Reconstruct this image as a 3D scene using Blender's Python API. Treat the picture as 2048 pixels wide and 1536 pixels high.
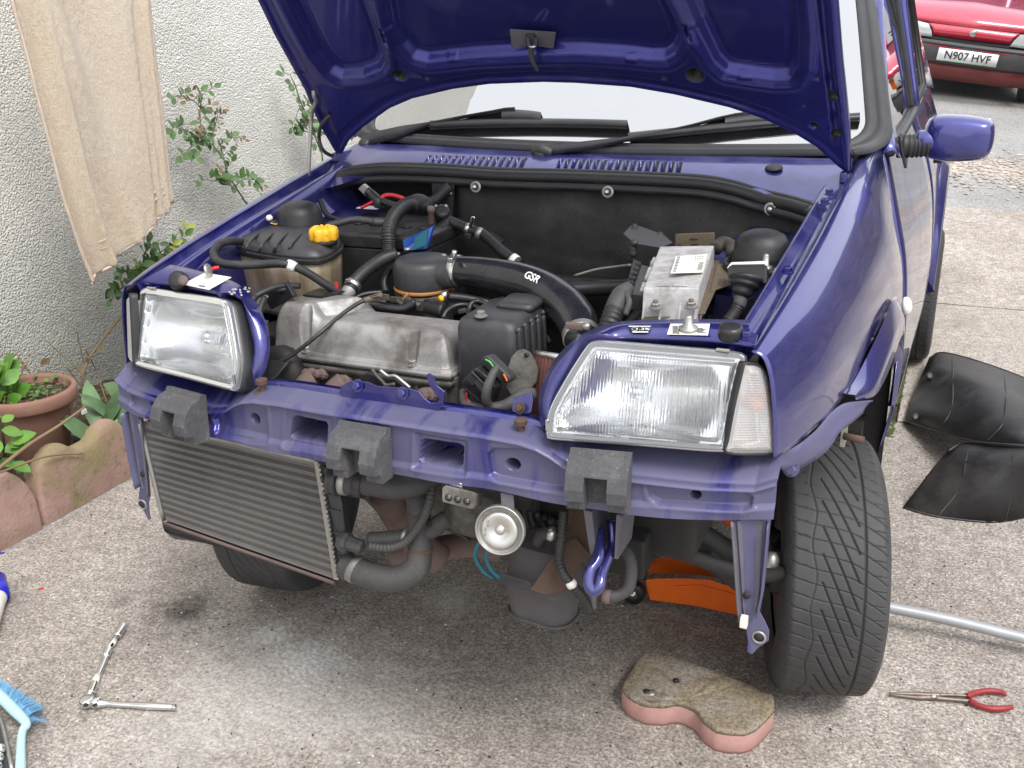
import bpy, bmesh, math, random
import numpy as np
from mathutils import Vector, Matrix, noise
random.seed(7); rng = np.random.default_rng(7)
for o in list(bpy.data.objects): bpy.data.objects.remove(o)
scene = bpy.context.scene
COL = scene.collection
# ------------------------------------------------------------------ camera
CAM = np.array([0.730342421, -1.85192617, 1.31535394])
YAW, PIT, ROL, FPX = -0.418693667, 0.358434569, -0.0237267735, 1986.13783
def _rot():
    f = np.array([math.sin(YAW)*math.cos(PIT), math.cos(YAW)*math.cos(PIT), -math.sin(PIT)])
    rt = np.array([math.cos(YAW), -math.sin(YAW), 0]); up = np.cross(rt, f)
    c, s = math.cos(ROL), math.sin(ROL)
    return np.array([rt*c+up*s, -rt*s+up*c, f])
RC = _rot()
cam_d = bpy.data.cameras.new('camera'); cam = bpy.data.objects.new('camera', cam_d); COL.objects.link(cam)
cam_d.sensor_width = 36; cam_d.lens = 36*FPX/2048; cam_d.clip_start = .02; cam_d.clip_end = 400
cam.matrix_world = Matrix([[RC[0][i], RC[1][i], -RC[2][i], CAM[i]] for i in range(3)] + [[0,0,0,1]])
scene.camera = cam
# ------------------------------------------------------------------ light
SUN_EL, SUN_AZ = math.radians(56), math.radians(128)     # azimuth from +Y clockwise
world = bpy.data.worlds.new('World'); scene.world = world; world.use_nodes = True
nt = world.node_tree; nt.nodes.clear()
sky = nt.nodes.new('ShaderNodeTexSky'); sky.sky_type = 'NISHITA'; sky.sun_disc = False
sky.sun_elevation = SUN_EL; sky.sun_rotation = SUN_AZ; sky.air_density = 1.0; sky.dust_density = 6.0
hs = nt.nodes.new('ShaderNodeHueSaturation'); hs.inputs['Saturation'].default_value = .25   # cloud cover: nearly grey
mixw = nt.nodes.new('ShaderNodeMixRGB'); mixw.inputs[0].default_value = .65
mixw.inputs[2].default_value = (11.5, 11.8, 12.4, 1)                                        # even cloud layer
bg = nt.nodes.new('ShaderNodeBackground'); bg.inputs['Strength'].default_value = .10
wo = nt.nodes.new('ShaderNodeOutputWorld')
nt.links.new(sky.outputs[0], hs.inputs['Color']); nt.links.new(hs.outputs[0], mixw.inputs[1])
nt.links.new(mixw.outputs[0], bg.inputs[0]); nt.links.new(bg.outputs[0], wo.inputs[0])
sd = bpy.data.lights.new('sun', 'SUN'); sd.energy = 1.5; sd.angle = math.radians(22); sd.color = (1, .97, .93)
so = bpy.data.objects.new('sun', sd); COL.objects.link(so)
sv = Vector((math.sin(SUN_AZ)*math.cos(SUN_EL), math.cos(SUN_AZ)*math.cos(SUN_EL), math.sin(SUN_EL)))
so.rotation_euler = sv.to_track_quat('Z', 'Y').to_euler()
scene.view_settings.view_transform = 'Standard'; scene.view_settings.look = 'None'
scene.view_settings.exposure = 0.78; scene.view_settings.gamma = 1.0
scene.view_settings.use_curve_mapping = False
scene.render.resolution_x = 1024; scene.render.resolution_y = 768

# ------------------------------------------------------------------ measuring: a photo pixel to a point on a known surface
def ray(px, py): return RC.T @ np.array([(px-1024)/FPX, (768-py)/FPX, 1.0])
def on(px, py, ax, v):
    i = 'xyz'.index(ax); d = ray(px, py); t = (v-CAM[i])/d[i]; return Vector(CAM+t*d)
def X(px, py, v): return on(px, py, 'x', v)
def Y(px, py, v): return on(px, py, 'y', v)
def Z(px, py, v=0.0): return on(px, py, 'z', v)
def PLN(px, py, p, n):
    d = ray(px, py); n = np.array(n, float); t = ((np.array(p, float)-CAM)@n)/(d@n); return Vector(CAM+t*d)
def P3(a, b, c):
    a, b, c = map(Vector, (a, b, c)); return (a, (b-a).cross(c-a).normalized())
def yf(x): return -.717+.23*x*x
def solve(px, py, f, a=.3, b=4.0):
    d = ray(px, py)
    for _ in range(44):
        m = (a+b)/2
        if f(CAM+m*d) > 0: b = m
        else: a = m
    return Vector(CAM+a*d)
def FY(px, py, off=0.0): return solve(px, py, lambda p: p[1]-(yf(p[0])+off))
def TOP(px, py, off=0.0): return PLN(px, py, (0, -.6, .905+off), (0, -.1645, 1.0))

# ------------------------------------------------------------------ mesh helpers
CAR_LOC = Vector((0, .8, 0))
def V3(p): return Vector(p)
def mkmesh(name, verts, faces, mat=None, smooth=False):
    me = bpy.data.meshes.new(name)
    me.from_pydata([tuple(v) for v in verts], [], [tuple(f) for f in faces]); me.update()
    if smooth: me.polygons.foreach_set('use_smooth', [True]*len(me.polygons))
    if mat is not None: me.materials.append(mat)
    return me
def base_of(o):
    m = o
    while m.parent: m = m.parent
    return m
def obj(name, verts, faces, mat=None, parent=None, smooth=False, bevel=0, seg=2, subsurf=0, solid=0, label=None, edge=None):
    """one mesh object; verts are world coordinates"""
    verts = [Vector(v) for v in verts]
    if parent is None:
        lo = Vector([min(v[i] for v in verts) for i in range(3)]); hi = Vector([max(v[i] for v in verts) for i in range(3)])
        org = Vector(((lo.x+hi.x)/2, (lo.y+hi.y)/2, lo.z))
    else: org = base_of(parent).location
    me = mkmesh(name, [v-org for v in verts], faces, mat, smooth)
    o = bpy.data.objects.new(name, me); COL.objects.link(o)
    if parent is None: o.location = org
    else: o.parent = parent
    if solid:
        m = o.modifiers.new('solid', 'SOLIDIFY'); m.thickness = solid; m.offset = -1
    if bevel:
        m = o.modifiers.new('bevel', 'BEVEL'); m.width = bevel; m.segments = seg; m.limit_method = 'ANGLE'; m.angle_limit = math.radians(35)
        if smooth or seg > 1:
            me.polygons.foreach_set('use_smooth', [True]*len(me.polygons))
            w = o.modifiers.new('wn', 'WEIGHTED_NORMAL'); w.keep_sharp = False
    if subsurf:
        m = o.modifiers.new('sub', 'SUBSURF'); m.levels = subsurf; m.render_levels = subsurf
    if label: o['label'] = label
    return o
def tag(o, label, cat, group=None):
    o['label'] = label; o['category'] = cat
    if group: o['group'] = group
    return o
def struct(o, kind='structure'): o['kind'] = kind; return o
def empty(name, loc, label=None, cat=None, group=None):
    o = bpy.data.objects.new(name, None); COL.objects.link(o); o.location = loc; o.empty_display_size = .1
    if label: tag(o, label, cat, group)
    return o
class MB:
    """collects geometry for ONE mesh"""
    def __init__(s): s.v = []; s.f = []
    def add(s, vf):
        v, f = vf; n = len(s.v); s.v += [Vector(p) for p in v]; s.f += [tuple(i+n for i in q) for q in f]; return s
    def build(s, name, mat, parent=None, **k): return obj(name, s.v, s.f, mat, parent, **k)
def frame(d):
    d = Vector(d).normalized(); a = Vector((0, 0, 1)) if abs(d.z) < .9 else Vector((0, 1, 0))
    u = d.cross(a).normalized(); return u, u.cross(d).normalized(), d
def catmull(pts, n=6):
    P = [Vector(p) for p in pts]
    if len(P) < 3: return [P[0].lerp(P[-1], i/n) for i in range(n+1)]
    Q = [2*P[0]-P[1]]+P+[2*P[-1]-P[-2]]; out = []
    for i in range(1, len(Q)-2):
        for k in range(n):
            t = k/n; a, b, c, d = Q[i-1], Q[i], Q[i+1], Q[i+2]
            out.append(.5*((2*b)+(c-a)*t+(2*a-5*b+4*c-d)*t*t+(3*b-a-3*c+d)*t**3))
    out.append(P[-1]); return out
def resample(P, n):
    P = [Vector(p) for p in P]; L = [0]
    for a, b in zip(P, P[1:]): L.append(L[-1]+(b-a).length)
    out = []; j = 0
    for i in range(n):
        s = L[-1]*i/(n-1)
        while j < len(P)-2 and L[j+1] < s: j += 1
        d = L[j+1]-L[j]; out.append(P[j].lerp(P[j+1], 0 if d < 1e-9 else min(1, (s-L[j])/d)))
    return out
def tube_g(pts, r, seg=10, n=6, cap=True, corr=None, smooth=True):
    """swept tube; r number or list per control point; corr=(pitch, depth) for corrugation"""
    P = catmull(pts, n) if smooth else [Vector(p) for p in pts]
    nc = len(pts)
    R = [r]*len(P) if not hasattr(r, '__len__') else [float(np.interp(i/(len(P)-1)*(nc-1), range(nc), r)) for i in range(len(P))]
    if corr:
        L = sum((b-a).length for a, b in zip(P, P[1:])); m = max(4, int(L/corr[0])*4)
        idx = np.linspace(0, 1, len(R)); P = resample(P, m+1); R = list(np.interp(np.linspace(0, 1, m+1), idx, R))
        R = [q+(corr[1] if (i % 4) in (1, 2) else 0) for i, q in enumerate(R)]
    vs = []; fs = []; u = None
    for i, p in enumerate(P):
        d = (P[min(i+1, len(P)-1)]-P[max(i-1, 0)]); d = d.normalized() if d.length > 1e-9 else Vector((0, 0, 1))
        if u is None: u, w, _ = frame(d)
        else: u = (u-d*u.dot(d)).normalized()
        w = d.cross(u)
        for k in range(seg):
            a = 2*math.pi*k/seg; vs.append(p+(u*math.cos(a)+w*math.sin(a))*R[i])
    for i in range(len(P)-1):
        for k in range(seg): fs.append((i*seg+k, i*seg+(k+1) % seg, (i+1)*seg+(k+1) % seg, (i+1)*seg+k))
    if cap: fs.append(tuple(range(seg-1, -1, -1))); b = (len(P)-1)*seg; fs.append(tuple(range(b, b+seg)))
    return vs, fs
def tube(name, pts, r, mat, parent=None, seg=10, n=6, corr=None, smooth=True, **k):
    v, f = tube_g(pts, r, seg, n, True, corr, smooth); return obj(name, v, f, mat, parent, smooth=True, **k)
def lathe_g(prof, c, ax=(0, 0, 1), seg=24):
    """prof: list of (radius, height) along axis ax from point c"""
    u, w, d = frame(ax); c = Vector(c); vs = []; fs = []
    for r, h in prof:
        for k in range(seg):
            a = 2*math.pi*k/seg; vs.append(c+d*h+(u*math.cos(a)+w*math.sin(a))*max(r, 1e-5))
    m = len(prof)
    for i in range(m-1):
        for k in range(seg): fs.append((i*seg+k, i*seg+(k+1) % seg, (i+1)*seg+(k+1) % seg, (i+1)*seg+k))
    fs.append(tuple(range(seg-1, -1, -1))); fs.append(tuple(range((m-1)*seg, m*seg))); return vs, fs
def lathe(name, prof, c, ax, mat, parent=None, seg=24, smooth=True, **k):
    v, f = lathe_g(prof, c, ax, seg); return obj(name, v, f, mat, parent, smooth=smooth, **k)
def box_g(c, s, M=None):
    c = Vector(c); vs = []
    for dx in (-.5, .5):
        for dy in (-.5, .5):
            for dz in (-.5, .5):
                q = Vector((dx*s[0], dy*s[1], dz*s[2])); vs.append(c+(M@q if M else q))
    return vs, [(0,1,3,2),(4,6,7,5),(0,4,5,1),(2,3,7,6),(0,2,6,4),(1,5,7,3)]
def box(name, c, s, mat, parent=None, M=None, bevel=.002, **k):
    v, f = box_g(c, s, M); return obj(name, v, f, mat, parent, bevel=bevel, **k)
def hexa_g(b, t):
    """solid between two quads (lists of 4 points, same order)"""
    return [Vector(p) for p in b+t], [(3,2,1,0),(4,5,6,7),(0,1,5,4),(1,2,6,5),(2,3,7,6),(3,0,4,7)]
def prism_g(poly, off):
    poly = [Vector(p) for p in poly]; off = Vector(off); n = len(poly)
    nrm = Vector((0, 0, 0))
    for i in range(n): nrm += poly[i].cross(poly[(i+1) % n])
    a = poly; b = [p+off for p in poly]
    f = [tuple(range(n)), tuple(range(2*n-1, n-1, -1))]+[(i, i+n, (i+1) % n+n, (i+1) % n) for i in range(n)]
    if nrm.dot(off) > 0: f = [tuple(reversed(q)) for q in f]
    return a+b, f
def prism(name, poly, off, mat, parent=None, bevel=.0015, **k):
    v, f = prism_g(poly, off); return obj(name, v, f, mat, parent, bevel=bevel, **k)
def loft_g(rows, n, close=False, cat=False):
    R = [resample(catmull(r, 8) if cat else r, n) for r in rows]; vs = [p for r in R for p in r]; fs = []
    for i in range(len(R)-1):
        for k in range(n-1 if not close else n): fs.append((i*n+k, i*n+(k+1) % n, (i+1)*n+(k+1) % n, (i+1)*n+k))
    return vs, fs
def loft(name, rows, n, mat, parent=None, cat=False, solid=0, **k):
    v, f = loft_g(rows, n, cat=cat); return obj(name, v, f, mat, parent, smooth=True, solid=solid, **k)
def ringbox_g(rings):
    """rings of equal length, closed; capped solid"""
    n = len(rings[0]); vs = [Vector(p) for r in rings for p in r]; fs = []
    for i in range(len(rings)-1):
        for k in range(n): fs.append((i*n+k, i*n+(k+1) % n, (i+1)*n+(k+1) % n, (i+1)*n+k))
    fs.append(tuple(range(n-1, -1, -1))); fs.append(tuple(range((len(rings)-1)*n, len(rings)*n))); return vs, fs
def mirror(o, parent=None):
    """mirror image of a part across the car's middle plane, with its children"""
    me = o.data.copy(); me.transform(Matrix.Scale(-1, 4, (1, 0, 0))); me.flip_normals()
    c = o.copy(); c.data = me; COL.objects.link(c); c.parent = parent or o.parent
    for ch in o.children: mirror(ch, c)
    return c
def hexhead_g(c, ax, r=.007, h=.006, washer=1.5):
    v, f = lathe_g([(r*washer, 0), (r*washer, .0018), (r, .0018), (r, h+.0012), (r*.85, h+.0018)], c, ax, 6 if washer == 0 else 12)
    v2, f2 = lathe_g([(r, .0), (r, h+.001), (r*.8, h+.002)], Vector(c)+Vector(ax).normalized()*.0015, ax, 6)
    mb = MB(); mb.add(lathe_g([(r*max(washer, 1), 0), (r*max(washer, 1), .0018)], c, ax, 14)); mb.add((v2, f2)); return mb.v, mb.f
def bolt(c, ax, mat, parent, r=.007, h=.006, washer=1.5, name='bolt', **k):
    v, f = hexhead_g(c, ax, r, h, washer); return obj(name, v, f, mat, parent, bevel=0, **k)
# signed distance (numpy) to polygon, negative inside
def sdf(poly, U, W):
    poly = np.asarray(poly, float); d = np.full(U.shape, 1e9); ins = np.zeros(U.shape, bool)
    n = len(poly)
    for i in range(n):
        ax_, ay = poly[i]; bx, by = poly[(i+1) % n]
        ex, ey = bx-ax_, by-ay; L = ex*ex+ey*ey+1e-12
        t = np.clip(((U-ax_)*ex+(W-ay)*ey)/L, 0, 1)
        d = np.minimum(d, (U-ax_-t*ex)**2+(W-ay-t*ey)**2)
        c = ((ay > W) != (by > W)) & (U < ex*(W-ay)/(by-ay+1e-12)+ax_); ins ^= c
    d = np.sqrt(d); return np.where(ins, -d, d)
def sst(a, b, x): t = np.clip((x-a)/(b-a), 0, 1); return t*t*(3-2*t)
def grid_faces(nu, nv, keep=None):
    fs = []
    for i in range(nv-1):
        for j in range(nu-1):
            if keep is None or keep[i, j]: fs.append((i*nu+j, i*nu+j+1, (i+1)*nu+j+1, (i+1)*nu+j))
    return fs
def smoothpoly(poly, n=4):
    P = [Vector((p[0], p[1], 0)) for p in poly]; Q = P+P[:3]; out = []
    C_ = catmull([P[-1]]+P+P[:2], n); return [(c.x, c.y) for c in C_[n:n*(len(P)+1)]]
# ------------------------------------------------------------------ materials (procedural)
def mat_new(name):
    m = bpy.data.materials.new(name); m.use_nodes = True; n = m.node_tree; n.nodes.clear()
    out = n.nodes.new('ShaderNodeOutputMaterial'); b = n.nodes.new('ShaderNodeBsdfPrincipled'); n.links.new(b.outputs[0], out.inputs[0])
    return m, n, b
def coords(n):
    t = n.nodes.new('ShaderNodeNewGeometry'); return t.outputs['Position']
def noise_n(n, scale, detail=4, rough=.55, dist=0, vec=None):
    t = n.nodes.new('ShaderNodeTexNoise'); t.inputs['Scale'].default_value = scale; t.inputs['Detail'].default_value = detail
    t.inputs['Roughness'].default_value = rough; t.inputs['Distortion'].default_value = dist
    n.links.new(vec or coords(n), t.inputs['Vector']); return t.outputs['Fac']
def ramp(n, fac, stops):
    r = n.nodes.new('ShaderNodeValToRGB'); e = r.color_ramp.elements
    while len(e) < len(stops): e.new(.5)
    for q, (p, c) in zip(e, stops):
        q.position = p; q.color = (*c, 1) if hasattr(c, '__len__') else (c, c, c, 1)
    n.links.new(fac, r.inputs[0]); return r.outputs[0]
def mixc(n, fac, a, b, mode='MIX'):
    m = n.nodes.new('ShaderNodeMixRGB'); m.blend_type = mode
    for i, v in ((0, fac), (1, a), (2, b)):
        if hasattr(v, 'type') and not isinstance(v, (tuple, list)): n.links.new(v, m.inputs[i])
        elif i == 0: m.inputs[0].default_value = v
        else: m.inputs[i].default_value = (*v, 1) if hasattr(v, '__len__') else (v, v, v, 1)
    return m.outputs[0]
def bump(n, b, h, strength=.3, dist=.002):
    k = n.nodes.new('ShaderNodeBump'); k.inputs['Strength'].default_value = strength; k.inputs['Distance'].default_value = dist
    n.links.new(h, k.inputs['Height']); n.links.new(k.outputs[0], b.inputs['Normal']); return k
def voro(n, scale, feature='F1', out='Distance', rand=1.0, vec=None):
    t = n.nodes.new('ShaderNodeTexVoronoi'); t.feature = feature; t.inputs['Scale'].default_value = scale
    t.inputs['Randomness'].default_value = rand; n.links.new(vec or coords(n), t.inputs['Vector']); return t.outputs[out]
def mathn(n, op, a, b=None, c=None):
    m = n.nodes.new('ShaderNodeMath'); m.operation = op
    for i, v in enumerate((a, b, c)):
        if v is None: continue
        if hasattr(v, 'type'): n.links.new(v, m.inputs[i])
        else: m.inputs[i].default_value = v
    return m.outputs[0]
def setp(b, **k):
    names = dict(rough='Roughness', metal='Metallic', coat='Coat Weight', coatr='Coat Roughness', trans='Transmission Weight', ior='IOR', spec='Specular IOR Level', sub='Subsurface Weight', alpha='Alpha')
    for a, v in k.items(): b.inputs[names[a]].default_value = v
def simple(name, col, rough=.5, metal=0, dirt=.35, dcol=(.16, .14, .12), dscale=9, bmp=.15, bs=180, bd=.0008, dlo=.5, dhi=.75, coat=0, var=.15, fine=True):
    """a base colour with tone variation, patchy dust/grime and fine relief"""
    m, n, b = mat_new(name)
    c = mixc(n, noise_n(n, dscale*3, 3), tuple(x*(1-var) for x in col), tuple(min(1, x*(1+var)) for x in col))
    f = ramp(n, noise_n(n, dscale, 8, .65, .3), [(dlo, 0.0), (dhi, 1.0)])
    f = mathn(n, 'MULTIPLY', f, dirt)
    c = mixc(n, f, c, dcol)
    if fine:
        g = ramp(n, noise_n(n, 420, 2, .5), [(.66, 0.0), (.74, 1.0)]); c = mixc(n, mathn(n, 'MULTIPLY', g, dirt*.8), c, tuple(min(1, x*1.8+.03) for x in dcol))
    n.links.new(c, b.inputs['Base Color'])
    r = mathn(n, 'MULTIPLY_ADD', f, .35, rough); n.links.new(r, b.inputs['Roughness'])
    setp(b, metal=metal, coat=coat)
    if bmp: bump(n, b, noise_n(n, bs, 4, .6), bmp, bd)
    return m
def paint(name, col, dust=.25, dcol=(.20, .19, .24), rough=.33, coat=1.0, lo=.48, hi=.72, metal=.68, scale=6, streak=False, speck=True):
    m, n, b = mat_new(name)
    fl = noise_n(n, 2600, 1, .5); c = mixc(n, fl, tuple(x*.8 for x in col), tuple(x*1.25 for x in col))
    lw = n.nodes.new('ShaderNodeLayerWeight'); lw.inputs['Blend'].default_value = .35
    c = mixc(n, mathn(n, 'MULTIPLY', lw.outputs['Facing'], .22), c, (.12, .13, .40))
    v = None
    if streak:
        mp = n.nodes.new('ShaderNodeMapping'); mp.inputs['Scale'].default_value = (1.0, .3, .16); n.links.new(coords(n), mp.inputs['Vector']); v = mp.outputs[0]
    f = mathn(n, 'MULTIPLY', ramp(n, noise_n(n, scale, 7, .6, .4, v), [(lo, 0.0), (hi, 1.0)]), dust)
    c = mixc(n, f, c, dcol)
    if speck:
        g = ramp(n, voro(n, 150), [(.05, 1.0), (.10, 0.0)]); g2 = ramp(n, noise_n(n, 22, 2), [(.55, 0.0), (.6, 1.0)])
        c = mixc(n, mathn(n, 'MULTIPLY', mathn(n, 'MULTIPLY', g, g2), .55), c, (.45, .44, .5))
    n.links.new(c, b.inputs['Base Color'])
    n.links.new(mathn(n, 'MULTIPLY_ADD', f, .5, rough), b.inputs['Roughness'])
    n.links.new(mathn(n, 'MULTIPLY_ADD', f, -metal*.8, metal), b.inputs['Metallic'])
    n.links.new(mathn(n, 'MULTIPLY_ADD', f, -coat*.9, coat), b.inputs['Coat Weight'])
    setp(b, coatr=.05); b.inputs['Coat IOR'].default_value = 1.7
    return m
M = {}
BLUE = (.030, .031, .205)
M['paint'] = paint('blue paint', BLUE, dust=.20, rough=.32)
M['paint_bay'] = paint('blue paint, dusty', (.020, .019, .185), dust=.42, dcol=(.12, .115, .15), rough=.32, lo=.42, hi=.66, coat=.8, scale=14)
M['paint_dirty'] = paint('blue paint, road film', (.024, .023, .20), dust=.68, dcol=(.150, .146, .19), rough=.36, lo=.40, hi=.50, coat=.5, scale=8, streak=True)
M['paint_under'] = paint('blue paint, bonnet underside', (.027, .027, .20), dust=.5, dcol=(.075, .075, .115), rough=.42, lo=.5, hi=.8, coat=.35, scale=7)
M['rubber'] = simple('black rubber', (.014, .014, .016), .48, dirt=.45, dcol=(.055, .052, .050), dscale=16)
M['rubber_clean'] = simple('clean black rubber', (.016, .016, .018), .38, dirt=.15)
M['hose'] = simple('dusty rubber hose', (.020, .0195, .021), .5, dirt=.6, dcol=(.08, .073, .066), dscale=18)
M['hose_grey'] = simple('grey aged hose', (.050, .048, .048), .62, dirt=.6, dcol=(.115, .105, .098), dscale=18)
M['plastic'] = simple('black plastic', (.016, .016, .018), .38, dirt=.5, dcol=(.055, .052, .048), dscale=18)
M['plastic_grey'] = simple('grey weathered plastic', (.036, .036, .040), .45, dirt=.6, dcol=(.085, .08, .078), dscale=18)
M['dark'] = simple('dark greasy metal', (.018, .017, .017), .6, .2, dirt=.4, dcol=(.06, .05, .045))
M['felt'] = simple('sooty felt mat', (.026, .0245, .025), .9, dirt=.65, dcol=(.085, .080, .078), dscale=9, bmp=.5, bs=90, bd=.002, dlo=.42)
M['alu'] = simple('dirty cast aluminium', (.36, .352, .345), .50, .5, dirt=.85, dcol=(.115, .098, .085), dscale=10, bmp=.5, bs=260, bd=.001, dlo=.42, dhi=.62)
M['alu_dark'] = simple('oily cast alloy', (.15, .142, .13), .5, .5, dirt=.85, dcol=(.04, .034, .028), dscale=16, bmp=.5, bs=200, bd=.0015, dlo=.38, dhi=.62)
M['ecu'] = simple('oxidised alloy casing', (.60, .59, .58), .5, .45, dirt=.85, dcol=(.30, .29, .285), dscale=34, bmp=.5, bs=320, bd=.0008, dlo=.42, dhi=.66)
M['steel'] = simple('bright steel', (.55, .54, .52), .28, .95, dirt=.3, dcol=(.3, .28, .25), dscale=20)
M['chrome'] = simple('chrome', (.75, .75, .74), .10, 1.0, dirt=.08, dcol=(.4, .4, .38), bmp=0)
M['zinc'] = simple('dull zinc', (.40, .39, .37), .45, .8, dirt=.5, dcol=(.22, .19, .16), dscale=25)
M['rust'] = simple('rusty steel', (.10, .062, .045), .8, .2, dirt=.6, dcol=(.07, .04, .028), dscale=30, bmp=.5, bs=400)
M['rust_pink'] = simple('heat rusted iron', (.15, .105, .095), .85, .1, dirt=.6, dcol=(.10, .065, .055), dscale=25, bmp=.5, bs=300)
M['foam'] = simple('grey bumper foam', (.072, .072, .078), .9, dirt=.7, dcol=(.17, .165, .16), dscale=30, var=.3, bmp=.9, bs=420, bd=.0014)
M['yellow'] = simple('yellow plastic cap', (.78, .42, .02), .42, dirt=.2, dcol=(.45, .25, .05), dscale=30)
M['red'] = simple('red insulated cable', (.62, .02, .03), .4, dirt=.1)
M['teal'] = simple('blue green cable', (.01, .12, .17), .45, dirt=.2)
M['orange'] = simple('orange enamel', (.78, .135, .012), .35, .0, dirt=.2, dcol=(.35, .08, .02), dscale=10, coat=.3)
M['white'] = simple('white plastic', (.72, .70, .64), .5, dirt=.3, dcol=(.4, .36, .3), dscale=20)
M['paper'] = simple('paper label', (.74, .73, .68), .7, dirt=.45, dcol=(.45, .42, .36), dscale=30)
M['print'] = simple('black print and pit shade', (.02, .02, .02), .6, dirt=0, fine=False, bmp=0)  # also colours pits, slots and openings black in place of shade
M['printgrey'] = simple('grey print', (.17, .17, .18), .6, dirt=0, fine=False, bmp=0)
M['printwhite'] = simple('white print', (.75, .75, .75), .6, dirt=.2, fine=False, bmp=0)
M['printyellow'] = simple('yellow print', (.7, .5, .05), .6, dirt=.2, fine=False, bmp=0)
M['greypipe'] = simple('galvanised tube', (.34, .345, .36), .42, .35, dirt=.25, dcol=(.25, .24, .22))
M['filter'] = simple('red brown filter gauze', (.13, .048, .040), .85, dirt=.4, dcol=(.08, .045, .04), dscale=40, bmp=.8, bs=700, bd=.001)
M['brown_plate'] = simple('brown corroded plate', (.15, .115, .08), .6, .4, dirt=.4, dcol=(.07, .05, .04), dscale=30)
M['gasket'] = simple('orange gasket', (.35, .15, .04), .7, dirt=.4, dcol=(.12, .06, .03))
M['bluebox'] = simple('blue plastic tray', (.01, .06, .30), .4, dirt=.3, dcol=(.03, .05, .12))
M['undermetal'] = simple('underside sheet with film', (.13, .125, .15), .6, .2, dirt=.6, dcol=(.21, .20, .20), dscale=14)
def tank_mat():
    m, n, b = mat_new('stained translucent tank')
    mp = n.nodes.new('ShaderNodeMapping'); mp.inputs['Scale'].default_value = (1, 1, .25); n.links.new(coords(n), mp.inputs['Vector'])
    c = ramp(n, noise_n(n, 28, 5, .6, .3, mp.outputs[0]), [(.3, (.15, .105, .06)), (.5, (.27, .215, .14)), (.7, (.40, .36, .29))])
    n.links.new(c, b.inputs['Base Color']); setp(b, rough=.4, sub=.15, coat=.15); b.inputs['Subsurface Radius'].default_value = (.02, .012, .006)
    return m
M['tank'] = tank_mat()
def glass_mat(name, tint=(.9, .95, .95), gl=.12, rough=.02, bmpn=None, haze=0, refr=0):
    m = bpy.data.materials.new(name); m.use_nodes = True; n = m.node_tree; n.nodes.clear()
    out = n.nodes.new('ShaderNodeOutputMaterial'); g = n.nodes.new('ShaderNodeBsdfGlossy'); g.inputs['Roughness'].default_value = rough
    t = n.nodes.new('ShaderNodeBsdfTransparent'); t.inputs[0].default_value = (*tint, 1)
    if refr:
        t = n.nodes.new('ShaderNodeBsdfRefraction'); t.inputs['Color'].default_value = (*tint, 1); t.inputs['IOR'].default_value = refr; t.inputs['Roughness'].default_value = .02
    mx = n.nodes.new('ShaderNodeMixShader')
    fr = n.nodes.new('ShaderNodeFresnel'); fr.inputs[0].default_value = 1.5
    n.links.new(mathn(n, 'ADD', fr.outputs[0], gl), mx.inputs[0]); n.links.new(t.outputs[0], mx.inputs[1]); n.links.new(g.outputs[0], mx.inputs[2])
    
    if haze:
        df = n.nodes.new('ShaderNodeBsdfDiffuse'); df.inputs[0].default_value = (.80, .82, .84, 1); m2 = n.nodes.new('ShaderNodeMixShader'); m2.inputs[0].default_value = haze; n.links.new(mx.outputs[0], m2.inputs[1]); n.links.new(df.outputs[0], m2.inputs[2]); mx = m2
    n.links.new(mx.outputs[0], out.inputs[0])
    if bmpn:
        k = n.nodes.new('ShaderNodeBump'); k.inputs['Strength'].default_value = bmpn[1]; k.inputs['Distance'].default_value = .002
        n.links.new(noise_n(n, bmpn[0], 2), k.inputs['Height']); n.links.new(k.outputs[0], g.inputs['Normal'])
    return m
M['windscreen'] = glass_mat('windscreen glass', (.34, .41, .42), .66, .015)
M['sideglass'] = glass_mat('side window glass', (.05, .06, .06), .42, .01, (2.5, .25))
M['lens'] = glass_mat('fluted lamp glass', (.95, .96, .97), .08, .08, haze=.04, refr=1.22)
M['mirrorgl'] = simple('mirror silver', (.8, .8, .8), .05, 1, dirt=0, bmp=0)
def tread_mat():
    m = simple('tyre rubber', (.036, .036, .038), .6, dirt=.55, dcol=(.085, .08, .076), dscale=9, dlo=.35, dhi=.8, bs=300); return m
M['tyre'] = tread_mat()
M['groove'] = simple('tyre groove', (.008, .008, .008), .9, dirt=.2)
def render_wall():
    m, n, b = mat_new('rough cast render')
    big = noise_n(n, 1.3, 4, .6); c = ramp(n, big, [(.35, (.78, .77, .71)), (.65, (.87, .86, .80))])
    sp = n.nodes.new('ShaderNodeSeparateXYZ'); n.links.new(coords(n), sp.inputs[0])
    low = mathn(n, 'MULTIPLY_ADD', sp.outputs[2], 1.0, mathn(n, 'MULTIPLY', noise_n(n, 6, 4), .5))
    foot_tint = ramp(n, low, [(.25, .75), (1.1, 0.0)]); c = mixc(n, foot_tint, c, (.27, .285, .235))  # greener and darker towards the bottom
    d = ramp(n, noise_n(n, 150, 3, .6), [(.35, .6), (.5, 1.0)]); c = mixc(n, .5, c, mixc(n, 1.0, c, d, 'MULTIPLY'))
    n.links.new(c, b.inputs['Base Color']); setp(b, rough=.9)
    h = mathn(n, 'ADD', mathn(n, 'MULTIPLY', voro(n, 125), -1.6), mathn(n, 'MULTIPLY', voro(n, 260), -.8)); bump(n, b, h, 1.0, .0052)
    return m
M['wall'] = render_wall()
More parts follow.
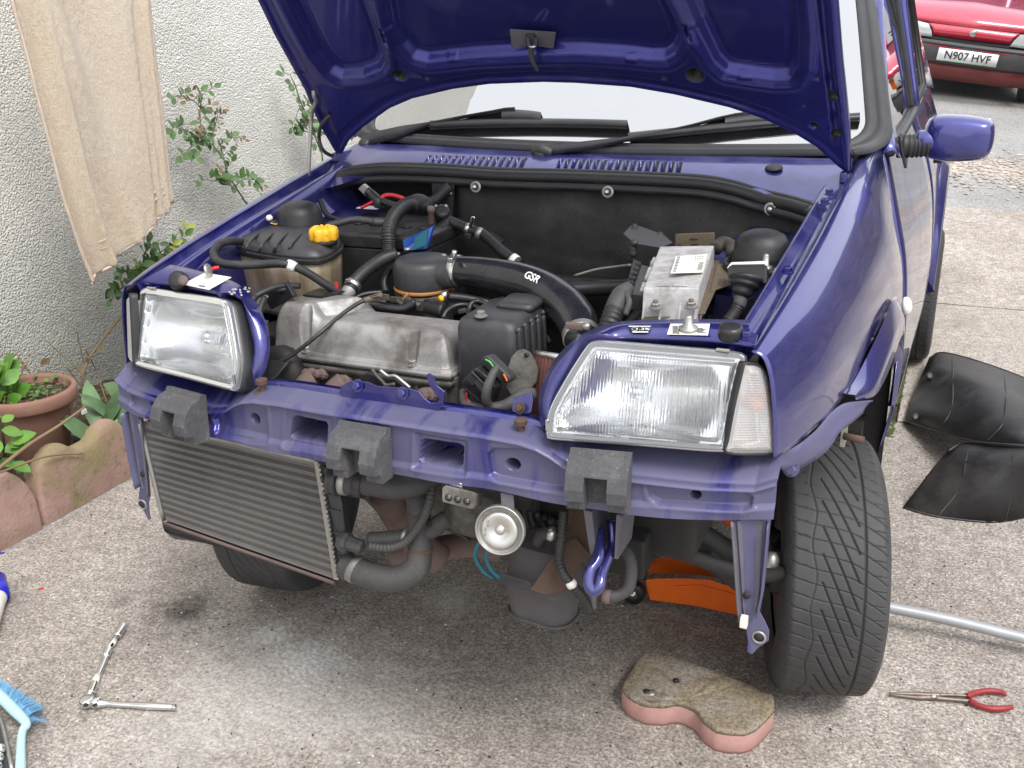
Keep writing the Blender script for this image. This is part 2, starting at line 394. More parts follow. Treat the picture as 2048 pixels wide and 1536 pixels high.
def concrete(name='weathered concrete', tone=1.0, pink=0):
    m, n, b = mat_new(name)
    base = ramp(n, noise_n(n, 2.2, 6, .62, .5), [(.3, (.265*tone, .232*tone, .203*tone)), (.5, (.340*tone, .301*tone, .266*tone)), (.72, (.42*tone, .378*tone, .338*tone))])
    mid = ramp(n, noise_n(n, 26, 8, .78), [(.34, .64), (.64, 1.26)]); base = mixc(n, 1, base, mid, 'MULTIPLY')
    gr = ramp(n, noise_n(n, 150, 4, .78), [(.38, .46), (.62, 1.48)]); base = mixc(n, 1, base, gr, 'MULTIPLY')
    w = ramp(n, voro(n, 95), [(.10, 1.0), (.2, 0.0)]); wm = ramp(n, voro(n, 95, out='Color'), [(.68, 0.0), (.72, 1.0)])
    base = mixc(n, mathn(n, 'MULTIPLY', mathn(n, 'MULTIPLY', w, wm), .9), base, (.68, .66, .62))
    k = ramp(n, voro(n, 62), [(.07, 1.0), (.15, 0.0)]); km = ramp(n, voro(n, 62, out='Color'), [(.72, 0.0), (.75, 1.0)])
    base = mixc(n, mathn(n, 'MULTIPLY', mathn(n, 'MULTIPLY', k, km), .85), base, (.045, .04, .036))
    pos = coords(n)
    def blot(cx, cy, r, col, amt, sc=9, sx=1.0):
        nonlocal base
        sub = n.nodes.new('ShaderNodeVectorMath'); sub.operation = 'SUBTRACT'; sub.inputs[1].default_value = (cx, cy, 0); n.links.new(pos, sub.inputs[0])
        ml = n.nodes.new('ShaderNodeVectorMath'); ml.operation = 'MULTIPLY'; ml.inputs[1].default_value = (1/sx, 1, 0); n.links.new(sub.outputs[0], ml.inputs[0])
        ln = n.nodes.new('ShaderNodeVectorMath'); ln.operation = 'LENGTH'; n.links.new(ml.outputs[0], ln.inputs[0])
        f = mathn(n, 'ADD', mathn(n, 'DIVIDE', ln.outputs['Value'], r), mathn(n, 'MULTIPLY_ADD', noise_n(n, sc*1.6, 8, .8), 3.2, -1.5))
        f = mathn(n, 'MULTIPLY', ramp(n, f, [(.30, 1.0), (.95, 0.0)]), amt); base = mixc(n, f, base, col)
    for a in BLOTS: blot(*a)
    base = mixc(n, .55, base, mixc(n, 1.0, base, ramp(n, noise_n(n, 95, 5, .8), [(.40, .50), (.60, 1.45)]), 'MULTIPLY')); n.links.new(base, b.inputs['Base Color']); setp(b, rough=.85)
    h = mathn(n, 'ADD', noise_n(n, 190, 4, .7), mathn(n, 'MULTIPLY', noise_n(n, 25, 4), .8)); bump(n, b, h, .6, .004)
    return m
def zz(px, py): v = Z(px, py); return v.x, v.y
BLOTS = [(*zz(370, 1222), .11, (.055, .043, .035), .8, 24), (*zz(372, 1222), .045, (.03, .024, .02), .9, 40), (*zz(395, 1195), .05, (.06, .045, .04), .5, 30), (*zz(245, 1200), .05, (.09, .075, .065), .5, 30),
         (*zz(590, 1340), .30, (.60, .575, .55), .34, 14, 1.7), (*zz(620, 1320), .10, (.70, .68, .66), .75, 30, 1.4), (*zz(760, 1440), .20, (.58, .555, .53), .3, 16), (*zz(540, 1270), .07, (.66, .64, .62), .7, 34), (*zz(460, 1410), .24, (.56, .535, .51), .35, 12), (*zz(900, 1200), .10, (.62, .6, .57), .5, 30), (*zz(620,1420), .2, (.55, .53, .51), .35, 8),
         (*zz(1100, 1330), .40, (.14, .12, .105), .25, 6, 1.8), (*zz(420, 1130), .3, (.16, .14, .12), .3, 7), (*zz(330,1520), .3, (.5,.48,.46), .35, 7), (*zz(1500,1180), .5, (.15,.13,.11), .25, 6)]  # the broad dark blots put under-car shading into the concrete colour
M['concrete'] = concrete()
M['concrete_b'] = concrete('paler slab concrete', 1.18)
def tarmac():
    m, n, b = mat_new('worn tarmac with chippings')
    c = ramp(n, noise_n(n, 1.2, 5, .6), [(.35, (.27, .265, .26)), (.7, (.38, .37, .36))])
    g = ramp(n, noise_n(n, 70, 4, .7), [(.35, .55), (.65, 1.4)]); c = mixc(n, 1, c, g, 'MULTIPLY')
    sp = n.nodes.new('ShaderNodeSeparateXYZ'); n.links.new(coords(n), sp.inputs[0])
    band = mathn(n, 'ADD', mathn(n, 'ABSOLUTE', mathn(n, 'SUBTRACT', sp.outputs[1], 6.2)), mathn(n, 'MULTIPLY', noise_n(n, 2.5, 5, .6), 1.1))
    f = ramp(n, band, [(.55, 1.0), (1.1, 0.0)]); fg = ramp(n, noise_n(n, 45, 3, .7), [(.3, .35), (.6, 1.0)])
    c = mixc(n, mathn(n, 'MULTIPLY', f, fg), c, (.56, .48, .42))
    w = ramp(n, voro(n, 28), [(.06, 1.0), (.13, 0.0)]); wm = ramp(n, voro(n, 28, out='Color'), [(.6, 0.0), (.65, 1.0)]); c = mixc(n, mathn(n, 'MULTIPLY', w, wm), c, (.6, .58, .55))
    n.links.new(c, b.inputs['Base Color']); setp(b, rough=.8); bump(n, b, noise_n(n, 90, 4, .7), .6, .006); return m
M['tarmac'] = tarmac()
M['soil'] = simple('garden soil', (.055, .038, .026), .95, dirt=.5, dcol=(.12, .09, .06), dscale=25, bmp=.9, bs=60, bd=.01)
M['moss'] = simple('moss', (.075, .10, .03), .95, dirt=.5, dcol=(.12, .10, .06), dscale=40, bmp=.9, bs=200, bd=.004)
def pinkstone(name, lichen=.8):
    m, n, b = mat_new(name)
    c = ramp(n, noise_n(n, 9, 5, .6), [(.3, (.34, .20, .165)), (.7, (.44, .29, .25))])
    f = mathn(n, 'MULTIPLY', ramp(n, noise_n(n, 5, 6, .65, .4), [(.42, 0.0), (.6, 1.0)]), lichen); c = mixc(n, f, c, (.235, .20, .095))
    k = mathn(n, 'MULTIPLY', ramp(n, noise_n(n, 34, 5, .7), [(.55, 0.0), (.68, 1.0)]), .5); c = mixc(n, k, c, (.11, .09, .07))
    n.links.new(c, b.inputs['Base Color']); setp(b, rough=.9); bump(n, b, noise_n(n, 80, 6, .7), .7, .005); return m
M['edging'] = pinkstone('mossy pink concrete', .85)
M['terracotta'] = simple('terracotta', (.25, .13, .095), .8, dirt=.5, dcol=(.30, .20, .15), dscale=8, bs=120, bmp=.3)
def leafm(name, a, b_, c_=None):
    m, n, b = mat_new(name)
    oi = n.nodes.new('ShaderNodeObjectInfo'); f = noise_n(n, 14, 3)
    c = ramp(n, f, [(.3, a), (.6, b_)]+([(.72, c_)] if c_ else [])); n.links.new(c, b.inputs['Base Color']); setp(b, rough=.45, sub=.0)
    return m
M['leaf'] = leafm('rose leaf', (.045, .10, .025), (.09, .17, .05))
M['leaf_red'] = leafm('young red leaf', (.14, .07, .03), (.16, .12, .05))
M['leaf_bright'] = leafm('bright leaf', (.06, .17, .02), (.13, .27, .04))
M['leaf_grey'] = leafm('bluish tulip leaf', (.08, .15, .07), (.14, .24, .11))
M['leaf_yellow'] = leafm('yellow green leaf', (.22, .28, .03), (.33, .36, .06))
M['stem'] = simple('green brown stem', (.07, .09, .03), .6, dirt=.4, dcol=(.12, .07, .04), dscale=30)
M['twig'] = simple('dry twig', (.24, .17, .09), .8, dirt=.3)
def towel_mat():
    m, n, b = mat_new('beige terry towelling')
    c = ramp(n, noise_n(n, 5, 4, .6), [(.3, (.80, .64, .46)), (.7, (.88, .75, .58))])
    g = ramp(n, noise_n(n, 240, 3, .7), [(.35, .80), (.65, 1.12)]); c = mixc(n, 1, c, g, 'MULTIPLY')
    n.links.new(c, b.inputs['Base Color']); setp(b, rough=.95); b.inputs['Sheen Weight'].default_value = .4
    bump(n, b, mathn(n, 'ADD', noise_n(n, 260, 4, .8), mathn(n, 'MULTIPLY', noise_n(n, 70, 3), .7)), 1.0, .009); return m
M['towel'] = towel_mat()
M['hem'] = simple('towel hem ribbon', (.60, .48, .40), .8, dirt=.1, bs=500, bmp=.4)
M['redpaint'] = paint('red car paint', (.50, .012, .04), dust=.15, dcol=(.4, .2, .2), rough=.4, metal=.0, speck=False)

M['rad_core'] = simple('dark radiator core', (.20, .192, .185), .8, .2, dirt=.3, dcol=(.08, .07, .06), dscale=6, bmp=0)
M['rad_tube'] = simple('radiator tube', (.165, .158, .152), .6, .3, dirt=.65, dcol=(.10, .092, .086), dscale=7, dlo=.35, dhi=.6, bmp=0)
M['rad_fin'] = simple('radiator fin', (.27, .26, .25), .6, .3, dirt=.6, dcol=(.09, .083, .078), dscale=7, dlo=.35, dhi=.6, bmp=0)
M['horn'] = simple('brushed horn face', (.62, .61, .58), .30, .9, dirt=.5, dcol=(.35, .32, .28), dscale=25, bmp=0)
M['reflector'] = simple('lamp reflector', (.86, .87, .88), .20, 1.0, dirt=.05, bmp=0)
M['indback'] = simple('indicator reflector', (.85, .78, .72), .25, .9, dirt=.0, bmp=0)
M['lens_rim'] = glass_mat('lamp glass rim', (.55, .58, .60), .10, .16, haze=.16)
def indic():
    m = glass_mat('clear indicator lens', (.95, .93, .90), .10, .2, haze=.30); return m
M['indic'] = indic()
M['rubber_gloss'] = simple('glossy silicone hose', (.012, .012, .015), .26, dirt=.35, dcol=(.06, .06, .065), dscale=10, coat=.3)
M['green'] = simple('green wire', (.10, .45, .10), .4, dirt=0)
M['rimm'] = simple('dirty wheel metal', (.10, .098, .095), .55, .6, dirt=.6, dcol=(.07, .05, .035), dscale=12)
M['chips'] = simple('pale wood chips', (.52, .46, .40), .9, dirt=.3, fine=False)
M['brick_pink'] = simple('pink pigmented concrete', (.36, .20, .175), .9, dirt=.45, dcol=(.30, .20, .15), dscale=18, bs=200, bmp=.5)
def bricktop():
    m, n, b = mat_new('lichened stone face')
    c = ramp(n, noise_n(n, 8, 6, .65, .4), [(.32, (.28, .255, .235)), (.5, (.25, .20, .13)), (.66, (.31, .28, .25))])
    k = ramp(n, noise_n(n, 160, 3, .7), [(.35, .55), (.6, 1.2)]); c = mixc(n, 1, c, k, 'MULTIPLY')
    s = mathn(n, 'MULTIPLY', ramp(n, noise_n(n, 14, 6, .7), [(.56, 0.0), (.68, 1.0)]), .6); c = mixc(n, s, c, (.07, .055, .035))
    n.links.new(c, b.inputs['Base Color']); setp(b, rough=.9); bump(n, b, noise_n(n, 220, 5, .7), .7, .003); return m
M['brick_top'] = bricktop()
M['pliers'] = simple('worn tool steel', (.20, .165, .14), .45, .7, dirt=.6, dcol=(.12, .07, .05), dscale=40)
M['redgrip'] = simple('worn red grip', (.26, .015, .02), .45, dirt=.4, dcol=(.15, .04, .04), dscale=40)
M['paleblue'] = simple('pale blue plastic', (.42, .66, .74), .35, dirt=.15, dcol=(.3, .4, .42), sub=0) if 0 else simple('pale blue plastic', (.42, .66, .74), .35, dirt=.15, dcol=(.3, .4, .42))
M['bristle'] = simple('blue bristle', (.18, .42, .66), .5, dirt=.1, var=.4, dscale=40, fine=False)
M['darkblue'] = simple('dark blue plastic', (.02, .02, .42), .3, dirt=.05)
M['liner'] = simple('dusty black liner plastic', (.018, .018, .019), .42, dirt=.55, dcol=(.085, .075, .065), dscale=7, dlo=.45, dhi=.7)
M['stone_a'] = simple('grey field stone', (.24, .22, .19), .9, dirt=.6, dcol=(.12, .11, .06), dscale=5, bs=40, bmp=.5, bd=.01)
M['stone_b'] = simple('brown field stone', (.20, .16, .12), .9, dirt=.6, dcol=(.10, .10, .05), dscale=5, bs=40, bmp=.5, bd=.01)
M['redlamp'] = simple('white lamp glass', (.75, .78, .78), .15, .4, dirt=.1, bmp=0)
M['bumper'] = simple('faded black bumper', (.055, .055, .06), .5, dirt=.2)
M['valance'] = simple('dull red valance', (.14, .02, .02), .4, dirt=.4, dcol=(.10, .06, .05))
M['plate'] = simple('white number plate', (.78, .79, .80), .4, dirt=.1, dcol=(.5, .5, .5), bmp=0)
M['redstripe'] = simple('red stripe', (.5, .02, .03), .4, dirt=.1)
M['grimy'] = simple('grimy dark plastic', (.060, .057, .064), .55, dirt=.7, dcol=(.085, .074, .070), dscale=22, bmp=.5, dlo=.4, dhi=.6)
M['screen_rubber'] = simple('weathered screen rubber', (.030, .030, .034), .5, dirt=.5, dcol=(.07, .068, .068), dscale=14)

def _pits(m):
    n = m.node_tree; b = [x for x in n.nodes if x.type == 'BSDF_PRINCIPLED'][0]; l = b.inputs['Base Color'].links[0]; src = l.from_socket
    d = mathn(n, 'MULTIPLY', ramp(n, voro(n, 210), [(.10, 1.0), (.18, 0.0)]), ramp(n, voro(n, 210, out='Color'), [(.70, 0.0), (.74, 1.0)])); c = mixc(n, d, src, (.008, .008, .008)); n.links.new(c, b.inputs['Base Color'])
_pits(M['foam'])
M['amber'] = simple('amber bulb', (.75, .22, .04), .3, dirt=0, bmp=0)
# ------------------------------------------------------------------ ground, wall, garden edge
def gz(y, x=.74):   # the ground rises behind the car and falls off to the right
    t = max(0, y-3.0); k = min(1, max(0, (y-4)/4)); k = k*k*(3-2*k)
    return .090*t*t/(t+1.2)-.13*k*min(6, max(-6, x-.74))
ys = [-60, -20, -8, -4, -2, 0, 1, 2, 3, 3.4, 3.8, 4.2, 4.7, 5.3, 6, 7, 8.5, 10, 13, 18, 30, 60, 120]
xs = [-80, -30, -10, -5.2, -4, -2.2, -1, 0, 1, 2, 4, 6.7, 8, 20, 80]
gv = [(x, y, gz(y, x)-.022) for y in ys for x in xs]
struct(obj('road', gv, grid_faces(len(xs), len(ys)), M['tarmac'], smooth=True))
slabs = [((-1.46, -5, 3.6, 1.47), 'concrete'), ((-1.46, 1.482, .64, 3.1), 'concrete'), ((.66, 1.482, 1.75, 3.02), 'concrete_b'), ((1.762, 1.482, 3.6, 3.02), 'concrete_b')]
drive = struct(obj('driveway', *(lambda q: ([(-1.47, -5.1, -.016), (3.65, -5.1, -.016), (3.65, 3.15, -.010), (-1.47, 3.15, -.010)], [(0, 1, 2, 3)]))(0), M['soil']))
for (x0, y0, x1, y1), mt in slabs:
    v, f = box_g(((x0+x1)/2, (y0+y1)/2, -.04), (x1-x0, y1-y0, .08))
    s_ = obj('concrete_slab', v, f, M[mt], drive, bevel=.005)
for x0, x1, mt in ((.66, 2.05, 'concrete_b'), (2.062, 3.6, 'concrete_b')):
    y0, y1 = 3.032, 4.95; q0 = [(x0, y0, gz(y0, x0)-.06), (x1, y0, gz(y0, x1)-.06), (x1, y1, gz(y1, x1)-.06), (x0, y1, gz(y1, x0)-.06)]
    nn = 8; ys_ = np.linspace(y0, y1, nn); vs = []
    for y in ys_: vs += [(x0, y, gz(y, x0)-.1), (x0, y, gz(y, x0)), (x1, y, gz(y, x1)), (x1, y, gz(y, x1)-.1)]
    fs = [(i*4+k, i*4+k+1, i*4+k+5, i*4+k+4) for i in range(nn-1) for k in range(3)]+[(0, 3, 2, 1), (nn*4-4, nn*4-3, nn*4-2, nn*4-1)]
    obj('concrete_slab', vs, fs, M[mt], drive)
# moss lines growing in the slab joints
mb = MB()
for i in range(900):
    if i < 600: x, y = .646+random.gauss(0, .007), random.uniform(1.3, 2.9)
    else: x, y = random.uniform(.6, 2.4), 1.476+random.gauss(0, .006)
    if noise.noise((x*3, y*3, 0)) < -.05: continue
    r = random.uniform(.003, .009); mb.add(lathe_g([(r, -.012), (r*.9, 0.0), (r*.3, r*.55)], (x, y, 0), (random.gauss(0, .2), random.gauss(0, .2), 1), 5))
struct(mb.build('moss', M['moss'], smooth=True), 'stuff')
WX = -2.12
mb = MB(); mb.add(box_g((WX-.15, -.2, 1.9), (.3, 9.0, 4.2)))
wall = tag(mb.build('house_wall', M['wall'], bevel=.01), 'pale rough cast rendered house wall behind the towel and the flower bed', 'wall')
# grow real relief on the visible face
nu, nv = 300, 170
gy = np.linspace(-2.4, 4.25, nu); gzv = np.linspace(-.15, 2.6, nv)
vs = []
for z in gzv:
    for y in gy:
        h = noise.fractal((y*3, z*3, 1.7), 1.0, 2.0, 3)*.006+noise.noise((y*38, z*38, 3))*.0008
        vs.append((WX+.006+h, y, z))
obj('render_coat', vs, grid_faces(nu, nv), M['wall'], wall, smooth=True)
# soil bed between wall and edging
nu, nv = 40, 140; vs = []
for yy in np.linspace(-3.5, 4.0, nv):
    for xx in np.linspace(-2.12, -1.545, nu):
        vs.append((xx, yy, .045+noise.fractal((xx*9, yy*9, 0), 1, 2, 4)*.03))
struct(obj('flower_bed_soil', vs, grid_faces(nu, nv), M['soil'], smooth=True))
# scalloped edging stones, two humps each
def scallop(n=26, w=.50, h0=.065, h1=.188, humps=2):
    return [(-w/2+w*i/n, max(h0+(h1-h0)*abs(math.sin(math.pi*humps*i/n))**.55, (.148 if n*.25 < i < n*.75 else 0))) for i in range(n+1)]
def edging_stone(y, z0=0, jit=0, sc=1):
    prof = scallop(w=.385)
    front = []; back = []
    mb = MB(); rings = []
    cols = [(p[0]+y, p[1]*sc) for p in prof]
    nseg = len(cols)
    vs = []; fs = []
    th = .075
    for k, (yy, zz_) in enumerate(cols):
        x0 = -1.505+noise.noise((yy*4, 2, jit))*.006
        sect = [(x0+.0, -.04), (x0+.0, .01), (x0-.001, zz_*.35), (x0-.003, zz_*.65), (x0-.007, zz_*.88), (x0-.018, zz_), (x0-th+.018, zz_+.002), (x0-th+.002, zz_*.86), (x0-th, -.04)]
        for (xx, z_) in sect: vs.append((xx+noise.noise((yy*14, z_*14, 5))*.003, yy, z_+z0+noise.noise((yy*18, xx*18, 1+jit))*.003))
    m = 9
    for k in range(nseg-1):
        for j in range(m-1): fs.append((k*m+j, (k+1)*m+j, (k+1)*m+j+1, k*m+j+1))
    fs.append(tuple(range(m))); fs.append(tuple(range((nseg-1)*m+m-1, (nseg-1)*m-1, -1)))
    return vs, fs
estones = [(-.69, 'out of sight end stone of the scalloped bed edging nearest the camera'), (-.30, 'mossy scalloped edging stone at the far left edge, in front of the potted plant'),
           (.09, 'pink scalloped edging stone beside the terracotta pot, behind the twig'), (.48, 'pink scalloped edging stone partly hidden by the front corner of the blue car'), (.87, 'edging stone hidden behind the blue car body')]
for y, lb in estones[1:4]:
    v, f = edging_stone(y, 0, y, 1.0)
    tag(obj('edging_stone', v, f, M['edging'], smooth=True, subsurf=1), lb, 'edging stone', 'scalloped edging stones along the bed')
# ================================================================== THE BLUE CAR: body
car = empty('blue_car', CAR_LOC, 'violet blue hatchback with its bonnet open and front bumper taken off', 'car')
# ---- front wing (fender) right of the picture, mirrored for the other side
secs = [(-.618, [(.521,.898),(.536,.891),(.547,.862),(.555,.805),(.559,.752)]),
        (-.56, [(.525,.910),(.545,.904),(.562,.872),(.574,.810),(.578,.751)]),
        (-.45, [(.532,.930),(.556,.925),(.584,.888),(.600,.82),(.603,.750)]),
        (-.33, [(.538,.950),(.566,.945),(.600,.900),(.617,.83),(.622,.752)]),
        (-.2, [(.544,.971),(.575,.965),(.612,.912),(.630,.84),(.636,.772)]),
        (-.08, [(.548,.991),(.580,.985),(.619,.925),(.638,.85),(.646,.785)]),
        (.06, [(.552,1.010),(.584,1.004),(.625,.935),(.647,.85),(.655,.770)]),
        (.18, [(.556,1.026),(.585,1.018),(.628,.93),(.654,.83),(.668,.680)]),
        (.27, [(.560,1.036),(.588,1.028),(.630,.915),(.660,.79),(.672,.600)]),
        (.328, [(.575,1.043),(.594,1.036),(.634,.890),(.663,.77),(.675,.560)])]
rows = [catmull([(x, y, z) for x, z in s_], 6) for y, s_ in secs]
cols = [catmull([r[k] for r in rows], 5) for k in range(len(rows[0]))]
wing_r = loft('front_wing', list(zip(*cols)), 25, M['paint'], car, solid=.0012)
# lower rear corner of the wing, behind the wheel
loft('wing_lower_rear', [[(.6725, .20, .655), (.674, .26, .575), (.6755, .328, .560)], [(.670, .262, .50), (.672, .30, .48), (.673, .328, .48)], [(.648, .325, .352), (.650, .327, .350), (.652, .330, .35)]], 8, M['paint'], car, solid=.002)
# inner rail (gutter) between wing and engine bay
rail = [[(.520, -.600, .893), (.531, -.45, .925), (.537, -.33, .946), (.545, -.14, .976), (.553, .09, 1.012), (.57, .25, 1.03)]]
def rail_row(dx, dz): return [(p[0]+dx, p[1], p[2]+dz) for p in rail[0]]
inner_rail = loft('wing_rail', [rail_row(.006, .004), rail_row(-.004, -.012), rail_row(-.018, -.014), rail_row(-.030, -.002), rail_row(-.036, -.004), rail_row(-.042, -.03), rail_row(-.050, -.10)], 50, M['paint_bay'], car, cat=True)
for px, py in ((1520, 678), (1579, 545), (1652, 408), (1662, 388)):
    c = TOP(px, py, -.004); c.x -= .003
    if py > 600: c = TOP(1492, 671, .004)
    bolt(c, (0, -.16, 1), M['paint_bay'], car, .0065, .006)
# wheel arch flare
arch = [(.6205, -.335, .750), (.628, -.262, .752), (.640, -.20, .775), (.652, -.10, .800), (.656, 0, .806), (.662, .10, .790), (.668, .18, .745), (.6735, .25, .66), (.674, .30, .56)]
fl = [(.636, -.335, .742), (.658, -.255, .722), (.668, -.19, .725), (.676, -.10, .738), (.680, 0, .742), (.683, .10, .722), (.684, .18, .672), (.683, .245, .59), (.678, .30, .50)]
fli = [(.620, -.33, .742), (.640, -.25, .715), (.655, -.18, .715), (.662, -.10, .728), (.664, 0, .732), (.666, .10, .712), (.668, .175, .664), (.668, .24, .585), (.664, .29, .50)]
flare = loft('wheel_arch_flare', [arch, [tuple(Vector(a).lerp(Vector(b), .5)+Vector((.006, 0, .004))) for a, b in zip(arch, fl)], fl, fli], 60, M['paint'], car, cat=True)
# inner arch (black) and rear wall of the wheel housing
ar = [(math.sin(a)*.315, .395+math.cos(a)*.315) for a in np.linspace(-.45, 1.9, 26)]
inner_arch = loft('inner_arch', [[(.664, y, z+.015) for y, z in ar], [(.655, y, z-.0) for y, z in ar], [(.46, y, z) for y, z in ar], [(.44, y*.96, .395+(z-.395)*.96) for y, z in ar]], 26, M['dark'], car)
# dull flange running from the front panel up to the flare (below the wing)
fl1 = [FY(1556, 907, .07), Y(1594, 890, -.55), Y(1631, 860, -.49), Y(1660, 826, -.42), Y(1690, 806, -.36), Y(1745, 800, -.28)]
fl2 = [FY(1549, 923, .06), Y(1600, 925, -.54), Y(1640, 893, -.48), Y(1668, 865, -.42), Y(1700, 835, -.36), Y(1728, 815, -.30)]
fl3 = [FY(1562, 938, .07), Y(1580, 945, -.53), Y(1648, 905, -.47), Y(1680, 862, -.40), Y(1706, 842, -.35), Y(1724, 826, -.30)]
wf = loft('wing_flange', [fl1, [a.lerp(b, .5)+Vector((0, .008, 0)) for a, b in zip(fl1, fl2)], fl2, fl3], 30, M['paint_dirty'], car, cat=True, solid=.002)
bolt(Y(1582, 937, -.545), (0, -1, .2), M['paint_dirty'], car, .008, .006)
b_ = box('clip', Y(1688, 868, -.36), (.008, .03, .032), M['zinc'], car, bevel=.001); lathe('clip_screw', [(.006, 0), (.006, .03)], Y(1688, 872, -.375), (.9, -.2, 0), M['rust'], b_, 8)
# ---- door skin, rear side and sill
def side_sec(y):
    t = min(1, max(0, (y-.33)/.9)); k = .026*t; kk = .0 if y < 1.3 else .0
    return [(.594+k*.2, 1.036+.002*t), (.600+k*.3, 1.020), (.634+k, .890), (.663+k, .77), (.677+k, .60), (.672+k, .45), (.650+k, .352)]
door = loft('door_skin', [[(x, y, z) for x, z in side_sec(y)] for y in np.linspace(.336, 1.235, 10)], 24, M['paint'], car, cat=True, solid=.004)
loft('rear_side_panel', [[(x, y, z) for x, z in side_sec(y)] for y in np.linspace(1.245, 1.86, 6)]+[[(x, y, z) for x, z in [(.598, 1.036), (.605, 1.02), (.655, .89), (.683, .80), (.69, .755), (.69, .75), (.69, .745)]] for y in (1.93, 2.2, 2.45)]+[[(x-.02, y, z) for x, z in side_sec(1)] for y in (2.52, 2.75)], 24, M['paint'], car, cat=True, solid=.004)
ra = [(1.90, .36), (1.905, .46), (1.93, .58), (2.0, .68), (2.1, .735), (2.2, .75), (2.32, .735), (2.42, .67), (2.49, .56), (2.5, .42)]
loft('rear_arch_flare', [[(.69, y, z+.03) for y, z in ra], [(.716, y, z) for y, z in ra], [(.722, y*1+.008, z-.018) for y, z in ra], [(.69, y+.01, z-.03) for y, z in ra]], 50, M['paint'], car, cat=True)
loft('rear_inner_arch', [[(.68, y, z) for y, z in ra], [(.45, y, z) for y, z in ra]], 30, M['dark'], car)
obj('door_gap', *MB().add(box_g((.640, .3325, .80), (.03, .009, .48))).__dict__.values(), M['rubber'], car) if 0 else None
# side repeater
rp = Vector((.674, .255, .735)); lathe('side_repeater', [(.012, -.004), (.019, 0), (.019, .005), (.016, .010), (.009, .0135), (0, .014)], rp, (1, -.1, .18), M['white'], car, 20)
# ---- A pillar, roof, window frames
def pil(pts, w, t, name, mt, **k):
    a = [Vector(p) for p in pts]; return loft(name, [a, [p+Vector((w, 0, 0))+Vector((0, .0, .006)) for p in a], [p+Vector((w+.012, .03, -.012)) for p in a]], 24, mt, car, cat=True, solid=.003, **k)
pb = [(.600, .245, 1.040), (.560, .40, 1.135), (.520, .58, 1.255), (.490, .74, 1.365), (.47, .82, 1.41)]
a_pillar = pil(pb, .020, .02, 'pillar', M['paint'])
df = [(.600, .335, 1.036), (.580, .42, 1.120), (.550, .58, 1.240), (.520, .74, 1.352), (.505, .86, 1.405), (.50, 1.2, 1.41), (.52, 1.245, 1.37), (.565, 1.245, 1.2), (.605, 1.24, 1.036)]
tube('window_frame', df, .0125, M['paint'], car, 8, 6); 
df2 = [(p[0]+.004, p[1]+(.020 if i < 5 else -.02), p[2]-.012) for i, p in enumerate(df)]
tube('window_seal', df2, .007, M['rubber'], car, 8, 6)
side_glass = obj('side_window', [Vector(p)+Vector((-.002, 0, 0)) for p in df2]+[(.606, .80, 1.032)], [tuple(range(10))], M['sideglass'], car)
obj('quarter_window', [(.604, 1.27, 1.036), (.52, 1.29, 1.36), (.53, 1.9, 1.34), (.60, 1.98, 1.05)], [(0, 1, 2, 3)], M['sideglass'], car)
tube('window_seal', [(.606, 1.262, 1.03), (.52, 1.28, 1.37), (.53, 1.9, 1.35), (.602, 1.99, 1.045), (.606, 1.262, 1.03)], .011, M['rubber'], car, 8, 2, smooth=False)
tube('waist_seal', [(.608, .36, 1.030), (.612, .8, 1.032), (.612, 1.24, 1.034)], .012, M['rubber'], car, 8)
tube('window_frame', [(.612, 1.255, 1.03), (.53, 1.27, 1.38)], .016, M['paint'], car, 8)
roof_rows = []
for y, w, z in ((.83, .47, 1.42), (1.0, .49, 1.44), (1.5, .50, 1.45), (2.1, .49, 1.43), (2.45, .47, 1.38), (2.6, .50, 1.1), (2.75, .62, .9), (2.78, .64, .6), (2.76, .6, .36)):
    roof_rows.append([(-w-.03, y, z-.06), (-w, y, z-.015), (-w*.5, y, z+.008), (0, y, z+.014), (w*.5, y, z+.008), (w, y, z-.015), (w+.03, y, z-.06)])
loft('roof', roof_rows, 30, M['paint'], car, cat=True, solid=.004)
obj('rear_pillar', [(.50, 1.9, 1.37), (.60, 2.0, 1.05), (.62, 2.75, .98), (.5, 2.46, 1.35)], [(0, 1, 2, 3)], M['paint'], car)
# closed floor and cabin interior (dark)
mb = MB(); mb.add(box_g((0, 1.35, .42), (1.24, 2.3, .10))); mb.add(box_g((0, .30, .70), (1.10, .04, .56))); mb.build('floor_pan', M['dark'], car)
mb = MB(); mb.add(box_g((0, .62, .93), (1.10, .42, .14))); mb.build('dashboard', M['plastic'], car, bevel=.03)
for sx in (-.28, .28):
    mb = MB(); mb.add(box_g((sx, 1.20, .95), (.42, .12, .55))); mb.add(box_g((sx, 1.22, 1.27), (.22, .09, .14))); mb.build('front_seat', M['felt'], car, bevel=.03)
tube('steering_wheel', [(.28+.17*math.cos(a), .86+.05*math.sin(a), 1.02+.16*math.sin(a)) for a in np.linspace(0, 2*math.pi, 17)], .014, M['plastic'], car, 8, 2)
# left flank, seen only at its top edge
for o in (wing_r, inner_rail, flare, inner_arch, door, a_pillar, wf): mirror(o)
for o in list(car.children):
    if o.name.startswith(('window_frame', 'window_seal', 'waist_seal', 'rear_arch', 'rear_inner', 'rear_side', 'side_window', 'quarter', 'rear_pillar', 'wing_lower')): mirror(o)
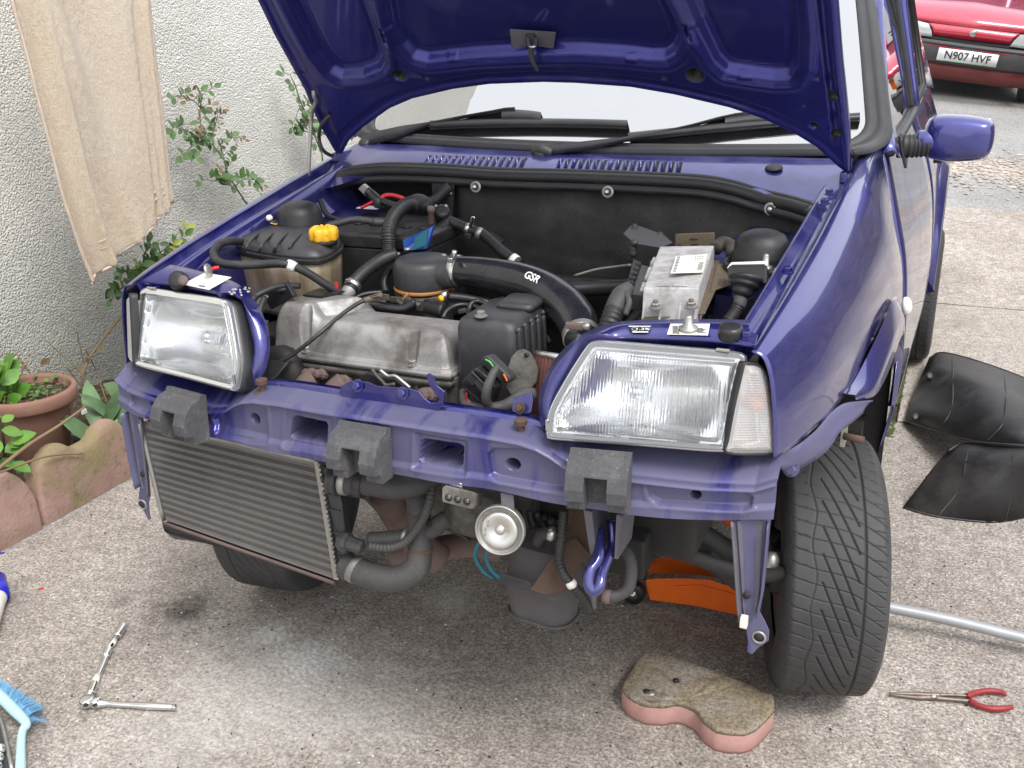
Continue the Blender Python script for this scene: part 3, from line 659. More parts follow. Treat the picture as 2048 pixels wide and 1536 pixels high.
# ---- windscreen, rubber surround
def ws(u, v):    # u -1..1 across, v 0..1 up
    bx, by, bz = .612*u, .160+.075*abs(u)**2.2, 1.040+.008*abs(u)**2; tx, ty, tz = .485*u, .735+.07*abs(u)**2, 1.425-.03*abs(u)**2
    p = Vector((bx, by, bz)).lerp(Vector((tx, ty, tz)), v); p += Vector((0, -.012, .016))*math.sin(math.pi*v); return p
def sqr(k=.985, n=60):
    out = []; r = .07; A_, B_ = .612, .34      # rounded rectangle, evenly walked
    for sx, sy, a0 in ((1, -1, -90), (1, 1, 0), (-1, 1, 90), (-1, -1, 180)):
        for q in range(9):
            a = math.radians(a0+90*q/8); out.append(((sx*(A_-r)+r*math.cos(a))/A_*k, .5+(sy*(B_-r)+r*math.sin(a))/B_*.5*.99))
        nx_ = {(1, -1): (1, 1), (1, 1): (-1, 1), (-1, 1): (-1, -1), (-1, -1): (1, -1)}[(sx, sy)]
        p0 = out[-1]; a = math.radians(a0+90); p1 = ((nx_[0]*(A_-r)+r*math.cos(a))/A_*k, .5+(nx_[1]*(B_-r)+r*math.sin(a))/B_*.5*.99)
        for q in range(1, 16): out.append((p0[0]+(p1[0]-p0[0])*q/16, p0[1]+(p1[1]-p0[1])*q/16))
    return out
def surround(off_in, off_out, r, mt, name):
    pts = [ws(*q) for q in sqr()]; c = Vector((0, .46, 1.22)); nrm = Vector((0, -.59, .80))
    return tube(name, [p+(c-p).normalized()*off_in+nrm*off_out for p in pts]+[pts[0]+(c-pts[0]).normalized()*off_in+nrm*off_out], r, mt, car, 8, 2)
def ws_out(q, d, h):
    u, v = q; k = (1+d/.56); d = d*(1 if v > .2 else .5+2.5*max(0, v)); p = ws(u*k if abs(u) < 2 else u, .5+(v-.5)*(1+d/.31)); return p+Vector((0, -.59, .80))*h
path_ = sqr(1.0); kk_ = np.linspace(.02, 1.0, 16); np_ = len(path_)
screen = obj('windscreen', [ws(q[0]*k, .5+(q[1]-.5)*k) for k in kk_ for q in path_], [(i*np_+j, (i+1)*np_+j, (i+1)*np_+(j+1) % np_, i*np_+(j+1) % np_) for i in range(15) for j in range(np_)]+[tuple(range(np_))], M['windscreen'], car, smooth=True)
rows_ = [[ws_out(q, d, h) for q in sqr()+sqr()[:1]] for d, h in ((-.026, .002), (-.024, .006), (-.014, .008), (-.012, .0055), (-.004, .0055), (-.002, .009), (.008, .009), (.010, .006), (.016, .005), (.020, -.003))]
loft('windscreen_rubber', rows_, 240, M['screen_rubber'], car)
lathe('tax_disc', [(.036, 0), (.036, .001), (.026, .0015), (.026, 0)], ws(.03, .24)+Vector((0, .008, -.01)), (0, -.6, .8), M['paper'], car, 28)
# ---- scuttle (cowl) with its two rows of slots
def cw(x, t):     # t 0 front (seal) .. 1 windscreen
    kk = min(1, max(0, (abs(x)-.35)/.20)); kk = kk*kk*(3-2*kk); f = Vector((x, .032-.085*kk, 1.003-.040*kk)); b = ws(x/.612*.985, .0)+Vector((0, -.004, -.004)); p = f.lerp(b, t); p.z += .008*math.sin(math.pi*t)-.012*max(0, t-.9)/.1; return p
nu, nv = 741, 60; ux = np.linspace(-.56, .56, nu); tv = np.linspace(0, 1, nv)
UU, TT = np.meshgrid(ux, tv); depth = np.zeros_like(UU)
YY = np.array([[cw(x, t).y for x in ux] for t in tv])
def onc(px, py): return solve(px, py, lambda p: 1.003+(p[1]-.032)/.125*.036+.008*math.sin(math.pi*min(1, max(0, (p[1]-.032)/.125)))-p[2], 1.2, 3.2)
_a, _b = onc(940, 335), onc(953, 311); SK = (_b.x-_a.x)/(_b.y-_a.y); SL = (_b.y-_a.y)
def slot_row(pxa, pxb, n):
    xa, xb = onc(pxa, 333 if pxa < 1000 else 341), onc(pxb, 346 if pxb > 1200 else 339)
    global depth
    for i in range(n):
        f = (i+.5)/n; xc = xa.x+(xb.x-xa.x)*f; yc = xa.y+(xb.y-xa.y)*f; w = (xb.x-xa.x)/n*.24
        m_ = YY-yc-SL*.5; d = np.maximum(np.abs(UU-xc-(YY-yc)*SK)-w, np.abs(m_)-SL*.5)
        depth = np.maximum(depth, sst(.0008, -.0008, d)*.030)
slot_row(836, 1046, 15); slot_row(1106, 1364, 17)
vs = []
for i in range(nv):
    for j in range(nu):
        p = cw(ux[j], tv[i]); vs.append((p.x, p.y, p.z-depth[i, j]))
faces = grid_faces(nu, nv); cowl = obj('scuttle_panel', vs, faces, M['paint_bay'], car, smooth=True)
cowl.data.materials.append(M['print'])
dm = depth
for p in cowl.data.polygons:
    i, j = divmod(p.vertices[0], nu)
    if dm[i, j] > .008: p.material_index = 1  # slot insides coloured black to stand for the shade in them
for x in (-1, 1): loft('scuttle_end', [[(x*.54, .06, .995), (x*.55, .15, 1.01), (x*.565, .30, 1.035)], [(x*.575, .05, 1.0), (x*.578, .15, 1.015), (x*.585, .30, 1.04)]], 10, M['paint_bay'], car)
lathe('grommet', [(.017, 0), (.016, .003), (.010, .006), (0, .007)], cw(Y(1555, 338, .12).x, .5)+Vector((0, 0, .002)), (0, -.2, 1), M['rubber'], car, 20)
# ---- rubber seal along the bulkhead top
sp = [(606, 398), (640, 372), (690, 352), (740, 343), (800, 341), (900, 345), (1000, 352), (1150, 356), (1300, 362), (1400, 368), (1460, 378), (1520, 396), (1580, 412), (1625, 424)]
seal = [Y(a, b, .018) for a, b in sp]
seal[0] = Y(598, 408, -.04); seal[1] = Y(640, 374, 0.0); seal[-1] = Y(1625, 424, -.05); seal[-2] = Y(1582, 411, -.015)
tube('bulkhead_seal', seal, .0125, M['rubber'], car, 10, 6)
tube('bulkhead_seal', [p+Vector((0, -.012, -.016)) for p in seal], .0085, M['rubber'], car, 10, 6)
tube('seal_lip', [p+Vector((0, .008, .013)) for p in seal], .004, M['plastic_grey'], car, 8, 6)
# bulkhead: felt mat, bulging and creased
nu, nv = 120, 50; vs = []
tops = [p+Vector((0, .004, -.018)) for p in seal]; tops = resample(tops, nu)
for i in range(nv):
    t = i/(nv-1)
    for j in range(nu):
        p = tops[j].copy(); p.z -= t*(p.z-.70); x = p.x
        rec = (1/(1+math.exp(-(x+.60)/.02)))*(1/(1+math.exp((x+.25)/.012)))   # battery bay recess
        p.y += .004+.02*t+rec*.10-(.02*math.sin(t*3.1))*(1-rec)+.008*noise.noise((x*6, t*4, 3))+.004*noise.noise((x*17, t*9, 9)); vs.append(p)
obj('firewall_mat', vs, grid_faces(nu, nv), M['felt'], car, smooth=True)
def surf_y(px, py, y): return Y(px, py, y)
for k, (px, py) in enumerate(((952, 374), (1216, 384), (1541, 418), (651, 382))):
    c = Y(px, py, -.006 if px > 700 else .002); w_ = lathe('washer', [(.012, 0), (.012, .003), (.0075, .004), (.0072, .002), (0, .002)], c, (0, -1, .12), M['zinc'], car, 20)
    lathe('stud', [(.005, 0), (.005, .007), (.003, .009)], c+Vector((0, -.003, 0)), (0, -1, .12), M['steel'], w_, 10)
pts = [(862, 362), (908, 364), (905, 432), (868, 430)]
pl_ = prism('bulkhead_plate', [Y(a, b, .0) for a, b in pts], (0, .006, 0), M['rubber'], car)
for px, py in ((878, 386), (902, 387)): lathe('rivet', [(.004, 0), (.003, .003)], Y(px, py, -.001), (0, -1, 0), M['zinc'], pl_, 10)
tube('wiring_loom', [Y(900, 372, .0), Y(870, 400, -.02), Y(845, 408, -.05)], .011, M['rubber'], car)
# ---- inner wings and dark bay floor
for s_ in (1, -1):
    loft('inner_wing', [[(s_*.505, -.56, .90), (s_*.52, -.3, .93), (s_*.53, 0, .98), (s_*.54, .1, 1.0)], [(s_*.485, -.56, .83), (s_*.49, -.3, .86), (s_*.44, 0, .90), (s_*.50, .1, .92)], [(s_*.46, -.54, .70), (s_*.43, -.3, .72), (s_*.34, 0, .84), (s_*.36, .1, .8)], [(s_*.44, -.50, .60), (s_*.40, -.3, .45), (s_*.32, 0, .40), (s_*.3, .1, .4)]], 20, M['paint_bay'] if s_ > 0 else M['paint_bay'], car, cat=True)
mb = MB(); mb.add(box_g((0, -.02, .44), (.8, .25, .05))); mb.add(box_g((-.30, -.25, .47), (.05, .6, .06))); mb.add(box_g((.33, -.25, .50), (.06, .55, .07))); mb.add(box_g((0, .12, .62), (.9, .03, .4)))
mb.build('subframe', M['dark'], car, bevel=.006)
# ---- bonnet, standing open; underside pressed into three panels
BP = np.array([0, .083, 1.024]); BU = np.array([0, -.167, .178]); BU = BU/np.linalg.norm(BU); BN = np.array([0, BU[2], -BU[1]])  # normal toward the windscreen/outer skin
if BN[1] < 0: BN = -BN
def bsurf(x, v, off=0):
    cr = .030*(1-(x/.57)**2); return BP+np.array([1, 0, 0])*x+BU*v+BN*(cr+off)
def onb(px, py, off=0.0):
    def f(p):
        q = p-BP; return q@BN-(.030*(1-(q[0]/.57)**2)+off)
    p = solve(px, py, f, .5, 3.5); q = np.array(p)-BP; return (q[0], q@BU)
outline = [(512,0),(547,73),(606,179),(639,256),(668,306),(676,312),(683,310),(698,282),(727,256),(778,220),(822,201),(903,182),(976,172),(1086,168),(1150,170),(1260,178),(1347,193),(1457,219),(1523,241),(1589,272),(1632,298),(1676,338),(1697,353),(1701,346),(1697,263),(1683,132),(1672,0)]
OB = [onb(*p, off=-.004) for p in outline]
vtop = .78
L0, R0 = OB[0], OB[-1]
# continue the straight sides to the leading edge
def ext(p, q, v): t = (v-p[1])/(q[1]-p[1]); return (p[0]+(q[0]-p[0])*t, v)
tl = ext(OB[2], OB[0], vtop-.06); tr = ext(OB[-2], OB[-1], vtop-.06); tl = (max(tl[0], -.60), tl[1]); tr = (min(tr[0], .60), tr[1])
OBX = OB+[tr, (tr[0]-.05, vtop), (0, vtop+.03), (tl[0]+.05, vtop), tl]
recs = [[(579,-12),(584,0),(610,55),(639,110),(665,143),(679,151),(720,148),(749,135),(757,121),(749,84),(727,22),(720,0),(714,-14)],
        [(786,-14),(789,0),(798,55),(811,91),(830,113),(851,118),(939,108),(1049,102),(1159,100),(1250,106),(1300,112),(1324,112),(1340,102),(1349,83),(1339,48),(1314,0),(1306,-14)],
        [(1376,-14),(1382,0),(1413,70),(1439,123),(1457,140),(1500,147),(1545,153),(1571,152),(1582,132),(1583,66),(1576,0),(1574,-14)]]
RB = []
for r in recs:
    q = [onb(*p, off=-.002) for p in r]; 
    a, b = q[0], q[-1]; q = q+[(b[0]+(b[0]-q[-2][0])*3, .62), (a[0]+(a[0]-q[1][0])*3, .62)]
    RB.append(q)
nu, nv = 420, 260
ux = np.linspace(-.615, .615, nu); vv = np.linspace(-.02, vtop+.03, nv); UU, VV = np.meshgrid(ux, vv)
so_ = sdf(OBX, UU, VV)
H = np.zeros_like(UU)       # + = away from viewer (toward the outer skin)
for k, r in enumerate(RB):
    d = sdf(r, UU, VV)
    H += sst(.013, .001, d)*.019            # wall of the pressed panel
    H -= np.exp(-((d-.028)/.010)**2)*.0060   # raised rim round it
    H += np.exp(-((d+.008)/.003)**2)*.002
# folded hem round the edge
H += sst(-.030, -.022, so_)*.006; H -= sst(-.011, -.007, so_)*.004
H += np.exp(-((so_+.026)/.002)**2)*.0015
# round holes and slots
for px, py, r in ((798,150,.0135),(1390,150,.0150),(1635,157,.0035),(604,151,.0035),(852,156,.0035),(1329,157,.0035),(1628,252,.0065),(631,243,.003)):
    c = onb(px, py); d = np.hypot(UU-c[0], VV-c[1])-r; H += sst(.0015, -.001, d)*(.03 if r > .005 else .008); 
    if r > .01: H += np.exp(-(d/.009)**2)*-.003+sst(.012, 0, d)*.002
for px, py in ((768,70),(1373,60)):
    a = onb(px-4, py-16); b = onb(px+6, py+14); t = np.clip(((UU-a[0])*(b[0]-a[0])+(VV-a[1])*(b[1]-a[1]))/((b[0]-a[0])**2+(b[1]-a[1])**2), 0, 1)
    d = np.hypot(UU-a[0]-t*(b[0]-a[0]), VV-a[1]-t*(b[1]-a[1]))-.0028; H += sst(.001, -.001, d)*.02
# small pressed tabs at the panel edges
for px, py in ((736,148),(903,117),(1262,117),(1490,152),(783,55),(1392,47)):
    c = onb(px, py); d = np.maximum(np.abs(UU-c[0])-.009, np.abs(VV-c[1])-.004); H -= sst(.003, -.001, d)*.003
keep = so_[:-1, :-1] < .0005
vs = [Vector(bsurf(UU[i, j], VV[i, j], H[i, j])) for i in range(nv) for j in range(nu)]
# pull boundary vertices exactly to the outline
gy_, gx_ = np.gradient(so_, vv, ux); 
for i in range(nv):
    for j in range(nu):
        if -.004 < so_[i, j] < .006:
            u = UU[i, j]-gx_[i, j]*so_[i, j]*(1 if so_[i, j] > -.0015 else 0); v = VV[i, j]-gy_[i, j]*so_[i, j]*(1 if so_[i, j] > -.0015 else 0)
            vs[i*nu+j] = Vector(bsurf(u, v, H[i, j]))
keep = (so_[:-1, :-1] < .0022) & (so_[1:, 1:] < .0022) & (so_[1:, :-1] < .0022) & (so_[:-1, 1:] < .0022)
used = {}; nf = []
def compact(vs, faces):
    idx = {}; nv_ = []; nf_ = []
    for f in faces:
        q = []
        for i in f:
            if i not in idx: idx[i] = len(nv_); nv_.append(vs[i])
            q.append(idx[i])
        nf_.append(tuple(q))
    return nv_, nf_
v_, f_ = compact(vs, grid_faces(nu, nv, keep))
bonnet = empty('bonnet', CAR_LOC*0) ; bpy.data.objects.remove(bonnet)
bonnet = obj('bonnet', v_, [tuple(reversed(f)) for f in f_], M['paint_under'], car, smooth=True)
bonnet.data.materials.append(M['print'])
for c_, r_ in [(Vector(bsurf(*onb(px, py))), r*1.15) for px, py, r in ((798,150,.0135),(1390,150,.0150),(1635,157,.0035),(604,151,.0035),(852,156,.0035),(1329,157,.0035),(1628,252,.0065),(631,243,.003),(770,72,.004),(1376,62,.004))]:
    for p_ in bonnet.data.polygons:
        q_ = Vector(p_.center)+CAR_LOC-c_; q_ -= Vector(BN)*q_.dot(Vector(BN))
        if abs(q_.x) < r_ and q_.length < r_: p_.material_index = 1  # faces inside the holes coloured black in place of shade
# outer skin, a hand's breadth thinner, closed by a rim
us2 = np.linspace(-.615, .615, 124); vv2 = np.linspace(-.02, vtop+.03, 84); U_, V_ = np.meshgrid(us2, vv2); s_2 = sdf(OBX, U_, V_); gv_, gu_ = np.gradient(s_2, vv2, us2)
mb = MB(); pv = []
for i in range(84):
    for j in range(124):
        u, v, d = U_[i, j], V_[i, j], s_2[i, j]
        if d > -.004: u -= gu_[i, j]*d; v -= gv_[i, j]*d
        pv.append(Vector(bsurf(u, v, .030 if d < -.012 else .018)))
kp_ = (s_2[:-1, :-1] < .007) & (s_2[1:, 1:] < .007) & (s_2[1:, :-1] < .007) & (s_2[:-1, 1:] < .007)
v2_, f2_ = compact(pv, grid_faces(124, 84, kp_)); mb.add((v2_, f2_))
sk = [Vector(bsurf(u, v, .018)) for u, v in OBX]; inn = [Vector(bsurf(u, v, .001)) for u, v in OBX]; n_ = len(sk)
mb.add((sk+inn, [(i, (i+1) % n_, (i+1) % n_+n_, i+n_) for i in range(n_)]))
o_ = mb.build('bonnet_skin', M['paint'], bonnet, smooth=True)
def onbp(px, py, off=0.0): u, v = onb(px, py, off); return Vector(bsurf(u, v, off))
# side flange on the right with its bolts
tube('bonnet_flange', [onbp(1694, 340, -.006), onbp(1690, 263, -.008), onbp(1676, 132, -.008), onbp(1665, 0, -.008), onbp(1660, -60, -.008)], [.004, .008, .009, .009, .009], M['paint_under'], bonnet, 8)
for px, py in ((1668, 190), (1674, 265)): bolt(onbp(px, py, -.014), -Vector(BN), M['dark'], bonnet, .007, .006)
# latch striker
pt = [(1020, 58), (1112, 64), (1107, 96), (1068, 90), (1024, 93)]
obj('sealer_patch', [onbp(a, b, .0075) for a, b in pt], [tuple(range(5))], M['undermetal'], bonnet, solid=.0015)
st = box('latch_striker', onbp(1064, 80, .004), (.018, .02, .026), M['dark'], bonnet, bevel=.002)
tube('striker_loop', [onbp(1056, 74, .004), onbp(1060, 92, -.022), onbp(1070, 92, -.022), onbp(1072, 76, .004)], .003, M['steel'], st, 8)
tube('striker_lever', [onbp(1063, 92, -.004), onbp(1062, 110, -.012), onbp(1068, 128, -.018), onbp(1075, 141, -.020)], [.006, .005, .004, .0035], M['plastic_grey'], st, 8)
# leading-edge closing bar beyond the frame, hinges
for s_ in (-1, 1):
    box('hinge', (s_*.548, .10, 1.018), (.012, .07, .02), M['paint_bay'], bonnet, bevel=.003)
# ---- prop rod (left) and washer pipe
pr = [onbp(627, 181, -.004), onbp(628, 192, -.012), onbp(632, 203, -.014), onbp(628, 214, -.014), onbp(623, 235, -.012)]
foot = Y(614, 396, -.035)
tube('prop_rod', pr+[pr[-1].lerp(foot, .5), foot], .0042, M['zinc'], car, 8, 4)
lathe('prop_rod_pivot', [(.010, -.014), (.012, -.004), (.010, .006), (.006, .012)], foot, (0, .1, 1), M['plastic'], car, 14)
tube('washer_pipe', [onbp(660, 230, -.004), onbp(643, 250, -.014), onbp(638, 275, -.012), Y(646, 300, .03), Y(665, 312, .07), Y(684, 315, .10)], .0042, M['plastic_grey'], car, 8)
# ================================================================== front panel (bumper off) and everything hung on it
xs_ = [-.572, -.534, -.476, -.35, -.277, -.11, .021, .169, .286, .383, .5, .562]
LOWZ = lambda x: float(np.interp(x, [-.58, -.53, -.45, -.25, 0, .17, .29, .38, .5, .57], [.678, .673, .673, .678, .681, .681, .671, .665, .667, .675]))
FOLDZ = lambda x: float(np.interp(abs(x), [0, .17, .225, .25, .27, .29, .33, .48, .54, .575], [.766, .764, .760, .754, .744, .731, .722, .716, .718, .732]))
nu, nv = 940, 150
ux = np.linspace(-.572, .568, nu)
UU = np.zeros((nv, nu)); ZZ = np.zeros((nv, nu)); OFF = np.zeros((nv, nu))
nf_ = 96                                                   # rows of the front face, the rest go back over the fold
for j, x in enumerate(ux):
    lz, fz = LOWZ(x), FOLDZ(x); UU[:, j] = x
    ZZ[:nf_, j] = np.linspace(lz, fz-.006, nf_)
    s = np.linspace(0, 1, nv-nf_); inn = 1/(1+math.exp((abs(x)-.275)/.006))
    # centre: shelf back to the engine opening; outboard: rises behind the lamps
    yb_c = .052; y1 = np.minimum(s*1.3, 1)
    a = s*math.pi/2
    arc_y = .012*(1-np.cos(np.minimum(a*4, math.pi/2))); arc_z = .006*np.sin(np.minimum(a*4, math.pi/2)); t = np.clip((s-.25)/.75, 0, 1)
    yc = arc_y+t*.040; zc = arc_z+t*.006
    yo = arc_y+t*.085; zo = arc_z+.045*t**.8
    OFF[nf_:, j] = yc*inn+yo*(1-inn); ZZ[nf_:, j] = fz-.006+zc*inn+zo*(1-inn)
Dp = np.zeros_like(UU)     # depth of the pressings, + = inward
face = np.zeros_like(UU); face[:nf_, :] = 1
def FX(px, py): p = FY(px, py, .012); return (p.x, p.z)
def press(poly, d, w0=.004, rim=True, round_=0.0):
    global Dp
    s = sdf(poly, UU, ZZ)-round_; Dp = Dp+face*sst(w0, -w0*.4, s)*d
    if rim: Dp = Dp-face*np.exp(-((s-.006)/.004)**2)*.0012
# raised main channel: lower flange stands proud
low_t = (ZZ-np.array([LOWZ(x) for x in ux])[None, :])
Dp += face*sst(.012, .022, low_t)*.006
press([FX(*p) for p in [(432,838),(440,826),(500,808),(532,815),(538,880),(500,878),(440,862)]], .007)
press([FX(*p) for p in [(980,908),(990,898),(1050,900),(1085,915),(1125,940),(1128,975),(1090,970),(1000,954),(985,945)]], .007)
press([FX(*p) for p in [(1298,974),(1310,972),(1490,986),(1503,994),(1500,1010),(1488,1014),(1320,1002),(1302,992)]], .007)
press([FX(*p) for p in [(266,786),(300,798),(345,812),(350,836),(290,818),(268,806)]], .006)
press([FX(*p) for p in [(578,822),(665,838),(662,902),(574,888)]], .004, .006)
press([FX(*p) for p in [(836,868),(932,884),(930,944),(834,930)]], .004, .006)
for q in ([(586,836),(594,833),(650,845),(654,850),(652,886),(646,888),(588,877),(582,872)], [(842,884),(850,879),(918,889),(926,894),(924,928),(914,936),(846,924),(840,918)]):
    press([FX(*p) for p in q], .075, .0012, rim=False)
for px, py, r in ((1024, 931, .0085), (508, 839.5, .0085), (1390, 992, .0062), (301.5, 805.7, .0062)):
    c = FX(px, py); sx = 1.15 if px == 1024 else 1.0
    d = np.hypot((UU-c[0])/sx, ZZ-c[1])-r; Dp += face*sst(.0012, -.0008, d)*.05
Yv = -.717+.23*UU*UU+.003+OFF+Dp
# slight hand bending of the lower flange
Yv += face*np.where(low_t < .012, (.012-low_t)*.25, 0)*np.sin(UU*40)*.6
vs = [(UU[i, j], Yv[i, j], ZZ[i, j]) for i in range(nv) for j in range(nu)]
front_panel = obj('front_panel', vs, grid_faces(nu, nv), M['paint_dirty'], car, smooth=True)
front_panel.data.materials.append(M['print']); front_panel.data.materials.append(M['paint_under'])
isrect = np.zeros_like(UU, bool)
for px, py, r in ((1024, 931, .0085), (508, 839.5, .0085), (1390, 992, .0062), (301.5, 805.7, .0062)):
    c = FX(px, py); isrect |= (np.hypot(UU-c[0], ZZ-c[1]) < r*1.1)
for p in front_panel.data.polygons:
    i, j = divmod(p.vertices[0], nu)
    if isrect[i, j] and Dp[i, j] > .03: p.material_index = 1
    elif Dp[i, j] > .05: p.material_index = 2  # shade as colour: black in round holes, darker blue in the rectangular openings
# shelf behind the fold + upstand of the engine opening (centre part)
def rowx(fn, a, b, n=40): return [fn(x) for x in np.linspace(a, b, n)]
xa, xb = -.262, .262
loft('front_shelf', [rowx(lambda x: (x, yf(x)+.0545, FOLDZ(x)-.0006), xa, xb), rowx(lambda x: (x, yf(x)+.058, FOLDZ(x)+.0005), xa, xb), rowx(lambda x: (x, yf(x)+.0595, FOLDZ(x)+.009), xa, xb), rowx(lambda x: (x, yf(x)+.064, FOLDZ(x)+.012), xa, xb), rowx(lambda x: (x, yf(x)+.068, FOLDZ(x)+.004), xa, xb)], 40, M['paint_bay'], car)
loft('front_panel_back', [rowx(lambda x: (x, yf(x)+.078, FOLDZ(x)+.01), -.3, .3), rowx(lambda x: (x, yf(x)+.08, .67), -.3, .3)], 30, M['paint_bay'], car)
# lip bent up with the latch platform and hook
pts = [(677,786),(682,772),(700,762),(735,764),(752,772),(790,775),(822,778),(838,784),(848,796),(860,806),(872,806),(880,800),(872,790),(858,770),(852,750),(858,746),(868,752),(872,770),(890,784),(886,808),(878,821),(850,820),(760,806),(684,793)]
lp = prism('latch_platform', [Y(a, b, -.6635) for a, b in pts], (0, .003, -.0005), M['paint_bay'], car, bevel=.0008)
for px, py in ((716, 771), (806, 786)): bolt(Y(px, py, -.665), (0, -1, .2), M['paint_bay'], lp, .0065, .005)
# wiggly latch springs
lt = prism('bonnet_latch', [Y(a, b, -.60) for a, b in [(716,766),(718,750),(735,746),(750,752),(764,764),(774,756),(790,758),(806,772),(800,778),(740,770)]], (0, .008, 0), M['dark'], car)
tube('latch_spring', [Y(a, b, -.607) for a, b in [(744,738),(752,750),(764,762),(772,770),(790,768)]], .0030, M['alu_dark'], lt, 6)
tube('latch_spring', [Y(a, b, -.607) for a, b in [(760,740),(776,752),(790,752),(806,764),(820,776)]], .003, M['zinc'], lt, 6)
# rusty bonnet stop bolts
for px, py, ty in ((525, 775, -.668), (1042, 857, -.672)):
    c = Y(px, py, ty); 
    mb = MB(); mb.add(lathe_g([(.0135, -.010), (.0135, -.007), (.009, -.006), (.0055, -.005), (.0055, .006), (.0095, .007), (.0095, .014), (.006, .0155), (0, .016)], c, (0, -.05, 1), 12))
    mb.build('stop_bolt', M['rust'], car, smooth=False)
# ---- headlamp surround / slam panel horn (right), mirrored
BL = lambda p, q, t: Vector(p).lerp(Vector(q), t)
o1 = [Y(1087,852,-.664), Y(1079,822,-.652), Y(1079,790,-.640), Y(1088,757,-.628), Y(1110,718,-.612), Y(1142,684,-.600), Y(1180,660,-.590), Y(1230,645,-.580), TOP(1290,640), TOP(1400,638), TOP(1500,640)]
o2 = [Y(1093,846,-.668), Y(1086,818,-.660), Y(1086,792,-.652), Y(1096,758,-.640), Y(1118,724,-.626), Y(1148,693,-.616), Y(1186,670,-.606), Y(1236,655,-.596), TOP(1290,650), TOP(1400,648), TOP(1495,652)]
r1 = [Y(1098,840,-.668), Y(1098,815,-.662), Y(1102,785,-.656), Y(1115,756,-.650), Y(1132,724,-.642), Y(1148,692,-.636), Y(1165,672,-.636), Y(1205,668,-.632), PLN(1255,674,(0,-.6,.898),(0,-.12,1)), PLN(1402,679,(0,-.6,.899),(0,-.12,1)), PLN(1512,692,(0,-.6,.898),(0,-.12,1))]
r2 = [p+Vector((.004, .006, -.006)) for p in r1]
r3 = [p+Vector((.03 if i < 7 else 0, .020, -.028)) for i, p in enumerate(r1)]
r4 = [p+Vector((.06 if i < 7 else 0, .07, -.055)) for i, p in enumerate(r1)]
o0 = [p+Vector((-.002, .004, -.012)) for p in o1]
surround_ = loft('lamp_surround', [o0, o1, o2, r1, r2, r3, r4], 60, M['paint_bay'], car, cat=True)
def back_(R, dx, dy, n=7): return [Vector(p)+Vector((dx if i < n else 0, dy if i < n else 0, 0)) for i, p in enumerate(R)]
_tmp = loft('lamp_surround', [back_(o0, .010, .004), back_(o1, .010, .004), back_(o2, .010, .006), back_(r1, .006, .022), back_(r2, .006, .026), back_(r3, .0, .026), r4], 60, M['paint_bay'], car, cat=True)
surL = mirror(_tmp); bpy.data.objects.remove(_tmp)
# back plate behind the lamp
def LP(px, py, off=0.0):    # lamp front plane
    a, n = P3((.268,-.692,.771), (.298,-.636,.892), (.500,-.657,.769)); 
    if n.y > 0: n = -n
    return PLN(px, py, a+n*off, n)
LN = P3((.268,-.692,.771), (.298,-.636,.892), (.500,-.657,.769))[1]; LN = LN if LN.y < 0 else -LN
lo = [(1092,867),(1097,823),(1126,766),(1170,696),(1187,682),(1231,683),(1363,694),(1470,703),(1490,711),(1494,722),(1482,766),(1457,888),(1443,903),(1280,891),(1112,879),(1095,875)]
L3 = [LP(*p) for p in lo]; cen = sum(L3, Vector())/len(L3)
def inset(P, d, off):
    out = []; n = len(P)
    for i in range(n):
        a, b, c = P[i-1], P[i], P[(i+1) % n]; t = ((b-a).normalized()+(c-b).normalized()).normalized(); m = t.cross(LN).normalized()
        if m.dot(cen-b) < 0: m = -m
        out.append(b+m*d+LN*off)
    return out
ring = resample(catmull(L3+[L3[0]], 5), 97)[:-1]
def rings_loft(name, rings, mt, parent, **k):
    vs = [p for r in rings for p in r]; n = len(rings[0]); fs = []
    for i in range(len(rings)-1):
        for j in range(n): fs.append((i*n+j, i*n+(j+1) % n, (i+1)*n+(j+1) % n, (i+1)*n+j))
    return obj(name, vs, fs, mt, parent, smooth=True, **k)
lamp = rings_loft('headlamp', [inset(ring, -.002, -.055), inset(ring, -.003, -.030), inset(ring, -.0025, -.012), inset(ring, .002, -.010)], M['plastic'], car)
hb = rings_loft('lamp_back', [inset(ring, 0, -.05), inset(ring, .03, -.10), inset(ring, .055, -.12)], M['plastic'], lamp)
# glass: rim, step, fluted face
n_r = len(ring)
rim = rings_loft('glass_rim', [inset(ring, .0, -.014), inset(ring, -.001, -.004), inset(ring, .001, .0), inset(ring, .0045, .0015), inset(ring, .008, -.001), inset(ring, .0095, .001)], M['lens_rim'] if 'lens_rim' in M else M['lens'], lamp)
e1 = (L3[12]-L3[0]).normalized(); e2 = LN.cross(e1).normalized()
if e2.z < 0: e2 = -e2
P2 = [((p-cen)@e1, (p-cen)@e2) for p in inset(ring, .009, 0)]
lx = [p[0] for p in P2]; lz_ = [p[1] for p in P2]
nu2, nv2 = 420, 60; gu = np.linspace(min(lx)-.001, max(lx)+.001, nu2); gw = np.linspace(min(lz_)-.001, max(lz_)+.001, nv2)
U2, W2 = np.meshgrid(gu, gw); s2 = sdf(P2, U2, W2)
Hh = .003*sst(0, -.008, s2)+.004*(1-(U2/.13)**2)*sst(0, -.02, s2)
mid = sst(.022, .018, W2)*(W2 > -.036)
Hh += .00055*np.cos(U2*2*math.pi/.0042)*np.where(W2 > .022, .7, 1.1)*sst(-.004, -.010, s2)+.0006*np.cos(U2*2*math.pi/.011)*mid
Hh -= .0015*np.exp(-((W2+.040)/.0012)**2)+.0015*np.exp(-((W2-.045)/.0015)**2)
gyy, gxx = np.gradient(s2, gw, gu)
vs = []
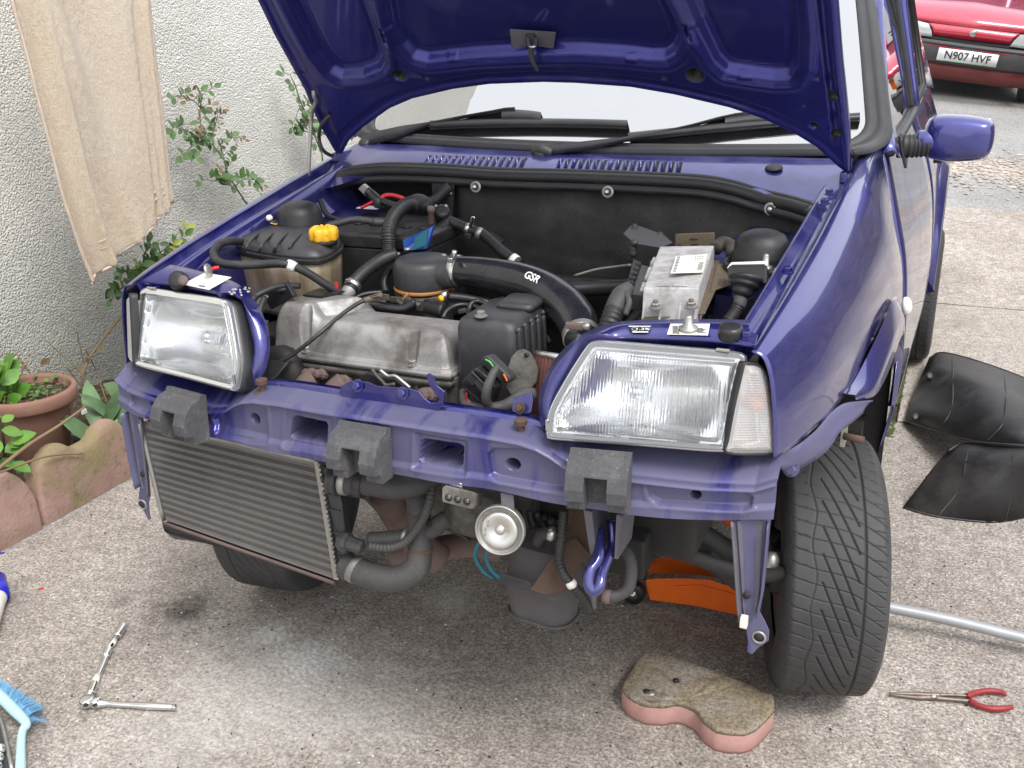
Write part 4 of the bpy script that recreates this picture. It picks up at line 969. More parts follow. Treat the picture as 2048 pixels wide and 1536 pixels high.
for i in range(nv2):
    for j in range(nu2):
        u, w = U2[i, j], W2[i, j]
        if s2[i, j] > -.0015: u -= gxx[i, j]*s2[i, j]; w -= gyy[i, j]*s2[i, j]
        vs.append(cen+e1*u+e2*w+LN*float(Hh[i, j]+.001))
keep = (s2[:-1, :-1] < .003) & (s2[1:, 1:] < .003)
v_, f_ = compact(vs, grid_faces(nu2, nv2, keep)); glass = obj('lamp_glass', v_, f_, M['lens'], lamp, smooth=True)
# reflector bowl with two focal hollows, bulb shield
nu3, nv3 = 90, 50; gu = np.linspace(min(lx), max(lx), nu3); gw = np.linspace(min(lz_), max(lz_), nv3); U3, W3 = np.meshgrid(gu, gw); s3 = sdf(P2, U3, W3)
dep = np.clip(.066-2.2*((U3+.012)**2)*1.6-2.6*(W3-.0)**2*3, .018, .08); dep = np.where(s3 > -.006, .006, np.minimum(dep, .012+np.maximum(0, -s3-.006)*3))
vs = [cen+e1*U3[i, j]+e2*W3[i, j]-LN*float(dep[i, j]) for i in range(nv3) for j in range(nu3)]
v_, f_ = compact(vs, grid_faces(nu3, nv3, (s3[:-1, :-1] < .002) & (s3[1:, 1:] < .002))); obj('reflector', v_, f_, M['reflector'] if 'reflector' in M else M['chrome'], lamp, smooth=True)
lathe('bulb_shield', [(.010, -.02), (.012, .0), (.011, .012), (.006, .018), (0, .019)], cen-e1*.012-LN*.045, LN, M['reflector'] if 'reflector' in M else M['chrome'], lamp, 18)
# clear divider marks of the moulded panel at the foot of the glass
for a, b, c_, d in ((1305, 868, 1460, 884),):
    pass
for (x0, y0, x1, y1) in ((1466, 860, 1466, 890),): pass
for px, py in ((1446, 700), (1094, 850)):
    box('lamp_clip', LP(px, py, .003), (.018, .004, .004) if px > 1200 else (.004, .004, .016), M['steel'], lamp, bevel=.0008)
lampL = mirror(lamp)
# ---- indicator
IA, INn = P3((.500,-.659,.769), (.512,-.628,.895), (.559,-.606,.754)); INn = INn if INn.y < 0 else -INn
def IP(px, py, off=0.0): return PLN(px, py, IA+INn*off, INn)
io = [(1489,728),(1512,730),(1526,740),(1536,768),(1545,830),(1549,903),(1536,907),(1456,905),(1457,880),(1470,810)]
ir = [IP(*p) for p in io]; icen = sum(ir, Vector())/len(ir)
ir = resample(catmull(ir+[ir[0]], 4), 61)[:-1]
def ins2(P, d, off):
    out = []; n = len(P)
    for i in range(n):
        a, b, c = P[i-1], P[i], P[(i+1) % n]; t = (c-a).normalized(); m = t.cross(INn).normalized()
        if m.dot(icen-b) < 0: m = -m
        out.append(b+m*d+INn*off)
    return out
ind = rings_loft('indicator', [ins2(ir, -.002, -.012), ins2(ir, -.003, -.004), ins2(ir, -.0025, .001), ins2(ir, .0, .002), ins2(ir, .001, -.002)], M['rubber'], car)
def cap_g(ringp):
    c = sum(ringp, Vector())/len(ringp); n = len(ringp); return list(ringp)+[c], [(i, (i+1) % n, n) for i in range(n)]
nu4, nv4 = 80, 110; f1 = (IP(1549,903)-IP(1456,905)).normalized(); f2 = INn.cross(f1).normalized(); f2 = f2 if f2.z > 0 else -f2
Q2 = [((p-icen)@f1, (p-icen)@f2) for p in ins2(ir, .0005, 0)]; qx = [p[0] for p in Q2]; qz = [p[1] for p in Q2]
gu = np.linspace(min(qx), max(qx), nu4); gw = np.linspace(min(qz), max(qz), nv4); U4, W4 = np.meshgrid(gu, gw); s4 = sdf(Q2, U4, W4); gy4, gx4 = np.gradient(s4, gw, gu)
H4 = .005*sst(0, -.010, s4)+.0005*(np.cos(U4*2*math.pi/.0035)+np.cos(W4*2*math.pi/.0035))*sst(-.004, -.008, s4)
vs = []; 
for i in range(nv4):
    for j in range(nu4):
        u, w = U4[i, j], W4[i, j]
        if s4[i, j] > -.001: u -= gx4[i, j]*s4[i, j]; w -= gy4[i, j]*s4[i, j]
        vs.append(icen+f1*u+f2*w+INn*float(H4[i, j]))
kp = (s4[:-1, :-1] < .0018) & (s4[1:, 1:] < .0018)
v_, f_ = compact(vs, grid_faces(nu4, nv4, kp)); obj('indicator_lens', v_, f_, M['indic'] if 'indic' in M else M['lens'], ind, smooth=True)
vs = [icen+f1*U4[i, j]+f2*W4[i, j]-INn*float(.018*sst(0, -.014, s4)[i, j]) for i in range(0, nv4, 2) for j in range(0, nu4, 2)]
kp2 = (s4[::2, ::2][:-1, :-1] < .0) & (s4[::2, ::2][1:, 1:] < .0)
v_, f_ = compact(vs, grid_faces(nu4//2, nv4//2, kp2)); obj('reflector', v_, f_, M['indback'] if 'indback' in M else M['chrome'], ind, smooth=True)
lathe('amber_bulb', [(0, -.002), (.007, 0), (.010, .006), (.010, .014), (.006, .019), (0, .020)], icen+f2*.006-INn*.016+f1*.006, INn, M['amber'], ind, 18)
mirror(ind)
# ---- foam bumper blocks
def foam_block(cx, cz, y0, s=1.0, yaw=0.0):
    """C shaped block: rounded front, square notch in the middle, stepped foot"""
    w = .083*s; R_ = Matrix.Rotation(yaw, 3, 'Z'); mb = MB()
    # profile in (y, z): y negative = toward viewer
    def prof(front, notch=False):
        return [(0, .040), (-.010, .044), (-.014, .036), (-.030, .032), (-.044*front, .016), (-.052*front, -.006), (-.050*front, -.026), (-.036*front, -.030), (-.034*front, -.048), (-.004, -.050)]
    segs = [(-.5, -.20, 1), (-.20, .18, .36), (.18, .5, 1)]
    for a, b, fr in segs:
        P = prof(1) if fr == 1 else [(0, .040), (-.010, .044), (-.014, .036), (-.030, .032), (-.0440, .016), (-.0445, .0135), (-.016, .0125), (-.014, -.026), (-.014, -.046), (-.004, -.050)]
        r1_ = [Vector((cx, y0, cz))+R_@Vector((a*w, y, z*.86)) for y, z in P]; r2_ = [Vector((cx, y0, cz))+R_@Vector((b*w, y, z*.86)) for y, z in P]
        mb.add(ringbox_g([r1_, r2_]))
    return mb
for px, py, nm in ((1190, 962, ''), (716, 905, ''), (360, 832, '')):
    c = FY(px, py, -.022); yw = .46*c.x*1.0
    foam_block(c.x, c.z, yf(c.x)+.006, 1.0, yw).build('foam_block', M['foam'], car)
# ---- vertical end brackets
def bracket():
    mb = MB(); off = .012
    a = [FY(1466,1040,off), FY(1541,1040,off), FY(1534,1120,off), FY(1528,1180,off), FY(1519,1224,off), FY(1528,1240,off), FY(1538,1262,off), FY(1537,1282,off), FY(1516,1296,off), FY(1504,1309,off), FY(1494,1304,off), FY(1496,1286,off), FY(1493,1262,off), FY(1480,1240,off), FY(1476,1200,off), FY(1472,1120,off)]
    b = prism('end_bracket', a, (0, .0025, 0), M['paint_dirty'], car, bevel=.0006)
    # flanges
    ri = [FY(1541,1042,off), FY(1534,1120,off), FY(1528,1180,off), FY(1518,1226,off)]; le = [FY(1466,1040,off), FY(1472,1120,off), FY(1478,1210,off), FY(1482,1240,off)]
    loft('bracket_flange', [[p+Vector((0, -.016, 0)) for p in ri], [p+Vector((-.001, -.004, 0)) for p in ri], [p+Vector((-.004, .0, 0)) for p in ri]], 16, M['paint_dirty'], b, solid=.002)
    loft('bracket_flange', [[p+Vector((0, -.008, 0)) for p in le], [p+Vector((.001, -.002, 0)) for p in le], [p+Vector((.004, 0, 0)) for p in le]], 16, M['undermetal'], b, solid=.002)
    loft('bracket_web', [[p+Vector((.006, -.002, 0)) for p in le], [l.lerp(r, .35)+Vector((0, .004, 0)) for l, r in zip(le, ri)], [l.lerp(r, .8)+Vector((0, -.002, 0)) for l, r in zip(le, ri)]], 16, M['undermetal'], b, cat=True)
    lathe('hole_rim', [(.0105, 0), (.0105, .002), (.0075, .003), (.007, -.003)], FY(1518,1274,off-.001), (0, -1, 0), M['zinc'], b, 20)
    lathe('hole_rim', [(.0071, .0), (.0071, .0012), (0, .0012)], FY(1518,1274,off-.0022), (0, -1, 0), M['print'], b, 20)
    lathe('hole_rim', [(.0055, .0), (.0055, .0008), (0, .0008)], FY(1493,1191,off-.004), (0, -1, 0), M['print'], b, 16)
    return b
brk = bracket(); mirror(brk)
box('clip_nut', FY(1488, 1243, -.002), (.010, .012, .016), M['white'], car, bevel=.001)
# ---- radiator
rc = [(.0, 0)]
RY = -.640
def RD(px, py, off=0): return Y(px, py, RY+off)
rad = empty('x', (0,0,0)); bpy.data.objects.remove(rad)
q = [RD(283, 846), RD(634, 926), RD(672, 1160), RD(329, 1040)]
v, f = hexa_g(q, [p+Vector((0, .022, 0)) for p in q]); radiator = obj('radiator', v, f, M['rad_core'] if 'rad_core' in M else M['alu_dark'], car, bevel=.001)
def RL(u, v, off=0):    # bilinear on the core face
    return q[0].lerp(q[1], u).lerp(q[3].lerp(q[2], u), v)+Vector((0, -off, 0))
for k in range(14):
    v_ = (k+.5)/14; mb = MB(); a, b = RL(.012, v_), RL(.988, v_); hh = (RL(0, 1)-RL(0, 0)).length/14*.17
    vs = []
    for p in (a, b): vs += [p+Vector((0, .0003, -hh)), p+Vector((0, -.0004, 0)), p+Vector((0, .0003, hh))]
    obj('core_tube', vs, [(0, 1, 4, 3), (1, 2, 5, 4)], M['rad_tube'] if 'rad_tube' in M else M['alu'], radiator)
mb = MB()
for k in range(190):
    u = (k+.5)/190
    for r in range(14):
        v0 = (r+.70)/14; v1 = (r+1.30)/14
        if v1 > 1: continue
        a, b = RL(u, v0, .0002), RL(u, v1, .0002); w = .0008; mb.add(([a+Vector((-w, 0, 0)), a+Vector((w, -.0012, 0)), b+Vector((w, -.0012, 0)), b+Vector((-w, 0, 0))], [(0, 1, 2, 3)]))
struct(mb.build('cooling_fins', M['rad_fin'] if 'rad_fin' in M else M['alu'], radiator), 'stuff')
loft('radiator_rail', [[RL(0, 0, .004)+Vector((-.006, 0, .0)), RL(0, 1, .004)+Vector((-.004, 0, 0))], [RL(0, 0, .006), RL(0, 1, .006)], [RL(0.0, 0, .0)+Vector((.004, 0, 0)), RL(0, 1, .0)+Vector((.004, 0, 0))]], 10, M['zinc'], radiator, solid=.002)
loft('radiator_rail', [[RL(0, 1, .004), RL(1, 1, .004)], [RL(0, 1, .005)+Vector((0, 0, -.005)), RL(1, 1, .005)+Vector((0, 0, -.005))], [RL(0, 1, -.02)+Vector((0, 0, -.006)), RL(1, 1, -.02)+Vector((0, 0, -.006))]], 10, M['rust_pink'], radiator, solid=.002)
loft('radiator_rail', [[RL(0, 0, .003), RL(1, 0, .003)], [RL(0, 0, .003)+Vector((0, 0, .006)), RL(1, 0, .003)+Vector((0, 0, .006))]], 10, M['zinc'], radiator, solid=.002)
# crimped header strip and plastic end tank (right), round-nosed
hd = [RD(634, 924, -.004), RD(672, 1160, -.004)]
v, f = hexa_g([hd[0]+Vector((-.006, 0, 0)), hd[0]+Vector((.002, 0, 0)), hd[1]+Vector((.003, 0, 0)), hd[1]+Vector((-.005, 0, 0))], [hd[0]+Vector((-.006, .02, 0)), hd[0]+Vector((.002, .02, 0)), hd[1]+Vector((.003, .02, 0)), hd[1]+Vector((-.005, .02, 0))]); obj('header_strip', v, f, M['zinc'], radiator)
for k in range(26):
    p = hd[0].lerp(hd[1], (k+.5)/26); box('crimp_tab', p+Vector((.004, .001, 0)), (.005, .006, .0055), M['zinc'] if k % 3 else M['alu'], radiator, bevel=.0006)
tk = [[RD(a, b, o) for a, b, o in ((640,930,.0),(652,936,-.006),(668,940,-.004),(678,944,.02),(660,935,.03))], [RD(a, b, o) for a, b, o in ((655,1000,.0),(668,1003,-.008),(684,1003,-.006),(692,1002,.02),(670,1000,.03))],
      [RD(a, b, o) for a, b, o in ((664,1050,.0),(676,1053,-.008),(690,1052,-.006),(700,1048,.02),(680,1048,.03))], [RD(a, b, o) for a, b, o in ((676,1130,.0),(690,1134,-.010),(704,1132,-.006),(712,1128,.02),(690,1126,.03))], [RD(a, b, o) for a, b, o in ((680,1160,.0),(692,1162,-.008),(704,1160,-.006),(712,1152,.02),(690,1150,.03))]]
v, f = ringbox_g(tk); obj('end_tank', v, f, M['plastic_grey'], radiator, bevel=.003)
for a in (0.18, .36, .56, .78):
    p = tk[0][1].lerp(tk[-1][1], a); box('tank_rib', p+Vector((.004, -.001, 0)), (.022, .004, .003), M['plastic_grey'], radiator, bevel=.001)
# black plastic air scoop below the left corner
sc_ = [[Y(326,1046,-.60), Y(420,1068,-.60), Y(520,1100,-.60)], [Y(332,1062,-.61), Y(420,1086,-.61), Y(500,1104,-.61)], [Y(350,1074,-.58), Y(410,1082,-.57), Y(470,1094,-.56)]]
loft('air_scoop', sc_, 14, M['plastic'], car, cat=True, solid=.004)
# hoses on the right of the radiator
def yt(pts): return [Y(a, b, y) for a, b, y in pts]
th = tube('top_hose', yt([(670,962,-.655),(700,966,-.655),(740,968,-.65),(790,975,-.64),(840,968,-.62),(880,945,-.58)]), [.017,.018,.019,.019,.019,.018], M['hose_grey'], car, 18)
lathe('hose_clamp', [(.0195, -.006), (.0205, -.005), (.0205, .005), (.0195, .006)], Y(690, 965, -.655), (1, .05, -.05), M['zinc'], th, 20)
lathe('hose_neck', [(.022, -.010), (.024, -.008), (.024, -.004), (.021, -.003), (.024, .002), (.024, .006), (.019, .008)], Y(672, 962, -.656), (1, .05, -.03), M['plastic_grey'], th, 24)
lathe('hose_collar', [(.0205, -.008), (.0225, -.006), (.0225, .006), (.0205, .008)], Y(722, 968, -.652), (1, .05, -.05), M['hose'], th, 20)
bh_ = tube('bottom_hose', yt([(690,1132,-.655),(715,1140,-.66),(745,1152,-.665),(790,1158,-.66),(830,1140,-.645),(840,1105,-.63),(838,1060,-.615),(836,1010,-.60),(832,975,-.58)]), [.021,.022,.022,.0215,.021,.020,.0195,.0185,.018], M['hose_grey'], car, 18)
lathe('hose_clamp', [(.0228, -.006), (.0236, -.005), (.0236, .005), (.0228, .006)], Y(712, 1139, -.66), (1, -.12, -.28), M['alu'], bh_, 22)
lathe('hose_clamp', [(.0200, -.004), (.0208, -.003), (.0208, .003), (.0200, .004)], Y(841, 1098, -.628), (0, .1, 1), M['rust'], bh_, 20)
lathe('hose_clamp', [(.0190, -.004), (.0198, -.003), (.0198, .003), (.0190, .004)], Y(838, 1028, -.606), (0, .1, 1), M['rust'], bh_, 20)
h2 = tube('branch_hose', yt([(738,1082,-.645),(790,1078,-.63),(830,1070,-.615),(862,1060,-.61),(890,1040,-.60),(940,1035,-.57)]), .0145, M['hose_grey'], car, 14)
for px, py, y, dx in ((812, 1074, -.624, -.1), (876, 1050, -.604, -.6)): lathe('hose_clamp', [(.0152, -.003), (.0158, 0), (.0152, .003)], Y(px, py, y), (1, 0, dx), M['zinc'], h2, 16)
sw = lathe('fan_switch', [(.016, -.01), (.017, .0), (.015, .006), (.012, .007), (.012, .03), (.008, .034)], Y(692, 1084, -.665), (1, -.1, -.04), M['plastic_grey'], car, 8, smooth=False)
tube('loom', yt([(740,1092,-.67),(780,1096,-.665),(815,1080,-.65),(845,1040,-.64),(860,1000,-.63),(866,960,-.60),(870,930,-.56)]), .0065, M['hose_grey'], car, 10, corr=(.006, .0012))
tube('loom', yt([(860,1050,-.62),(900,1060,-.60),(940,1080,-.58)]), .003, M['hose'], car, 8)
# rusty exhaust downpipe
tube('exhaust_pipe', yt([(770,985,-.52),(800,1040,-.50),(840,1090,-.48),(880,1120,-.46)]), .028, M['rust_pink'], car, 16)
tube('exhaust_pipe', yt([(790,1110,-.40),(870,1098,-.40),(950,1090,-.38),(1000,1100,-.36)]), .024, M['rust_pink'], car, 14)
# resistor bracket with three holes
a = [(885,976),(890,972),(945,985),(952,988),(947,1017),(940,1018),(886,1004),(884,998)]
rb = prism('resistor_bracket', [FY(x_, y_, -.004) for x_, y_ in a], (0, .003, 0), M['alu'], car, bevel=.0006)
loft('bracket_side', [[FY(948,988,-.004), FY(946,1018,-.004)], [FY(968,984,.05), FY(964,1010,.05)]], 6, M['alu'], rb, solid=.002)
for px, py in ((897, 995), (915, 999), (934, 1003)):
    lathe('hole', [(.0056, 0), (.0056, .0008), (0, .0008)], FY(px, py, -.0045), (0, -1, 0), M['print'], rb, 18)
    for k in (-1, 0, 1): tube('coil', [FY(px-4, py+2*k*1.3-1, -.0052), FY(px+4, py+2*k*1.3-2, -.0052)], .0005, M['zinc'], rb, 5, 1, smooth=False)
loft('bracket_tab', [[FY(900,960,.004), FY(925,966,.004)], [FY(900,976,.004), FY(925,982,.004)]], 5, M['zinc'], rb, solid=.002)
# ---- horn
hc = FY(999, 1061, -.006); ha = (Vector((.15, -1, .22))).normalized()
horn = lathe('horn', [(.016, -.030), (.032, -.024), (.0362, -.012), (.0368, -.006), (.0368, .0), (.0352, .0025), (.0335, .0), (.0325, -.002)], hc, ha, M['zinc'], car, 48)
lathe('horn_gap', [(.0338, -.004), (.0262, -.003), (.0262, -.006)], hc, ha, M['print'], horn, 40)
lathe('horn_diaphragm', [(.0270, -.004), (.0270, .0015), (.0258, .003), (.023, .0035), (.014, .0025), (.0075, -.002), (.0068, -.002), (.0062, .001), (.0035, .0022), (0, .0024)], hc, ha, M['horn'] if 'horn' in M else M['alu'], horn, 48)
prism('horn_strap', [FY(1000,985,.010), FY(1026,990,.010), FY(1028,1030,.008), FY(1003,1028,.008)], (0, .004, 0), M['undermetal'], horn)
def text(body, name, size, origin, ex, ey, mt, parent, ext_=.0002, sx=1.0, bold=0):
    cu = bpy.data.curves.new(name, 'FONT'); cu.body = body; cu.size = size; cu.extrude = ext_; cu.offset = bold; cu.align_x = 'CENTER'; cu.align_y = 'CENTER'
    ex = Vector(ex).normalized(); ey = (Vector(ey)-ex*Vector(ey).dot(ex)).normalized(); ez = ex.cross(ey)
    tmp = bpy.data.objects.new('tmp', cu); COL.objects.link(tmp); dg = bpy.context.evaluated_depsgraph_get(); me = bpy.data.meshes.new_from_object(tmp.evaluated_get(dg)); bpy.data.objects.remove(tmp)
    Mx = Matrix([[ex[i]*sx, ey[i], ez[i], Vector(origin)[i]] for i in range(3)]+[[0, 0, 0, 1]]); me.transform(Mx)
    vs = [v.co.copy() for v in me.vertices]; fs = [tuple(p.vertices) for p in me.polygons]; bpy.data.meshes.remove(me)
    return obj(name, vs, fs, mt, parent)
hx = Vector((1, .15, 0)).normalized(); hy = ha.cross(hx); hy = hy if hy.z > 0 else -hy
text('12 V', 'embossed_text', .006, hc+ha*.0038-hx*.017+hy*.010, hy*-1, hx, M['printgrey'], horn)
text('335 Hz', 'embossed_text', .0045, hc+ha*.0038-hx*.020-hy*.003, hy*-1, hx, M['printgrey'], horn)
for a0 in ((-.022, -.012),): tube('embossed_ring', [hc+ha*.0036+hx*(-.019+.004*math.cos(t))+hy*(.021+.004*math.sin(t)) for t in np.linspace(0, 2*math.pi, 13)], .0003, M['printgrey'], horn, 5, 1, smooth=False)
for k in range(2): tube('horn_cable', yt([(958+k*20,1085+k*10,-.66),(950+k*22,1110+k*5,-.655),(965+k*18,1140,-.65),(985+k*14,1155,-.64)]), .0032, M['teal'], car, 8)
# ---- charcoal canister / intake box hanging low
ib = [[(995,1110,-.60),(1060,1098,-.53),(1146,1120,-.53),(1135,1150,-.60)], [(996,1150,-.61),(1050,1150,-.52),(1150,1150,-.52),(1146,1172,-.61)]]
def rr(cx, cy, wx, wy, z, rd=.02, n=5, yaw=0):
    out = []
    for sx, sy, a0 in ((1, 1, 0), (-1, 1, 90), (-1, -1, 180), (1, -1, 270)):
        for k in range(n+1):
            a = math.radians(a0+90*k/n); x = sx*(wx-rd)+rd*math.cos(a); y = sy*(wy-rd)+rd*math.sin(a)
            out.append(Vector((cx+x*math.cos(yaw)-y*math.sin(yaw), cy+x*math.sin(yaw)+y*math.cos(yaw), z)))
    return out
cb = Y(1072, 1245, -.58); cx, cy = cb.x+.004, -.555; zb = cb.z+.006; yw = -.12
can = obj('resonator_box', *ringbox_g([rr(cx, cy, .052, .036, zb, .03, 7, yw), rr(cx, cy, .056, .040, zb+.002, .034, 7, yw), rr(cx, cy, .055, .039, zb+.006, .034, 7, yw), rr(cx, cy, .060, .043, zb+.056, .034, 7, yw)]), M['grimy'], car, bevel=.001)
obj('box_lid', *ringbox_g([rr(cx, cy, .0625, .046, zb+.057, .034, 7, yw), rr(cx, cy, .0625, .046, zb+.061, .034, 7, yw), rr(cx+.002, cy, .060, .044, zb+.074, .034, 7, yw), rr(cx+.0, cy+.01, .058, .04, zb+.115, .034, 7, yw), rr(cx, cy+.012, .05, .034, zb+.125, .028, 7, yw)]), M['grimy'], can, bevel=.001)
obj('box_foot_rim', *ringbox_g([rr(cx, cy, .0585, .0425, zb+.001, .032, 7, yw), rr(cx, cy, .0585, .0425, zb+.0055, .032, 7, yw)]), M['hose_grey'], can, bevel=.001)
pp = [Y(a, b, y) for a, b, y in ((1060,1180,-.62),(1090,1190,-.62),(1130,1182,-.61),(1160,1130,-.59),(1180,1110,-.57),(1150,1075,-.57),(1120,1090,-.60))]
prism('rusty_strap', pp, (0, .004, 0), M['rust'], can)
prism('rusty_strap', [Y(a, b, y) for a, b, y in ((962,1148,-.60),(1000,1145,-.615),(1060,1165,-.62),(1062,1185,-.62),(1000,1168,-.615),(966,1162,-.60))], (0, .003, 0), M['plastic_grey'], can)
# tow loop
tw = tube('tow_eye', yt([(1200,1060,-.60),(1200,1095,-.62),(1194,1120,-.635),(1180,1142,-.65),(1178,1170,-.66),(1188,1182,-.66),(1200,1170,-.655),(1204,1145,-.64),(1214,1118,-.62),(1226,1090,-.60),(1224,1040,-.58)]), .0085, M['paint'], car, 12)
for pts in ([(1166,1020,-.63),(1184,1024,-.63),(1192,1100,-.62),(1180,1112,-.62)], [(1232,1030,-.63),(1246,1033,-.62),(1236,1120,-.61),(1228,1118,-.62)]):
    prism('tow_bracket', [Y(*p) for p in pts], (0, .07, 0), M['undermetal'], car)
prism('cross_plate', yt([(1130,1015,-.56),(1180,1022,-.56),(1188,1100,-.55),(1160,1130,-.55),(1130,1090,-.55)]), (0, .01, 0), M['rust'], car)
tube('drop_hose', yt([(1238,1088,-.56),(1256,1110,-.57),(1262,1140,-.58),(1256,1175,-.59),(1235,1190,-.60),(1212,1193,-.61)]), .010, M['hose_grey'], car, 12)
lathe('hose_tape', [(.0106, -.006), (.0112, 0), (.0106, .006)], Y(1214, 1193, -.61), (1, 0, 0), M['rust_pink'], car, 14)
tube('loom', yt([(1128,1020,-.60),(1122,1080,-.61),(1118,1120,-.62),(1128,1150,-.63),(1150,1176,-.63),(1168,1200,-.62),(1178,1222,-.61)]), .0068, M['hose'], car, 10, corr=(.006, .001))
lathe('cable_tie', [(.0078, -.005), (.0085, 0), (.0078, .005)], Y(1143, 1168, -.632), (.5, 0, -1), M['white'], car, 12)
tube('drain_spigot', yt([(1186,1180,-.60),(1184,1215,-.60)]), .007, M['undermetal'], car, 10)
# gearbox, driveshaft, suspension arms seen through the gap
mb = MB(); mb.add(ringbox_g([rr(.325, -.36, .06, .10, .52, .03), rr(.325, -.36, .075, .11, .56, .03), rr(.325, -.36, .08, .12, .66, .03)])); mb.build('gearbox', M['alu_dark'], car, bevel=.004)
mb = MB(); mb.add(ringbox_g([rr(-.02, -.36, .16, .12, .46, .05), rr(-.02, -.36, .19, .15, .52, .05), rr(-.02, -.36, .20, .15, .70, .05)])); mb.build('engine_block', M['alu_dark'], car, bevel=.006)
lathe('alternator', [(.03, 0), (.055, .006), (.06, .02), (.06, .06), (.05, .075), (.02, .08)], (.10, -.55, .60), (-.1, -.3, -1), M['alu_dark'], car, 24)
for k in range(7): tube('pipe', yt([(1030+k*14, 1010+k*6, -.50), (1040+k*16, 1050+8*(k % 3), -.52+.01*k), (1060+k*12, 1085, -.50), (1090+k*8, 1110, -.47)]), random.uniform(.004, .009), M[random.choice(['hose', 'hose_grey', 'dark'])], car, 8)
tube('hose_elbow', yt([(1078,1085,-.60),(1082,1070,-.61),(1098,1066,-.61),(1118,1072,-.60)]), .010, M['hose'], car, 12)
lathe('hose_clamp', [(.011, -.005), (.0118, 0), (.011, .005)], Y(1104, 1068, -.612), (1, 0, -.1), M['steel'], car, 14)
tube('lower_arm', [(.30, -.20, .42), (.42, -.16, .33), (.56, -.06, .22)], [.03, .028, .022], M['dark'], car, 10)
tube('anti_roll_bar', [(.20, -.42, .50), (.36, -.40, .46), (.50, -.30, .38), (.56, -.1, .30)], .013, M['dark'], car, 10)
tube('drive_shaft', [(.30, -.05, .42), (.55, 0, .27)], .014, M['dark'], car, 10)
prism('arm_plate', yt([(1380,1105,-.25),(1420,1112,-.25),(1500,1175,-.22),(1500,1200,-.22),(1470,1182,-.22),(1400,1132,-.25)]), (0, .02, 0), M['dark'], car)
lathe('brake_disc', [(.02, 0), (.12, .0), (.12, .012), (.02, .012)], (.525, 0, .257), (1, 0, 0), M['rust'], car, 30)
mb = MB(); mb.add(box_g((.53, -.11, .30), (.06, .07, .10))); mb.build('brake_caliper', M['dark'], car, bevel=.01)
lathe('track_rod_end', [(.008, 0), (.014, .01), (.014, .03), (.008, .04)], Y(1545, 1105, -.20), (0, -.3, -1), M['zinc'], car, 10)
mirror(bpy.data.objects['lower_arm'])
# ================================================================== engine bay
def ptsY(l): return [Y(a, b, y) for a, b, y in l]
DOWN = Vector((0, 0, -1)); UP = Vector((0, 0, 1))
# ---- strut domes
def dome(x):
    d = lathe('strut_cap', [(.060, -.045), (.062, -.012), (.060, -.008), (.056, -.008), (.054, -.014), (.0475, -.014), (.0480, .000), (.0475, .006), (.0455, .010), (.0445, .022), (.036, .036), (.024, .042), (0, .044)], (x, -.21, .927), (0, -.02, 1), M['rubber'], car, 40); return d
dome(.457); dome(-.457)
for s_ in (-1, 1): loft('strut_tower', [[(s_*.36, -.30, .885), (s_*.36, -.10, .905), (s_*.40, .03, .93)], [(s_*.46, -.33, .885), (s_*.47, -.21, .895), (s_*.47, .0, .93)], [(s_*.535, -.33, .915), (s_*.54, -.15, .93), (s_*.545, .02, .95)]], 16, M['paint_bay'], car, cat=True)
# ---- expansion tank
TZ = .900
tk_ = [(467,502),(478,488),(500,468),(524,456),(560,456),(598,464),(640,472),(678,480),(687,490),(684,502),(664,516),(640,524),(600,524),(560,520),(500,510)]
TR = resample(catmull([Z(a, b, TZ) for a, b in tk_]+[Z(*tk_[0], TZ)], 4), 49)[:-1]; tc = sum(TR, Vector())/len(TR)
def sc(R_, k, dz): return [tc+(p-tc)*k+Vector((0, 0, dz)) for p in R_]
tank = obj('coolant_tank', *ringbox_g([sc(TR, .86, -.115), sc(TR, .90, -.105), sc(TR, .955, -.03), sc(TR, .965, -.006)]), M['tank'], car, smooth=True)
obj('tank_seam', *ringbox_g([sc(TR, .97, -.006), sc(TR, 1.0, -.004), sc(TR, 1.0, .003), sc(TR, .97, .005)]), M['rubber'], tank, bevel=.001)
lid = obj('tank_lid', *ringbox_g([sc(TR, .965, .004), sc(TR, .95, .010), sc(TR, .90, .019), sc(TR, .80, .026), sc(TR, .5, .029), sc(TR, .1, .030)]), M['plastic_grey'], tank, smooth=True)
for px in (505, 534, 563, 592):
    tube('lid_rib', [Z(px-16, 504, TZ+.012), Z(px-10, 490, TZ+.026), Z(px+6, 472, TZ+.030), Z(px+22, 462, TZ+.022)], .0028, M['plastic_grey'], lid, 6)
cp = Z(649, 484, .923)
lathe('filler_neck', [(.024, -.004), (.024, .006)], cp, UP, M['rubber'], tank, 24)
def lobed(c, r, h, n=6, seg=48):
    rings = []
    for rr_, z in ((r*.93, 0), (r, .003), (r, h*.75), (r*.92, h*.95), (r*.6, h)):
        rings.append([c+Vector((math.cos(a)*(rr_+.0018*math.cos(n*a)), math.sin(a)*(rr_+.0018*math.cos(n*a)), z)) for a in np.linspace(0, 2*math.pi, seg, endpoint=False)])
    return ringbox_g(rings)
cap_ = obj('filler_cap', *lobed(cp+Vector((0, 0, .004)), .0255, .024, 8), M['yellow'], tank, smooth=True)
for a in np.linspace(0, 2*math.pi, 8, endpoint=False): tube('cap_grip', [cp+Vector((math.cos(a)*.010, math.sin(a)*.010, .0285)), cp+Vector((math.cos(a)*.021, math.sin(a)*.021, .0265)), cp+Vector((math.cos(a)*.0265, math.sin(a)*.0265, .016))], .0025, M['yellow'], cap_, 6, 3)
oh = tube('overflow_hose', ptsY([(482,483,-.375),(462,482,-.40),(440,488,-.43),(427,506,-.455),(438,524,-.475),(470,530,-.475),(520,529,-.46),(570,528,-.45),(610,543,-.43),(650,568,-.41),(682,586,-.39)]), .0076, M['hose'], car, 12)
